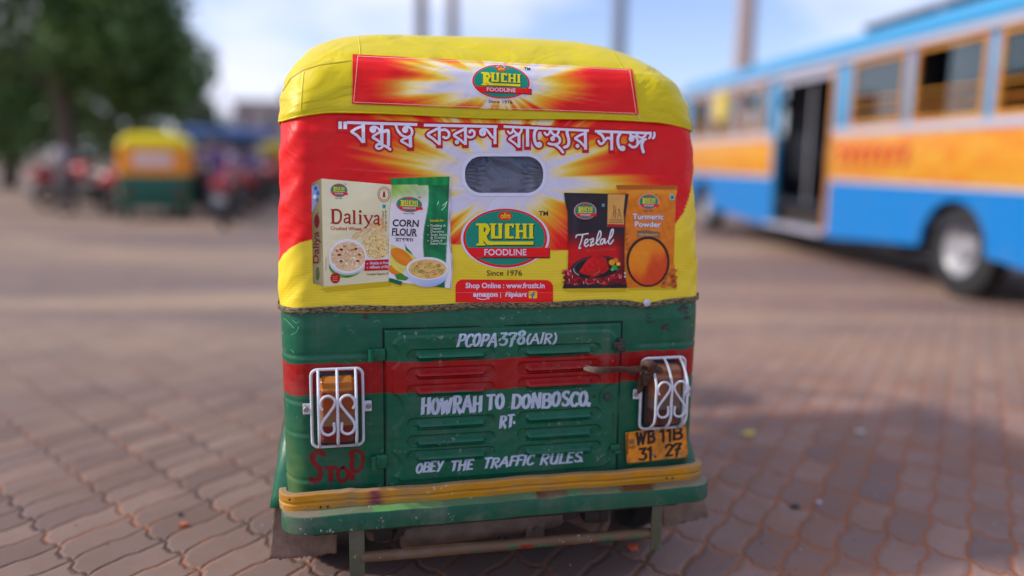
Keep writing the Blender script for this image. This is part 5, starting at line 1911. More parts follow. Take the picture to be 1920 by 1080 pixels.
mb.build('bumper_pipe', M['bumper'], rick, color=True, angle=60)

# ---- mudflaps, mudguards, wheels
def flap(pts, y, th=0.016, ragged=True):
    P3 = [hit(px, py, y) for px, py in pts]
    tl, tr_, br_, bl = P3
    nu, nv = 30, 20
    V = []
    r = np.random.default_rng(int(pts[0][0]))
    for back in (0, 1):
        for j in range(nv):
            q = j / (nv - 1)
            for i in range(nu):
                p_ = i / (nu - 1)
                w_ = (tl * (1 - p_) + tr_ * p_) * (1 - q) + (bl * (1 - p_) + br_ * p_) * q
                w_ = w_.copy()
                w_[1] = y + th * back - 0.010 * math.sin(p_ * 3 + 1) - 0.02 * q
                if ragged and q > 0.95: w_[2] += r.normal(0, 0.0022)
                V.append(w_)
    f = grid_faces(nv, nu, True)
    o_ = nu * nv
    f += [tuple(reversed([k + o_ for k in q])) for q in grid_faces(nv, nu, True)]
    ring = [i for i in range(nu)] + [nu * j + nu - 1 for j in range(1, nv)] + [nu * (nv - 1) + i for i in range(nu - 2, -1, -1)] + [nu * j for j in range(nv - 2, 0, -1)]
    for a, b_ in zip(ring, ring[1:] + ring[:1]):
        f.append((a, b_, b_ + o_, a + o_))
    o = mesh_obj('mudflap', V, f, M['flap'], rick, None, True)
    o.data.update()
    return o


fl_ = flap([(514, 944), (634, 940), (631, 1034), (505, 1040)], 0.13)
flap([(1236, 915), (1318, 908), (1325, 966), (1238, 979)], 0.13)


def wheel(x, y, r, w, parent, nm='wheel'):
    t = MB()
    h = w / 2
    prof = [(-h * .55, r * .62), (-h * .95, r * .70), (-h, r * .84), (-h * .86, r * .94), (-h * .6, r * .985), (-h * .2, r), (h * .2, r), (h * .6, r * .985), (h * .86, r * .94), (h, r * .84), (h * .95, r * .70), (h * .55, r * .62)]
    t.lathe(prof, (x, y, r), (1, 0, 0), 56)
    for k in range(44):
        a = 2 * PI * k / 44
        for s_ in (-1, 1):
            p0 = (x + s_ * h * .12, y + r * 1.005 * math.cos(a), r + r * 1.005 * math.sin(a))
            p1 = (x + s_ * h * .80, y + r * .955 * math.cos(a + .07), r + r * .955 * math.sin(a + .07))
            t.tube([p0, p1], 0.006, 5)
    wo = t.build(nm, M['rubber'], parent)
    g = MB()
    g.lathe([(-h * .5, r * .63), (-h * .3, r * .55), (-h * .15, r * .3), (-h * .3, r * .12), (-h * .3, 0)], (x, y, r), (1, 0, 0), 32)
    g.lathe([(h * .5, r * .63), (h * .3, r * .55), (h * .15, r * .3), (h * .3, r * .12), (h * .3, 0)], (x, y, r), (1, 0, 0), 32)
    g.lathe([(-h * .5, r * .63), (h * .5, r * .63)], (x, y, r), (1, 0, 0), 32)
    g.build('rim', M['steel'], wo)
    return wo


for s_ in (-1, 1):
    wheel(s_ * .565, 0.36, 0.205, 0.105, rick)
wheel(0.0, 2.12, 0.205, 0.10, rick)
for s_ in (-1, 1):
    V = []
    for k in range(25):
        a = math.radians(12 + 160 * k / 24)
        for t_ in np.linspace(0, 1, 7):
            fl2 = abs(a - math.radians(90)) / math.radians(78)
            xo = 0.60 + t_ * (0.050 + 0.055 * fl2 ** 1.3)
            rr_ = 0.285 - 0.02 * t_ ** 4
            V.append((s_ * xo, 0.36 - rr_ * 1.05 * math.cos(a), 0.215 + rr_ * 1.18 * math.sin(a)))
        V.append((s_ * (0.60 + 0.052 + 0.055 * fl2 ** 1.3), 0.36 - (rr_ - .02) * 1.05 * math.cos(a), 0.215 + (rr_ - .02) * 1.18 * math.sin(a)))
    g_ = mesh_obj('mudguard', V, grid_faces(25, 8), M['enamel'], rick, np.tile(alb((16, 100, 78)), (len(V), 1)))
    so_ = g_.modifiers.new('thickness', 'SOLIDIFY'); so_.thickness = 0.003

# ---- what shows below: chassis, engine, gearbox, silencer
mb = MB()
mb.box(-.60, .60, .03, 1.3, .235, .265, .005)
mb.box(-.40, -.34, .02, 1.3, .17, .24, .006); mb.box(.30, .36, .02, 1.3, .17, .24, .006)
mb.build('chassis_frame', M['grime'], rick)
mb = MB()
mb.box(-.20, .12, .10, .42, .10, .25, .03)
mb.cyl((-.05, .30, .17), (.22, .30, .17), .085, .07, 20)
mb.cyl((-.02, .12, .14), (-.02, .06, .14), .045, .03, 16)
for k in range(7):
    mb.box(-.32 + k * .018, -.32 + k * .018 + .006, .12, .34, .12, .24, .001)
mb.box(.015, .075, .02, .05, .125, .165, .006)
mb.build('engine_block', M['grime'], rick)
mb = MB()
mb.lathe([(-.30, .0), (-.30, .05), (-.28, .062), (.20, .062), (.23, .045), (.23, 0)], (-.02, .055, .205), (1, 0, 0.06), 24)
mb.tube([(-.30, .055, .19), (-.36, .06, .17), (-.40, .10, .16), (-.41, .2, .17)], .02, 10)
mb.tube([(.20, .06, .215), (.27, .06, .22), (.33, .10, .24)], [.045, .03, .02], 10)
mb.build('silencer', M['grime_light'], rick)
mb = MB()
mb.tube([(.10, .36, .17), (.52, .36, .2)], [.035, .03], 14)
mb.tube([(-.10, .36, .17), (-.52, .36, .2)], [.035, .03], 14)
mb.tube(smooth_line3([(.26, .08, .21), (.33, .07, .20), (.37, .07, .16), (.35, .06, .11)]), .013, 10)
mb.box(0, .15, .04, .055, -.03, .03, .004, Matrix.Translation((.22, .03, .20)) @ Matrix.Rotation(math.radians(28), 4, 'Y'))
mb.tube([(.42, .1, .26), (.46, .3, .2)], .02, 10)
mb.build('drive_shaft', M['grime_light'], rick)
mb = MB()
c = hit(1004, 985, 0.0)
mb.box(c[0] - .03, c[0] + .03, -.005, .004, c[2] - .05, c[2] + .03, .006)
mb.cyl((c[0], -.004, c[2] - .01), (c[0], -.018, c[2] - .01), .009, n=6)
mb.cyl((c[0], -.018, c[2] - .01), (c[0], -.028, c[2] - .01), .0045, n=10)
mb.build('exhaust_bracket', M['grime_light'], rick)
mb = MB()
mb.box(-.58, .58, -.02, .10, .228, .250, .004)
for k in range(9):
    x = -.33 + .075 * k
    mb.box(x, x + .05, .0, .05, .19 + .01 * math.sin(k * 3), .235, .008)
mb.build('underbody_lip', M['grime'], rick)

# ---- the parts in front, seen only from the side
mb = MB()
for s_ in (-1, 1):
    mb.tube([(s_ * .60, 1.28, .26), (s_ * .62, 1.30, .9), (s_ * .60, 1.30, 1.60)], .018, 10)
    mb.tube([(s_ * .60, 2.30, .75), (s_ * .56, 2.12, 1.15), (s_ * .50, 1.80, 1.66)], .018, 10)
mb.c = [(0.03, 0.03, 0.03)] * len(mb.v)
mb.build('roof_frame', M['dark'], rick)
mb = MB()
mb.box(-.60, .60, .35, .85, .26, .56, .04); mb.box(-.60, .60, .24, .36, .50, .98, .05)
mb.build('passenger_seat', plain('brown_seat_vinyl', (0.07, 0.03, 0.02), 0.45), rick)
mb = MB()
mb.box(-.30, .30, 1.35, 1.62, .45, .60, .03)
mb.build('driver_seat', plain('black_seat_vinyl', (0.02, 0.02, 0.022), 0.45), rick)
V = []
for k in range(15):
    a = PI * k / 14
    for z, q in ((.24, .80), (.45, 1.0), (.70, 1.03), (.90, .96), (.98, .90)):
        V.append((-.62 * math.cos(a) * (0.95 if z > .9 else 1), 1.75 + .62 * q * math.sin(a), z))
cw = mesh_obj('front_cowl', V, grid_faces(15, 5), M['enamel'], rick, np.tile(GREEN, (len(V), 1)))
cw.modifiers.new('thickness', 'SOLIDIFY').thickness = 0.004
mb = MB(); mb.box(-.62, .62, .25, 2.1, .262, .275, .004); mb.build('floor_pan', M['grime'], rick)
m, n, b = new_mat('windscreen_glass')
b.inputs['Base Color'].default_value = (0.8, 0.86, 0.9, 1); b.inputs['Roughness'].default_value = 0.03; b.inputs['Alpha'].default_value = 0.25
M['glass'] = m
V = []
for k in range(11):
    a = PI * (0.12 + 0.76 * k / 10)
    for z, q in ((.98, .56), (1.2, .48), (1.42, .36), (1.62, .22)):
        V.append((-.62 * math.cos(a), 1.75 + q * math.sin(a), z))
mesh_obj('windscreen', V, grid_faces(11, 4), M['glass'], rick)
mb = MB(); mb.lathe([(0, 0), (0, .07), (.03, .085), (.05, .08), (.055, .0)], (0, 2.36, .72), (0, 1, 0), 24); mb.build('headlamp', M['steel'], rick)
mb = MB(); mb.tube([(0, 2.12, .205), (0.07, 2.12, .3), (.05, 2.05, .6), (0, 1.98, .95)], .02, 10); mb.tube([(-.3, 1.9, .98), (0, 1.98, .96), (.3, 1.9, .98)], .014, 8); mb.build('steering_fork', M['dark'], rick)

# ---- rag knotted to the right lamp guard
rag = empty('rag', tuple(ORG), YAW, 'dirty brown cloth strip knotted to the white guard of the right tail lamp', 'rag')
m, n, b = new_mat('dirty_cloth')
v = objvec(n)
f = ramp(n, noise(n, v, 40, 6), .35, .7)
n.links.new(mixc(n, f, attr(n), mixc(n, 1.0, attr(n), (.5, .45, .42), 'MULTIPLY')), b.inputs['Base Color'])
b.inputs['Roughness'].default_value = 0.95
bump(n, b, noise(n, v, 160, 4), .5, .003)
M['cloth'] = m
def px3(px, py, y): return hit(px, py, y)
CB, CG = alb((84, 62, 56)), alb((176, 162, 146))
mb = MB()
def cloth_band(keys, sq=0.35, n=12):
    """keys: photo x, y, depth, half width; a flattened twisted band"""
    K = np.array([list(px3(x, y, dd)) + [w] for x, y, dd, w in keys])
    P3 = np.array(smooth_line3(K[:, :3], 7)); t = np.linspace(0, 1, len(P3))
    W = np.interp(t, np.linspace(0, 1, len(K)), K[:, 3])
    T = np.gradient(P3, axis=0); T /= np.linalg.norm(T, axis=1)[:, None]
    A = np.cross(T, np.array([0, 1., 0])); A /= np.linalg.norm(A, axis=1)[:, None]
    B_ = np.cross(A, T)
    V = []
    for i in range(len(P3)):
        tw = 0.5 * math.sin(t[i] * 9)
        for k in range(n):
            a = 2 * PI * k / n
            ca_, sa_ = math.cos(a), math.sin(a) * sq * (1 + .4 * math.cos(3 * a + i * .4))
            V.append(P3[i] + W[i] * (A[i] * (ca_ * math.cos(tw) - sa_ * math.sin(tw)) + B_[i] * (ca_ * math.sin(tw) + sa_ * math.cos(tw))))
    f = grid_faces(len(P3), n, False, True)
    f += [tuple(range(n))[::-1], tuple((len(P3) - 1) * n + k for k in range(n))]
    W = W * 0.72
    c0 = len(mb.v)
    mb.add(V, f)
    for i in range(len(P3)):
        g = np.clip((0.36 - t[i]) / .30, 0, 1) if keys[0][0] < 1110 else 0
        for k in range(n): mb.c[c0 + i * n + k] = tuple(CB * (1 - g) + CG * g)
cloth_band([(1094, 691, -.035, .004), (1104, 692, -.040, .009), (1130, 694.5, -.042, .011), (1158, 692, -.044, .011), (1180, 694, -.046, .012), (1202, 692, -.05, .011), (1214, 690, -.06, .013)])
cloth_band([(1160, 688, -.040, .003), (1172, 691, -.046, .006), (1186, 697, -.046, .008), (1190, 705, -.042, .003)])
cloth_band([(1213, 688, -.056, .012), (1206, 702, -.040, .013), (1202, 718, -.034, .011), (1199, 733, -.030, .010), (1196, 738, -.028, .004)])
cloth_band([(1215, 688, -.062, .011), (1213, 706, -.052, .014), (1212, 722, -.046, .011)])
cloth_band([(1216, 686, -.070, .012), (1228, 691, -.086, .014), (1238, 695, -.094, .011), (1244, 697, -.096, .004)])
cloth_band([(1207, 690, -.050, .010), (1211, 683, -.074, .015), (1220, 684, -.084, .016), (1224, 692, -.076, .013), (1214, 695, -.060, .012)], .8)
mb.build('knotted_strip', M['cloth'], rag, color=True, angle=80)

# ------------------------------------------------------------------ ground: wavy concrete pavers, streaked with dust and painted sun bands further out
m, n, b = new_mat('wavy_pavers')
geo = n.nodes.new('ShaderNodeNewGeometry')
sep = n.nodes.new('ShaderNodeSeparateXYZ')
n.links.new(geo.outputs['Position'], sep.inputs[0])
X_, Y_ = sep.outputs['X'], sep.outputs['Y']
wob = noise(n, geo.outputs['Position'], 6, 3)
u = math_n(n, 'ADD', math_n(n, 'MULTIPLY', X_, 0.86 / 0.135), math_n(n, 'MULTIPLY', Y_, -0.50 / 0.135))
v_ = math_n(n, 'ADD', math_n(n, 'MULTIPLY', X_, 0.69 / 0.27), math_n(n, 'MULTIPLY', Y_, 0.72 / 0.27))
def wave(x, k, amp, ph=0.0):
    s_ = math_n(n, 'SINE', math_n(n, 'MULTIPLY_ADD', x, 2 * PI * k, ph))
    s_ = math_n(n, 'MULTIPLY', s_, 2.4)
    s_ = math_n(n, 'MINIMUM', math_n(n, 'MAXIMUM', s_, -1.0), 1.0)
    return math_n(n, 'MULTIPLY', s_, amp)
u2 = math_n(n, 'ADD', math_n(n, 'ADD', u, wave(v_, 1.0, 0.052)), math_n(n, 'MULTIPLY_ADD', wob, 0.14, 0.36))
v2 = math_n(n, 'ADD', math_n(n, 'ADD', v_, wave(u, 1.0, 0.034, 0.9)), math_n(n, 'MULTIPLY_ADD', wob, 0.08, 0.08))
def jd(x, k):
    f_ = math_n(n, 'FRACT', x)
    return math_n(n, 'MULTIPLY', math_n(n, 'MINIMUM', f_, math_n(n, 'SUBTRACT', 1.0, f_)), k)
du, dv = jd(u2, 0.135), jd(v2, 0.27)
jn = math_n(n, 'MULTIPLY_ADD', noise(n, geo.outputs['Position'], 38, 5, .6), 0.010, -0.005)
dist = math_n(n, 'ADD', math_n(n, 'MINIMUM', du, math_n(n, 'MULTIPLY', dv, 0.8)), jn)
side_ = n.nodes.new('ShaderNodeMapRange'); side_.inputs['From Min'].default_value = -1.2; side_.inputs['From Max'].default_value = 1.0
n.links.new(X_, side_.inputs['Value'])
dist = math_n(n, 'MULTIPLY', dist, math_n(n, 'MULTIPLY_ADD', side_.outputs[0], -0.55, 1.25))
joint = ramp(n, dist, 0.0026, 0.0070)
cell = n.nodes.new('ShaderNodeCombineXYZ')
n.links.new(math_n(n, 'FLOOR', u2), cell.inputs[0]); n.links.new(math_n(n, 'FLOOR', v2), cell.inputs[1])
wn = n.nodes.new('ShaderNodeTexWhiteNoise'); wn.noise_dimensions = '3D'
n.links.new(cell.outputs[0], wn.inputs['Vector'])
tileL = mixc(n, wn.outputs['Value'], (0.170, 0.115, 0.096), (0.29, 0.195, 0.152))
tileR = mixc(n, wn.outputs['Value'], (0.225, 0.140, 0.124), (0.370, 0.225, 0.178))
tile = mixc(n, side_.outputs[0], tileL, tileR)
gr = noise(n, geo.outputs['Position'], 190, 4, 0.7)
tile = mixc(n, ramp(n, gr, 0.35, 0.70), mixc(n, 1.0, tile, (0.72, 0.72, 0.74), 'MULTIPLY'), tile)
st_n = ramp(n, noise(n, geo.outputs['Position'], 2.6, 7, 0.66), 0.36, 0.66)
tile = mixc(n, math_n(n, 'MULTIPLY', st_n, 0.5), tile, (0.135, 0.078, 0.056))
gv_ = ramp(n, noise(n, geo.outputs['Position'], 11, 6, .7), 0.62, 0.72)
tile = mixc(n, math_n(n, 'MULTIPLY', gv_, .5), tile, (0.055, 0.045, 0.04))
sd_g = ramp(n, noise(n, geo.outputs['Position'], 1.3, 6, .7), 0.50, 0.68)
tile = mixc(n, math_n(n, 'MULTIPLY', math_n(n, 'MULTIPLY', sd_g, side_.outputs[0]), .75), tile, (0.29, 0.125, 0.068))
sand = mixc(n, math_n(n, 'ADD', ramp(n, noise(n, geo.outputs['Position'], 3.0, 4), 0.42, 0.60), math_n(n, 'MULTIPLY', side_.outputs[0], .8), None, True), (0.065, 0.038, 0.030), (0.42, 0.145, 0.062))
sand = mixc(n, ramp(n, noise(n, geo.outputs['Position'], 260, 2), 0.45, 0.6), mixc(n, 1.0, sand, (.5, .5, .5), 'MULTIPLY'), sand)
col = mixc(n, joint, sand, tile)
# broad far streaks: dust, with sunlit and shaded bands put into the colour
streak = n.nodes.new('ShaderNodeMapping'); streak.inputs['Scale'].default_value = (0.12, 0.55, 1); streak.inputs['Rotation'].default_value = (0, 0, 0.12)
n.links.new(geo.outputs['Position'], streak.inputs['Vector'])
dr = ramp(n, noise(n, streak.outputs[0], 1.0, 4, 0.55, 0.4), 0.42, 0.62)
far = n.nodes.new('ShaderNodeMapRange'); far.inputs['From Min'].default_value = 3.6; far.inputs['From Max'].default_value = 6.5
n.links.new(Y_, far.inputs['Value'])
col = mixc(n, math_n(n, 'MULTIPLY', math_n(n, 'MULTIPLY', dr, far.outputs[0]), 0.75), col, (0.39, 0.275, 0.180))
pt = math_n(n, 'MULTIPLY', far.outputs[0], 0.55)
col = mixc(n, math_n(n, 'MULTIPLY', pt, math_n(n, 'SUBTRACT', 1.0, dr)), col, (0.185, 0.138, 0.130))
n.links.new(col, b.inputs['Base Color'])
b.inputs['Roughness'].default_value = 0.78
b.inputs['Specular IOR Level'].default_value = 0.35
h_ = math_n(n, 'ADD', math_n(n, 'MULTIPLY', ramp(n, dist, 0.001, 0.014), 1.0), math_n(n, 'MULTIPLY', gr, 0.16))
h_ = math_n(n, 'ADD', h_, math_n(n, 'MULTIPLY', wn.outputs['Value'], 0.25))
bump(n, b, h_, 0.9, 0.008)
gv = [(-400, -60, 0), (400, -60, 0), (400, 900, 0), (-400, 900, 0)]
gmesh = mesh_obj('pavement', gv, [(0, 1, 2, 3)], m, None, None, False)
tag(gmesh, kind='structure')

# ------------------------------------------------------------------ small litter on the pavers
def scrap(name, px, py, pts, th, col, label, cat, rot=0.0, curl=0.0, rough=.7):
    g = ground_at(px, py)
    k = len(pts)
    V = [(x, y, 0.003 + curl * (x * x + .5 * y * y)) for x, y in pts] + [(x * .92, y * .92, 0.003 + th + curl * (x * x + .5 * y * y)) for x, y in pts]
    f = [tuple(range(k))[::-1], tuple(range(k, 2 * k))] + [(i, (i + 1) % k, (i + 1) % k + k, i + k) for i in range(k)]
    o = mesh_obj(name, V, f, plain(name + '_colour', col, rough, 0, .3, 60, .4, 150), None, None, False)
    o.location = (g[0], g[1], 0.0); o.rotation_euler = (0, 0, rot)
    return tag(o, label, cat)


scrap('brick_chip', 344, 988, [(-.016, -.008), (.004, -.012), (.018, -.002), (.012, .008), (-.010, .010)], .012, (0.52, 0.14, 0.06), 'orange brick chip on the pavers left of the auto rickshaw', 'brick chip', .3)
scrap('stone', 338, 967, [(-.008, -.005), (.003, -.008), (.009, 0), (.004, .007), (-.006, .006)], .009, (0.05, 0.045, 0.06), 'small dark stone beside the orange brick chip', 'stone', .8)
scrap('flower_head', 1187, 1030, [(.016 * math.cos(a) * (1 + .3 * math.sin(5 * a)), .016 * math.sin(a) * (1 + .3 * math.sin(5 * a))) for a in np.linspace(0, 2 * PI, 20, endpoint=False)], .014, (0.60, 0.10, 0.04), 'crushed orange flower head on the ground under the bumper pipe', 'flower', .2)
scrap('yellow_leaf', 1401, 815, [(-.045, .0), (-.02, -.02), (.02, -.022), (.05, 0), (.025, .02), (-.015, .022)], .004, (0.62, 0.50, 0.08), 'yellow fallen leaf on the pavers right of the auto rickshaw', 'leaf', .5, 4)
scrap('paper_scrap', 1612, 812, [(-.03, -.015), (.01, -.022), (.03, .004), (.008, .02), (-.025, .012)], .004, (0.50, 0.50, 0.46), 'pale paper scrap far right on the pavers', 'paper', .2, 6)
scrap('pebble', 1535, 946, [(.011 * math.cos(a), .009 * math.sin(a)) for a in np.linspace(0, 2 * PI, 9, endpoint=False)], .012, (0.52, 0.47, 0.52), 'whitish pebble on the pavers near a dark stain', 'pebble')
scrap('dung_lump', 1491, 952, [(.020 * math.cos(a) * (1 + .2 * math.sin(3 * a)), .013 * math.sin(a)) for a in np.linspace(0, 2 * PI, 12, endpoint=False)], .008, (0.035, 0.03, 0.035), 'flat black lump on the pavers left of the whitish pebble', 'lump', .3)

gr_ = np.random.default_rng(77)
mb = MB()
for k in range(420):
    x, y = -1.8 + 4.4 * gr_.random(), 2.0 + 2.6 * gr_.random() ** 1.3
    s_ = 0.0018 + 0.0035 * gr_.random() ** 2
    q = gr_.normal(size=(6, 3)) * .22
    o6 = np.array([(1, 0, 0), (-1, 0, 0), (0, 1, 0), (0, -1, 0), (0, 0, .8), (0, 0, -.5)], float) + q
    mb.add(o6 * s_ + np.array([x, y, s_ * .45]), [(0, 2, 4), (2, 1, 4), (1, 3, 4), (3, 0, 4), (2, 0, 5), (1, 2, 5), (3, 1, 5), (0, 3, 5)], np.array([(.34, .26, .20), (.26, .12, .07), (.42, .38, .34), (.10, .08, .07)][k % 4]))
m, n, b = new_mat('grit_colour')
n.links.new(attr(n), b.inputs['Base Color']); b.inputs['Roughness'].default_value = .9
tag(mb.build('grit', m, color=True, smooth=False), 'loose grit and tiny stones scattered over the pavers', 'grit', kind='stuff')

# ------------------------------------------------------------------ the blue and yellow bus
BUS_RZ = math.atan((960 - 818) / 1500.0)
bus = empty('bus', (4.655, 6.28, 0), BUS_RZ, 'blue and yellow city bus with an open door parked on the right', 'bus')
def coat(name, col, rough=.35):
    m, n, b = new_mat(name)
    v = objvec(n)
    d_ = ramp(n, noise(n, v, 3.0, 7, .6), .5, .8)
    n.links.new(mixc(n, math_n(n, 'MULTIPLY', d_, .15), col, (.20, .18, .16)), b.inputs['Base Color'])
    b.inputs['Roughness'].default_value = rough
    bump(n, b, noise(n, v, 3, 3), .15, .03)
    return m
MB_BLUE = coat('bus_blue', (0.001, 0.175, 0.50)); MB_SKY = coat('bus_light_blue', (0.030, 0.27, 0.52)); MB_YEL = coat('bus_yellow', (0.62, 0.30, 0.022))
_n = MB_YEL.node_tree; _b = _n.nodes['Principled BSDF']; _l = _b.inputs['Base Color'].links[0].from_socket
_n.links.new(mixc(_n, ramp(_n, noise(_n, objvec(_n, (1, 1.2, 3)), 2.2, 3, .5, 1.0), .42, .60), _l, (0.60, 0.20, 0.012)), _b.inputs['Base Color'])
MB_WHT = coat('bus_white', (0.42, 0.42, 0.50)); MB_GREY = coat('bus_grey', (0.30, 0.30, 0.32)); MB_DK = coat('bus_interior', (0.018, 0.022, 0.035), .6); MB_ORG = coat('bus_orange', (0.55, 0.22, 0.03)); MB_BRN = coat('bus_brown', (0.15, 0.055, 0.015))
L_, WB_ = 11.3, 2.35
D0, D1 = 4.55, 6.45
# left side, seen from here: built in bands either side of the door
def band(name, z0, z1, mat, out=0.0, parts=((0, D0), (D1, L_)), th=.05):
    mb = MB()
    for a, c in parts:
        mb.box(-out, th, a, c, z0, z1, .006)
    return mb.build(name, mat, bus)
arch = 0.52
def skirt(z0, z1, mat, name):
    mb = MB()
    for a, c, wy in ((0, D0, 1.9), (D1, L_, 9.75)):
        poly = [(a, z1), (a, z0)]
        for t in np.linspace(PI, 0, 13):
            poly.append((wy + arch * 1.05 * math.cos(t), max(z0, .48 + arch * math.sin(t))))
        poly += [(c, z0), (c, z1)]
        k = len(poly)
        V = [(0, y, z) for y, z in poly] + [(.05, y, z) for y, z in poly]
        mb.add(V, [tuple(range(k)), tuple(range(2 * k - 1, k - 1, -1))] + [(i, (i + 1) % k, (i + 1) % k + k, i + k) for i in range(k)])
    return mb.build(name, mat, bus, smooth=False)
skirt(.36, 1.10, MB_BLUE, 'side_skirt')
band('white_trim', 1.102, 1.145, MB_WHT, .012)
band('yellow_panel', 1.147, 1.70, MB_YEL, .004)
band('white_trim', 1.702, 1.80, MB_WHT, .012)
wins = [(0.25, 1.45), (1.6, 2.8), (2.95, 4.15), (6.75, 7.95), (8.1, 9.3), (9.45, 10.65)]
segs = [(0, .25), (1.45, 1.6), (2.8, 2.95), (4.15, D0), (D1, 6.75), (7.95, 8.1), (9.3, 9.45), (10.65, L_)]
for a, c in segs: MB().box(0, .05, a, c, 1.802, 2.62, .004).build('window_pillar', MB_SKY, bus)
m, n, b = new_mat('bus_window_glass')
b.inputs['Base Color'].default_value = (0.10, 0.14, 0.17, 1); b.inputs['Roughness'].default_value = .08; b.inputs['Alpha'].default_value = .55
MB_GL = m
for k, (a, c) in enumerate(wins):
    fr = MB()
    for z in (1.805, 2.56): fr.box(-.012, .03, a, c, z, z + .055, .003)
    for y in (a, c - .05): fr.box(-.012, .03, y, y + .05, 1.86, 2.56, .003)
    for z in (1.98, 2.12): fr.tube([(-.004, a, z), (-.004, c, z)], .012, 8)
    f_ = fr.build('window_frame', MB_YEL, bus)
    MB().box(.012, .018, a + .05, (a + c) / 2, 1.86, 2.56).build('sliding_pane', MB_GL, f_)
    MB().box(.020, .026, a + .05 if k % 2 else (a + c) / 2, c - .05 if not k % 2 else (a + c) / 2, 2.20, 2.56).build('upper_pane', MB_GL, f_)
band('rain_gutter', 2.622, 2.71, MB_WHT, .05, ((0, L_),), .02)
# roof
prof = [(-.03, 2.70), (-.02, 2.82), (.08, 2.95), (.35, 3.03), (1.175, 3.06), (2.0, 3.03), (2.27, 2.95), (2.37, 2.82), (2.38, 2.70)]
V = [(x, y, z) for y in np.linspace(-.02, L_, 16) for x, z in prof]
ro = mesh_obj('roof', V, grid_faces(16, len(prof)), MB_SKY, bus)
ro.modifiers.new('thickness', 'SOLIDIFY').thickness = .03
mb = MB()
mb.box(.3, 2.0, 1.2, 4.6, 3.10, 3.14, .01)
for y in (1.3, 2.9, 4.5): mb.box(.3, 2.0, y, y + .04, 3.03, 3.10)
mb.build('roof_rack', MB_GREY, bus)
mb = MB(); mb.box(2.30, 2.35, 0, L_, .36, 1.80, .005); mb.box(2.30, 2.35, 0, L_, 2.55, 2.70, .005)
mb.box(2.30, 2.35, 0, L_, 1.80, 2.55, .005)  # wall added over the far windows so no sky shows through
mb.build('far_side', MB_DK, bus)
mb = MB(); mb.box(.05, 2.30, 0, L_, .72, .78); mb.build('floor', MB_DK, bus)
mb = MB(); mb.box(0.05, 2.3, 0.0, .06, .36, 1.9, .01); mb.box(0.05, 2.3, 0, .06, 2.5, 2.75, .01); mb.build('rear_end', MB_YEL, bus)
mb = MB(); mb.box(0.05, 2.3, L_ - .06, L_, .36, 1.7, .01); mb.box(0.05, 2.3, L_ - .06, L_, 2.5, 2.75, .01); mb.build('front_end', MB_BLUE, bus)
# doorway: posts, step, head, dark sheet added inside
mb = MB(); mb.box(-.01, .07, D0 + .0, D0 + .09, .40, 2.60, .004); mb.build('door_post', MB_ORG, bus)
mb = MB(); mb.box(-.01, .07, D1 - .07, D1, .40, 2.60, .004); mb.build('door_post', MB_SKY, bus)
mb = MB(); mb.box(.0, .06, D0 + .09, D1 - .07, 2.50, 2.62, .004); mb.build('door_head', MB_WHT, bus)
mb = MB(); mb.box(-.10, .45, D0 + .02, D1 - .04, .38, .43, .006); mb.box(.30, .70, D0 + .05, D1 - .05, .56, .60, .006); mb.build('door_step', MB_WHT, bus)
mb = MB(); mb.box(1.0, 1.06, D0 - .5, D1 + 1.9, .78, 2.98); mb.build('light_blocker', MB_DK, bus)  # added dark sheet, keeps light from beyond out of the doorway
mb = MB(); mb.box(.93, .99, D0 - .1, D1 + .3, 1.20, 1.58, .01); mb.build('seat_back', MB_BRN, bus)
mb = MB(); mb.tube([(.12, D0 + .9, .78), (.12, D0 + .9, 2.55)], .022, 10); mb.build('grab_pole', MB_GREY, bus)
for y in (1.9, 9.75):
    mb = MB(); mb.lathe([(-.11, .28), (-.13, .42), (-.09, .5), (.09, .5), (.13, .42), (.11, .28)], (.22, y, .5), (1, 0, 0), 40)
    w_ = mb.build('wheel', M['rubber'], bus)
    mb = MB(); mb.lathe([(-.10, .285), (-.06, .24), (-.02, .15), (-.09, .10), (-.10, 0)], (.22, y, .5), (1, 0, 0), 32); mb.build('rim', MB_GREY, w_)
    mb = MB(); mb.lathe([(-.13, .42), (-.09, .5), (.09, .5), (.13, .42)], (2.1, y, .5), (1, 0, 0), 32); mb.build('wheel', M['rubber'], bus)
mb = MB(); mb.box(.2, 2.1, .4, 10.9, .42, .70, .03); mb.box(.1, .9, 3.0, 4.2, .32, .60, .03); mb.build('underframe', M['grime'], bus)
# yellow round board and cloth bundle behind the forward windows
mb = MB(); mb.lathe([(0, 0), (0, .30), (.02, .31), (.035, .30), (.035, 0)], (-.045, 8.85, 2.36), (1, 0, 0), 32); mb.build('round_board', coat('sign_yellow', (.66, .50, .05)), bus)
mb = MB(); mb.lathe([(0, 0), (.02, .13), (.10, .19), (.16, .12), (.17, 0)], (.03, 7.25, 2.08), (1, .1, 0), 20); mb.build('cloth_bundle', coat('bundle_yellow', (.55, .40, .10)), bus)
# hand painted red strokes on the yellow panel
mb = MB()
rs = np.random.default_rng(9)
for k in range(7):
    y = 2.75 + .24 * k
    mb.tube([(-.006, y, 1.54), (-.006, y + .21, 1.54)], .026, 6)
    mb.tube(smooth_line3([(-.006, y + .02, 1.53), (-.006, y + .10, 1.46 - .03 * rs.random()), (-.006, y + .03, 1.40), (-.006, y + .15, 1.33 + .04 * rs.random())]), .028, 6)
mb.build('painted_marks', coat('bus_red_paint', (.60, .04, .03)), bus)

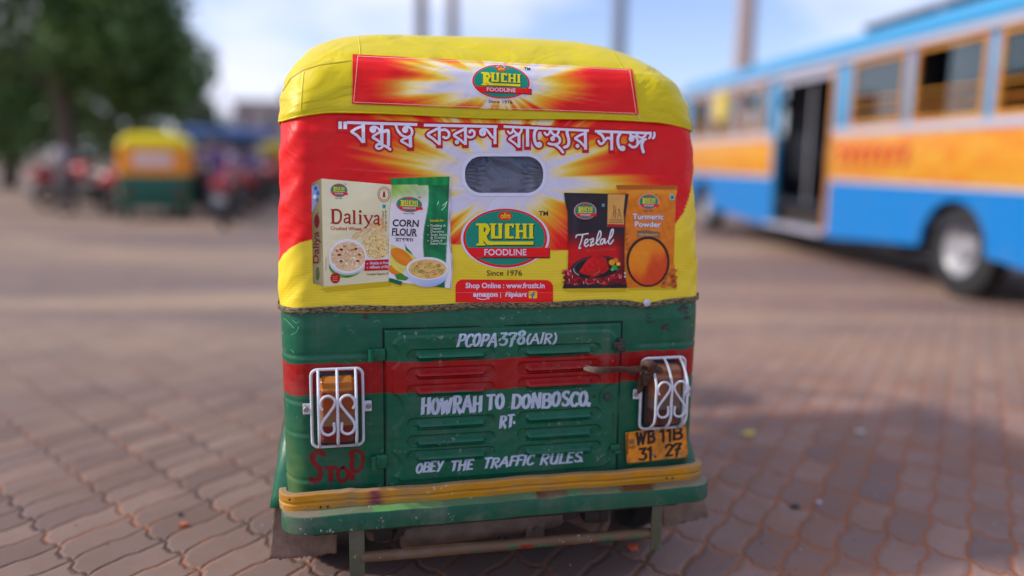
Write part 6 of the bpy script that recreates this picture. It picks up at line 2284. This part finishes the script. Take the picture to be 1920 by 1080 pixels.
# ------------------------------------------------------------------ trees
def leaf_mat(name, c0, c1):
    m, n, b = new_mat(name)
    f = ramp(n, noise(n, objvec(n), 1.4, 3), .35, .65)
    wn_ = n.nodes.new('ShaderNodeNewGeometry')
    f2 = math_n(n, 'MULTIPLY_ADD', wn_.outputs['Random Per Island'], .5, math_n(n, 'MULTIPLY', f, .5))
    n.links.new(mixc(n, f2, c0, c1), b.inputs['Base Color'])
    b.inputs['Roughness'].default_value = .55
    return m
M['leaf'] = leaf_mat('dark_leaves', (0.040, 0.10, 0.022), (0.14, 0.25, 0.055))
M['leaf2'] = leaf_mat('mid_leaves', (0.030, 0.055, 0.018), (0.085, 0.13, 0.04))
M['bark'] = plain('bark', (0.10, 0.075, 0.055), .9, 0, .4, 14, .8, 30)


def tree(px, dist, h, cr, cz, nleaf, seed, label, leafm='leaf', lobes=9, ls=.16, flat=.8, group=None):
    p = at_depth(px, dist)
    r = np.random.default_rng(seed)
    t = empty('tree', tuple(p), r.random() * 6, label, 'tree', group)
    lo = []
    for k in range(lobes):
        a = r.random() * 2 * PI; q = cr * (0.25 + .55 * r.random())
        lo.append((q * math.cos(a), q * math.sin(a), cz + cr * flat * (r.random() * 1.5 - .75), cr * (.34 + .26 * r.random())))
    lo.append((0, 0, cz, cr * .6))
    tb = MB()
    tb.tube(smooth_line3([(0, 0, 0), (.05 * cr, .02, cz * .35), (-.03 * cr, .05, cz * .7), (0, 0, cz)]), list(np.linspace(.075 * cr + .08, .05 * cr, 19)), 12)
    for x, y, z, q in lo[:-1]:
        tb.tube(smooth_line3([(0, 0, cz * .55), (x * .4, y * .4, cz * .55 + (z - cz * .55) * .35), (x, y, z)], 4), list(np.linspace(.045 * cr, .012 * cr, 9)), 7)
    tb.build('trunk', M['bark'], t)
    w = np.array([q ** 2 for *_, q in lo]); w /= w.sum()
    idx = r.choice(len(lo), nleaf, p=w)
    Lo = np.array(lo)
    d_ = r.normal(size=(nleaf, 3)); d_ /= np.linalg.norm(d_, axis=1)[:, None]
    rad = (0.35 + .65 * r.random(nleaf) ** .4)
    C = Lo[idx, :3] + d_ * (Lo[idx, 3] * rad)[:, None] * np.array([1, 1, .85])
    C += r.normal(size=(nleaf, 3)) * .06 * cr
    a = r.normal(size=(nleaf, 3)); a[:, 2] *= .5; a /= np.linalg.norm(a, axis=1)[:, None]
    b_ = np.cross(a, r.normal(size=(nleaf, 3))); b_ /= np.linalg.norm(b_, axis=1)[:, None]
    s_ = ls * (.6 + .8 * r.random(nleaf))[:, None]
    V = np.stack([C - a * s_, C + b_ * s_ * .55, C + a * s_, C - b_ * s_ * .55], 1).reshape(-1, 3)
    mesh_obj('crown', V, np.arange(nleaf * 4).reshape(-1, 4), M[leafm], t, None, False)
    return t


tree(262, 24, 7.2, 2.55, 4.05, 6500, 1, 'dark green tree rising behind the yellow hooded rickshaw on the far left')
tree(130, 22, 8.5, 3.1, 5.6, 9000, 2, 'tall dark tree at the left edge')
tree(20, 30, 7, 3.2, 3.8, 7000, 3, 'bushy dark tree farthest to the left')
tree(395, 44, 4.5, 2.3, 2.6, 5000, 5, 'small distant tree in front of the pale building', 'leaf2')
tree(1285, 60, 6, 3.0, 3.2, 3500, 7, 'faraway tree between the rickshaw and the bus', 'leaf2', 9, .3)

tl = np.random.default_rng(31)
nl = 16000
th_ = np.radians(tl.uniform(-75, 75, nl)); rr_ = tl.uniform(92, 108, nl)
top_ = 3.4 + 1.6 * np.sin(th_ * 9) + 1.1 * np.sin(th_ * 23 + 1) + .6 * np.sin(th_ * 57)
C = np.column_stack([rr_ * np.sin(th_), rr_ * np.cos(th_), top_ * tl.random(nl) ** .7 + .2])
a = tl.normal(size=(nl, 3)); a /= np.linalg.norm(a, axis=1)[:, None]
b_ = np.cross(a, tl.normal(size=(nl, 3))); b_ /= np.linalg.norm(b_, axis=1)[:, None]
s_ = (.45 + .5 * tl.random(nl))[:, None]
V = np.stack([C - a * s_, C + b_ * s_ * .6, C + a * s_, C - b_ * s_ * .6], 1).reshape(-1, 3)
tag(mesh_obj('treeline', V, np.arange(nl * 4).reshape(-1, 4), M['leaf2'], None, None, False), 'low far-off belt of trees along the horizon', 'trees', kind='stuff')

# ------------------------------------------------------------------ masts against the sky
def mast(px, dist, w, h, label, col, lamp=True):
    p = at_depth(px, dist)
    o = empty('lamp_mast', tuple(p), 0.2, label, 'lamp mast')
    mb = MB(); mb.lathe([(0, w * .75), (.4, w * .75), (.45, w * .55), (h * .6, w * .48), (h, w * .36), (h, 0)], (0, 0, 0), (0, 0, 1), 16)
    mb.build('pole', plain('mast_' + str(px), col, .6, 0, .2), o)
    if lamp:
        mb = MB(); mb.tube(smooth_line3([(0, 0, h - .1), (.3, 0, h + .35), (1.1, 0, h + .45)]), .06, 8); mb.build('arm', M['steel'], o)
        mb = MB(); mb.box(1.0, 1.7, -.12, .12, h + .36, h + .48, .04); mb.build('lamp_head', M['steel'], o)
    return o


mast(789, 21, .30, 9, 'leftmost grey brown mast behind the rickshaw roof', (.16, .12, .12))
mast(845, 23, .30, 9.5, 'brown mast just right of the leftmost mast', (.19, .13, .11))
mast(1146, 24, .42, 9, 'bluish grey mast above the right half of the rickshaw roof', (.20, .23, .30))
mast(1374, 32, .75, 12, 'thick pinkish concrete mast above the bus roof', (.36, .27, .25), False)

# ------------------------------------------------------------------ pale building far left
p = at_depth(560, 85)
bl = empty('building', tuple(p), .1, 'pale pinkish block of flats in the far distance', 'building')
mb = MB(); mb.box(-6.5, 6.5, 0, 9, 0, 6.6, .03); mb.build('wall', plain('pale_pink_render', (.34, .27, .27), .85, 0, .15, .6), bl)
mb = MB(); mb.box(-6.8, 6.8, -.3, 9.3, 6.6, 6.95, .03); mb.box(-2, 1, 3, 6, 6.95, 8.4, .03); mb.build('roof', plain('roof_concrete', (.25, .23, .23), .9), bl)
M['win'] = plain('dim_glass', (.05, .06, .08), .2)
for i in range(5):
    for j in range(2):
        x, z = -5.2 + 2.6 * i, 1.3 + 2.9 * j
        mb = MB(); mb.box(x - .75, x + .75, -.06, -.003, z, z + 1.5, .01); w_ = mb.build('window', plain('window_surround', (.42, .38, .38), .8) if (i, j) == (0, 0) else bpy.data.materials['window_surround'], bl)
        mb = MB(); mb.box(x - .6, x + .6, -.075, -.062, z + .12, z + 1.38); mb.build('pane', M['win'], w_)

# ------------------------------------------------------------------ blue awning stall
p = at_depth(440, 31)
stl = empty('stall', tuple(p), .15, 'roadside stall with a blue tarpaulin awning in the left background', 'stall')
V = []
for j in range(9):
    for i in range(15):
        x, y = -1.6 + 3.2 * i / 14, -1.1 + 2.2 * j / 8
        V.append((x, y, 2.35 - .12 * abs(y) - .05 * math.sin(i * .9) * math.sin(j * .8) + .03 * math.cos(x * 4)))
aw = mesh_obj('awning', V, grid_faces(9, 15), plain('blue_tarpaulin', (.05, .12, .32), .5), stl); aw.modifiers.new('thickness', 'SOLIDIFY').thickness = .01
V = [(-1.6 + 3.2 * i / 14, -1.1 - .02 * k, 2.22 - .05 * math.sin(i * .9) * 0 - .18 * k + .02 * math.sin(i * 2.1) * k) for k in range(3) for i in range(15)]
mesh_obj('awning_valance', V, grid_faces(3, 15), bpy.data.materials['blue_tarpaulin'], stl)
for x in (-1.5, 1.5):
    for y in (-1.0, 1.0):
        MB().cyl((x, y, 0), (x, y, 2.25), .035, n=10).build('post', M['bark'], stl)
mb = MB(); mb.box(-1.4, 1.4, -.8, -.2, .75, .82, .01); mb.box(-1.35, 1.35, -.75, -.25, .0, .75, .02); mb.build('counter', plain('counter_wood', (.12, .09, .09), .8), stl)
mb = MB()
for k in range(9):
    mb.lathe([(0, 0), (0, .09), (.2, .10), (.24, .05), (.28, 0)], (-1.2 + .3 * k, -.5, .82), (0, 0, 1), 12)
mb.build('goods', plain('mixed_goods', (.35, .33, .40), .6, 0, .6, 2), stl)

# ------------------------------------------------------------------ other auto rickshaws waiting further back
def far_rickshaw(name, px, dist, rz, label, poster):
    p = at_depth(px, dist)
    o = empty(name, tuple(p), rz, label, 'auto rickshaw', 'auto rickshaws waiting in the background')
    V = shell(np.linspace(.26, .92, 12), 0, 12, 8, 1.9, 6)
    mesh_obj('body_panel', V.reshape(-1, 3), grid_faces(*V.shape[:2]), M['enamel'], o, np.tile(alb((20, 100, 80)), (V.size // 3, 1)))
    V = shell(np.linspace(.92, 1.475, 10), .004, 12, 8, 1.3, 6)
    mesh_obj('rear_canvas', V.reshape(-1, 3), grid_faces(*V.shape[:2]), M['vinyl'], o, np.tile(alb((216, 140, 40)), (V.size // 3, 1)))
    hood2 = o_hood.copy(); COL.objects.link(hood2); hood2.parent = o; hood2.name = 'hood_cover'
    mb = MB(); mb.box(-.36, .36, .02, .045, 1.08, 1.34, .01); mb.c = [tuple(alb(poster))] * len(mb.v); mb.build('poster', M['print'], o, color=True)
    mb = MB(); mb.box(-.45, .45, -.012, .0, .36, .80, .006); mb.c = [tuple(alb((16, 92, 82)))] * len(mb.v); mb.build('engine_door', M['enamel'], o, color=True)
    mb = MB(); mb.box(-.69, .69, -.10, -.05, .27, .32, .01); mb.c = [tuple(alb((30, 90, 70)))] * len(mb.v); mb.build('bumper_bar', M['bumper'], o, color=True)
    for s_ in (-1, 1):
        MB().add(*round_box(s_ * .5, .56, .11, .2, .01, -.04, .02, .006)).build('tail_lamp', M['redlens'], o)
        mb = MB(); mb.lathe([(-.05, .13), (-.052, .18), (-.03, .205), (.03, .205), (.052, .18), (.05, .13)], (s_ * .56, .36, .205), (1, 0, 0), 28); w_ = mb.build('wheel', M['rubber'], o)
        mb = MB(); mb.lathe([(-.04, .13), (0, .06), (-.03, 0)], (s_ * .56, .36, .205), (1, 0, 0), 20); mb.build('rim', M['steel'], w_)
    mb = MB(); mb.lathe([(-.05, .13), (-.052, .18), (-.03, .205), (.03, .205), (.052, .18), (.05, .13)], (0, 2.12, .205), (1, 0, 0), 28); mb.build('wheel', M['rubber'], o)
    V = []
    for k in range(15):
        a = PI * k / 14
        for z, q in ((.24, .80), (.45, 1.0), (.70, 1.03), (.98, .92)):
            V.append((-.62 * math.cos(a), 1.75 + .62 * q * math.sin(a), z))
    mesh_obj('front_cowl', V, grid_faces(15, 4), M['enamel'], o, np.tile(GREEN, (len(V), 1)))
    return o


o_hood = hood
far_rickshaw('auto_rickshaw', 290, 16.0, .30, 'yellow hooded auto rickshaw with an orange rear waiting under the dark tree', (206, 190, 200))
far_rickshaw('auto_rickshaw', 508, 25.0, -.25, 'distant yellow hooded auto rickshaw beside the blue stall', (120, 90, 110))

# ------------------------------------------------------------------ parked motorcycle
p = at_depth(418, 14.6)
mc = empty('motorcycle', tuple(p), .18, 'parked motorcycle with a red tail seen from behind', 'motorcycle')
def mwheel(y):
    mb = MB(); mb.lathe([(-.05, .22), (-.06, .27), (-.03, .31), (.03, .31), (.06, .27), (.05, .22)], (0, y, .31), (1, 0, 0), 36)
    w_ = mb.build('wheel', M['rubber'], mc)
    mb = MB(); mb.lathe([(-.03, .225), (.03, .225), (.03, .20), (-.03, .20)], (0, y, .31), (1, 0, 0), 32, closed=True)
    for k in range(6):
        a = PI * k / 3; mb.tube([(0, y, .31), (0, y + .21 * math.cos(a), .31 + .21 * math.sin(a))], .012, 6)
    mb.build('rim', M['grime_light'], w_)
mwheel(0); mwheel(1.28)
RDM = plain('red_plastic', (.42, .02, .03), .3); BKM = plain('black_plastic', (.02, .02, .025), .4)
mb = MB(); mb.lathe([(0, 0), (.02, .10), (.15, .16), (.34, .17), (.5, .13), (.52, 0)], (0, -.32, .78), (0, 1, .05), 20); mb.build('tail_cowl', RDM, mc)
mb = MB(); mb.box(-.12, .12, -.38, -.33, .72, .80, .02); mb.build('tail_light', M['redlens'], mc)
mb = MB(); mb.box(-.10, .10, -.36, -.33, .48, .62, .008); mb.build('number_plate', plain('pale_plate', (.5, .5, .46), .5), mc)
mb = MB(); mb.lathe([(0, 0), (.05, .12), (.3, .15), (.65, .12), (.7, 0)], (0, -.15, .88), (0, 1, 0), 18); mb.build('seat', BKM, mc)
mb = MB(); mb.lathe([(0, 0), (.08, .13), (.25, .17), (.45, .12), (.5, 0)], (0, .45, .92), (0, 1, .1), 20); mb.build('fuel_tank', RDM, mc)
mb = MB(); mb.box(-.16, .16, .35, .80, .28, .66, .05); mb.tube([(.17, .5, .30), (.2, .1, .28), (.2, -.35, .34)], [.03, .04, .05], 12); mb.build('engine', M['grime'], mc)
mb = MB()
for s_ in (-1, 1): mb.tube([(s_ * .11, 0, .31), (s_ * .14, .1, .75)], .025, 8); mb.tube([(s_ * .08, 1.28, .31), (s_ * .08, 1.05, 1.0)], .025, 8)
mb.tube([(0, .95, .95), (0, .3, .6), (0, 0, .31)], .03, 8); mb.build('frame', BKM, mc)
mb = MB(); mb.tube(smooth_line3([(-.36, .80, 1.05), (-.15, .95, 1.08), (.15, .95, 1.08), (.36, .80, 1.05)]), .016, 8); mb.build('handlebar', BKM, mc)
for s_ in (-1, 1):
    mb = MB(); mb.tube([(s_ * .24, .9, 1.07), (s_ * .32, .88, 1.24)], .007, 6); mb.lathe([(0, 0), (0, .055), (.02, .05), (.025, 0)], (s_ * .34, .88, 1.27), (0, 1, 0), 14); mb.build('mirror', BKM, mc)
V = [(x, -.02 + .35 * math.cos(a), .31 + .35 * math.sin(a)) for a in np.linspace(math.radians(20), math.radians(200), 14) for x in (-.07, 0, .07)]
mg = mesh_obj('rear_mudguard', V, grid_faces(14, 3), BKM, mc); mg.modifiers.new('thickness', 'SOLIDIFY').thickness = .006

for px_, d_, rz_, lb_ in ((392, 17.5, .9, 'parked motorcycle turned half sideways behind the one with the bright tail'), (468, 18.5, -.5, 'parked motorcycle in front of the blue stall'), (494, 20.5, .4, 'parked motorcycle beside the distant auto rickshaw'), (205, 17.0, 1.2, 'parked motorcycle standing sideways under the trees on the left'), (90, 19.0, -.9, 'parked motorcycle farthest to the left')):
    c_ = copy_tree(mc)
    c_.location = at_depth(px_, d_); c_.rotation_euler = (0, 0, rz_); c_['label'] = lb_; c_['group'] = 'parked motorcycles'
mc['group'] = 'parked motorcycles'

# ------------------------------------------------------------------ people in the distance
SKIN = plain('brown_skin', (.20, .105, .07), .55)
HAIRM = plain('black_hair', (.012, .010, .010), .5)


def skinned(name, joints, edges, mat, parent, root=0, sub=2):
    me = bpy.data.meshes.new(name)
    me.from_pydata([j[:3] for j in joints], edges, [])
    o = bpy.data.objects.new(name, me); COL.objects.link(o)
    o.modifiers.new('skin', 'SKIN')
    me.skin_vertices[0].data.foreach_set  # layer made by the modifier
    for i, j in enumerate(joints):
        me.skin_vertices[0].data[i].radius = (j[3], j[4] if len(j) > 4 else j[3])
        me.skin_vertices[0].data[i].use_root = (i == root)
    s_ = o.modifiers.new('smooth', 'SUBSURF'); s_.levels = sub; s_.render_levels = sub
    dg = bpy.context.evaluated_depsgraph_get()
    m2 = bpy.data.meshes.new_from_object(o.evaluated_get(dg))
    bpy.data.objects.remove(o); bpy.data.meshes.remove(me)
    m2.name = name; m2.materials.clear(); m2.materials.append(mat)
    m2.polygons.foreach_set('use_smooth', np.ones(len(m2.polygons), bool))
    o = bpy.data.objects.new(name, m2); COL.objects.link(o); o.parent = parent
    return o


def person(px, dist, rz, h, shirt, trouser, label, stride=.12, arm=.1, group='people standing about in the background'):
    p = at_depth(px, dist)
    o = empty('person', tuple(p), rz, label, 'person', group)
    k = h / 1.70
    o.scale = (k, k, k)
    st_ = stride
    J = [(0, 0, .95, .13, .10), (0, .0, 1.12, .125, .095), (0, .0, 1.34, .15, .10), (0, .01, 1.44, .065, .06), (0, .015, 1.50, .05, .052), (0, .02, 1.56, .070, .078), (0, .02, 1.64, .072, .086), (0, .01, 1.70, .035, .04), (0, .105, 1.595, .012, .014)]
    E = [(0, 1), (1, 2), (2, 3), (3, 4), (4, 5), (5, 6), (6, 7), (6, 8)]
    fingers = []
    for s_ in (-1, 1):
        b0 = len(J)
        J += [(s_ * .19, 0, 1.37, .052), (s_ * .235, -.02 + arm * s_ * .5, 1.10, .040), (s_ * .245, .05 + arm * s_, .87, .028), (s_ * .245, .06 + arm * s_, .79, .018, .038)]
        E += [(2, b0), (b0, b0 + 1), (b0 + 1, b0 + 2), (b0 + 2, b0 + 3)]
        for q in range(5):
            f0 = len(J)
            yy_ = .03 + .017 * q + arm * s_
            ln = (.05, .07, .08, .072, .055)[q]
            if q == 4:
                J.append((s_ * .235, .105 + arm * s_, .77, .009)); E.append((b0 + 3, f0))
            else:
                J.append((s_ * .243, yy_ + .008, .75 - .0, .009)); J.append((s_ * .233, yy_ + .014, .75 - ln, .007)); E += [(b0 + 3, f0), (f0, f0 + 1)]
        l0 = len(J)
        J += [(s_ * .095, .01, .86, .085), (s_ * .10, .02 + st_ * s_ * .6, .50, .055), (s_ * .10, st_ * s_ - .02, .09, .038), (s_ * .11, st_ * s_ + .13, .035, .035, .03)]
        E += [(0, l0), (l0, l0 + 1), (l0 + 1, l0 + 2), (l0 + 2, l0 + 3)]
    skinned('body', J, E, SKIN, o)
    S = [(0, 0, .88, .165, .13), (0, 0, 1.05, .15, .12), (0, 0, 1.34, .165, .118), (0, .01, 1.43, .075, .07)]
    SE = [(0, 1), (1, 2), (2, 3)]
    for s_ in (-1, 1):
        b0 = len(S)
        S += [(s_ * .19, 0, 1.37, .072), (s_ * .226, -.015 + arm * s_ * .35, 1.17, .06)]
        SE += [(2, b0), (b0, b0 + 1)]
    skinned('shirt', S, SE, shirt, o)
    T = [(0, 0, .94, .15, .118)]
    TE = []
    for s_ in (-1, 1):
        b0 = len(T)
        T += [(s_ * .095, .01, .84, .10), (s_ * .10, .02 + st_ * s_ * .6, .50, .078), (s_ * .10, st_ * s_ - .02, .10, .065)]
        TE += [(0, b0), (b0, b0 + 1), (b0 + 1, b0 + 2)]
    skinned('trousers', T, TE, trouser, o)
    hm_ = MB(); hm_.lathe([(-.02, .086), (.03, .094), (.07, .084), (.105, .05), (.118, 0)], (0, .0, 1.615), (0, -.25, 1), 18); hm_.build('hair', HAIRM, o)
    for s_ in (-1, 1):
        pass
    e_ = MB()
    for s_ in (-1, 1): e_.lathe([(0, .011), (.004, .009), (.006, 0)], (s_ * .03, .098, 1.615), (0, 1, 0), 10)
    e_.lathe([(0, .020), (.003, .014), (.004, 0)], (0, .092, 1.545), (0, 1, 0), 10)
    e_.build('eyes_and_mouth', HAIRM, o)
    return o


cl = lambda nm, c: plain(nm, c, .8, 0, .2, 20)
SH = {'violet': cl('violet_cloth', (.16, .09, .26)), 'white': cl('white_cloth', (.50, .48, .52)), 'maroon': cl('maroon_cloth', (.16, .03, .06)), 'navy': cl('navy_cloth', (.03, .035, .09)), 'grey': cl('grey_cloth', (.12, .12, .15)), 'lilac': cl('lilac_cloth', (.34, .27, .42)), 'black': cl('black_cloth', (.02, .02, .025)), 'blue': cl('blue_cloth', (.05, .10, .30))}
person(356, 19.0, 2.6, 1.68, SH['maroon'], SH['black'], 'person in a maroon shirt beside the yellow hooded rickshaw')
person(376, 20.5, .3, 1.64, SH['lilac'], SH['grey'], 'person in a lilac shirt and grey trousers walking away', .2)
person(398, 19.5, 2.9, 1.72, SH['white'], SH['navy'], 'person in a white shirt behind the motorcycle')
person(424, 20.0, .5, 1.70, SH['violet'], SH['black'], 'person in a violet shirt just right of the motorcycle', .18)
person(452, 23.0, 2.2, 1.62, SH['grey'], SH['navy'], 'person in grey at the blue stall')
person(482, 22.5, -2.6, 1.70, SH['white'], SH['black'], 'person in white with black trousers right of the blue stall')
person(436, 17.5, 2.4, 1.62, SH['lilac'], SH['black'], 'person in a lilac shirt and black trousers nearer than the stall')
person(405, 17.0, .2, 1.7, SH['violet'], SH['grey'], 'person in a violet shirt and grey trousers left of the motorcycle', .16)
person(386, 24.0, 3.0, 1.66, SH['blue'], SH['grey'], 'person in a blue shirt farther back in the crowd')
person(340, 21.0, 1.2, 1.70, SH['navy'], SH['grey'], 'person in a navy shirt half hidden by the orange rear rickshaw')
person(365, 23.0, -.8, 1.66, SH['white'], SH['maroon'], 'person in a white shirt and maroon trousers under the tree')
person(414, 22.0, 2.0, 1.74, SH['lilac'], SH['navy'], 'person in a lilac shirt and navy trousers far behind the motorcycle')
person(470, 20.0, .9, 1.60, SH['violet'], SH['navy'], 'person in a violet shirt standing by the stall counter')
person(250, 20.0, 2.6, 1.70, SH['blue'], SH['black'], 'person in a blue shirt left of the rickshaws')
person(120, 18.0, -1.6, 1.68, SH['white'], SH['grey'], 'person in white with grey trousers near the left edge', .22)
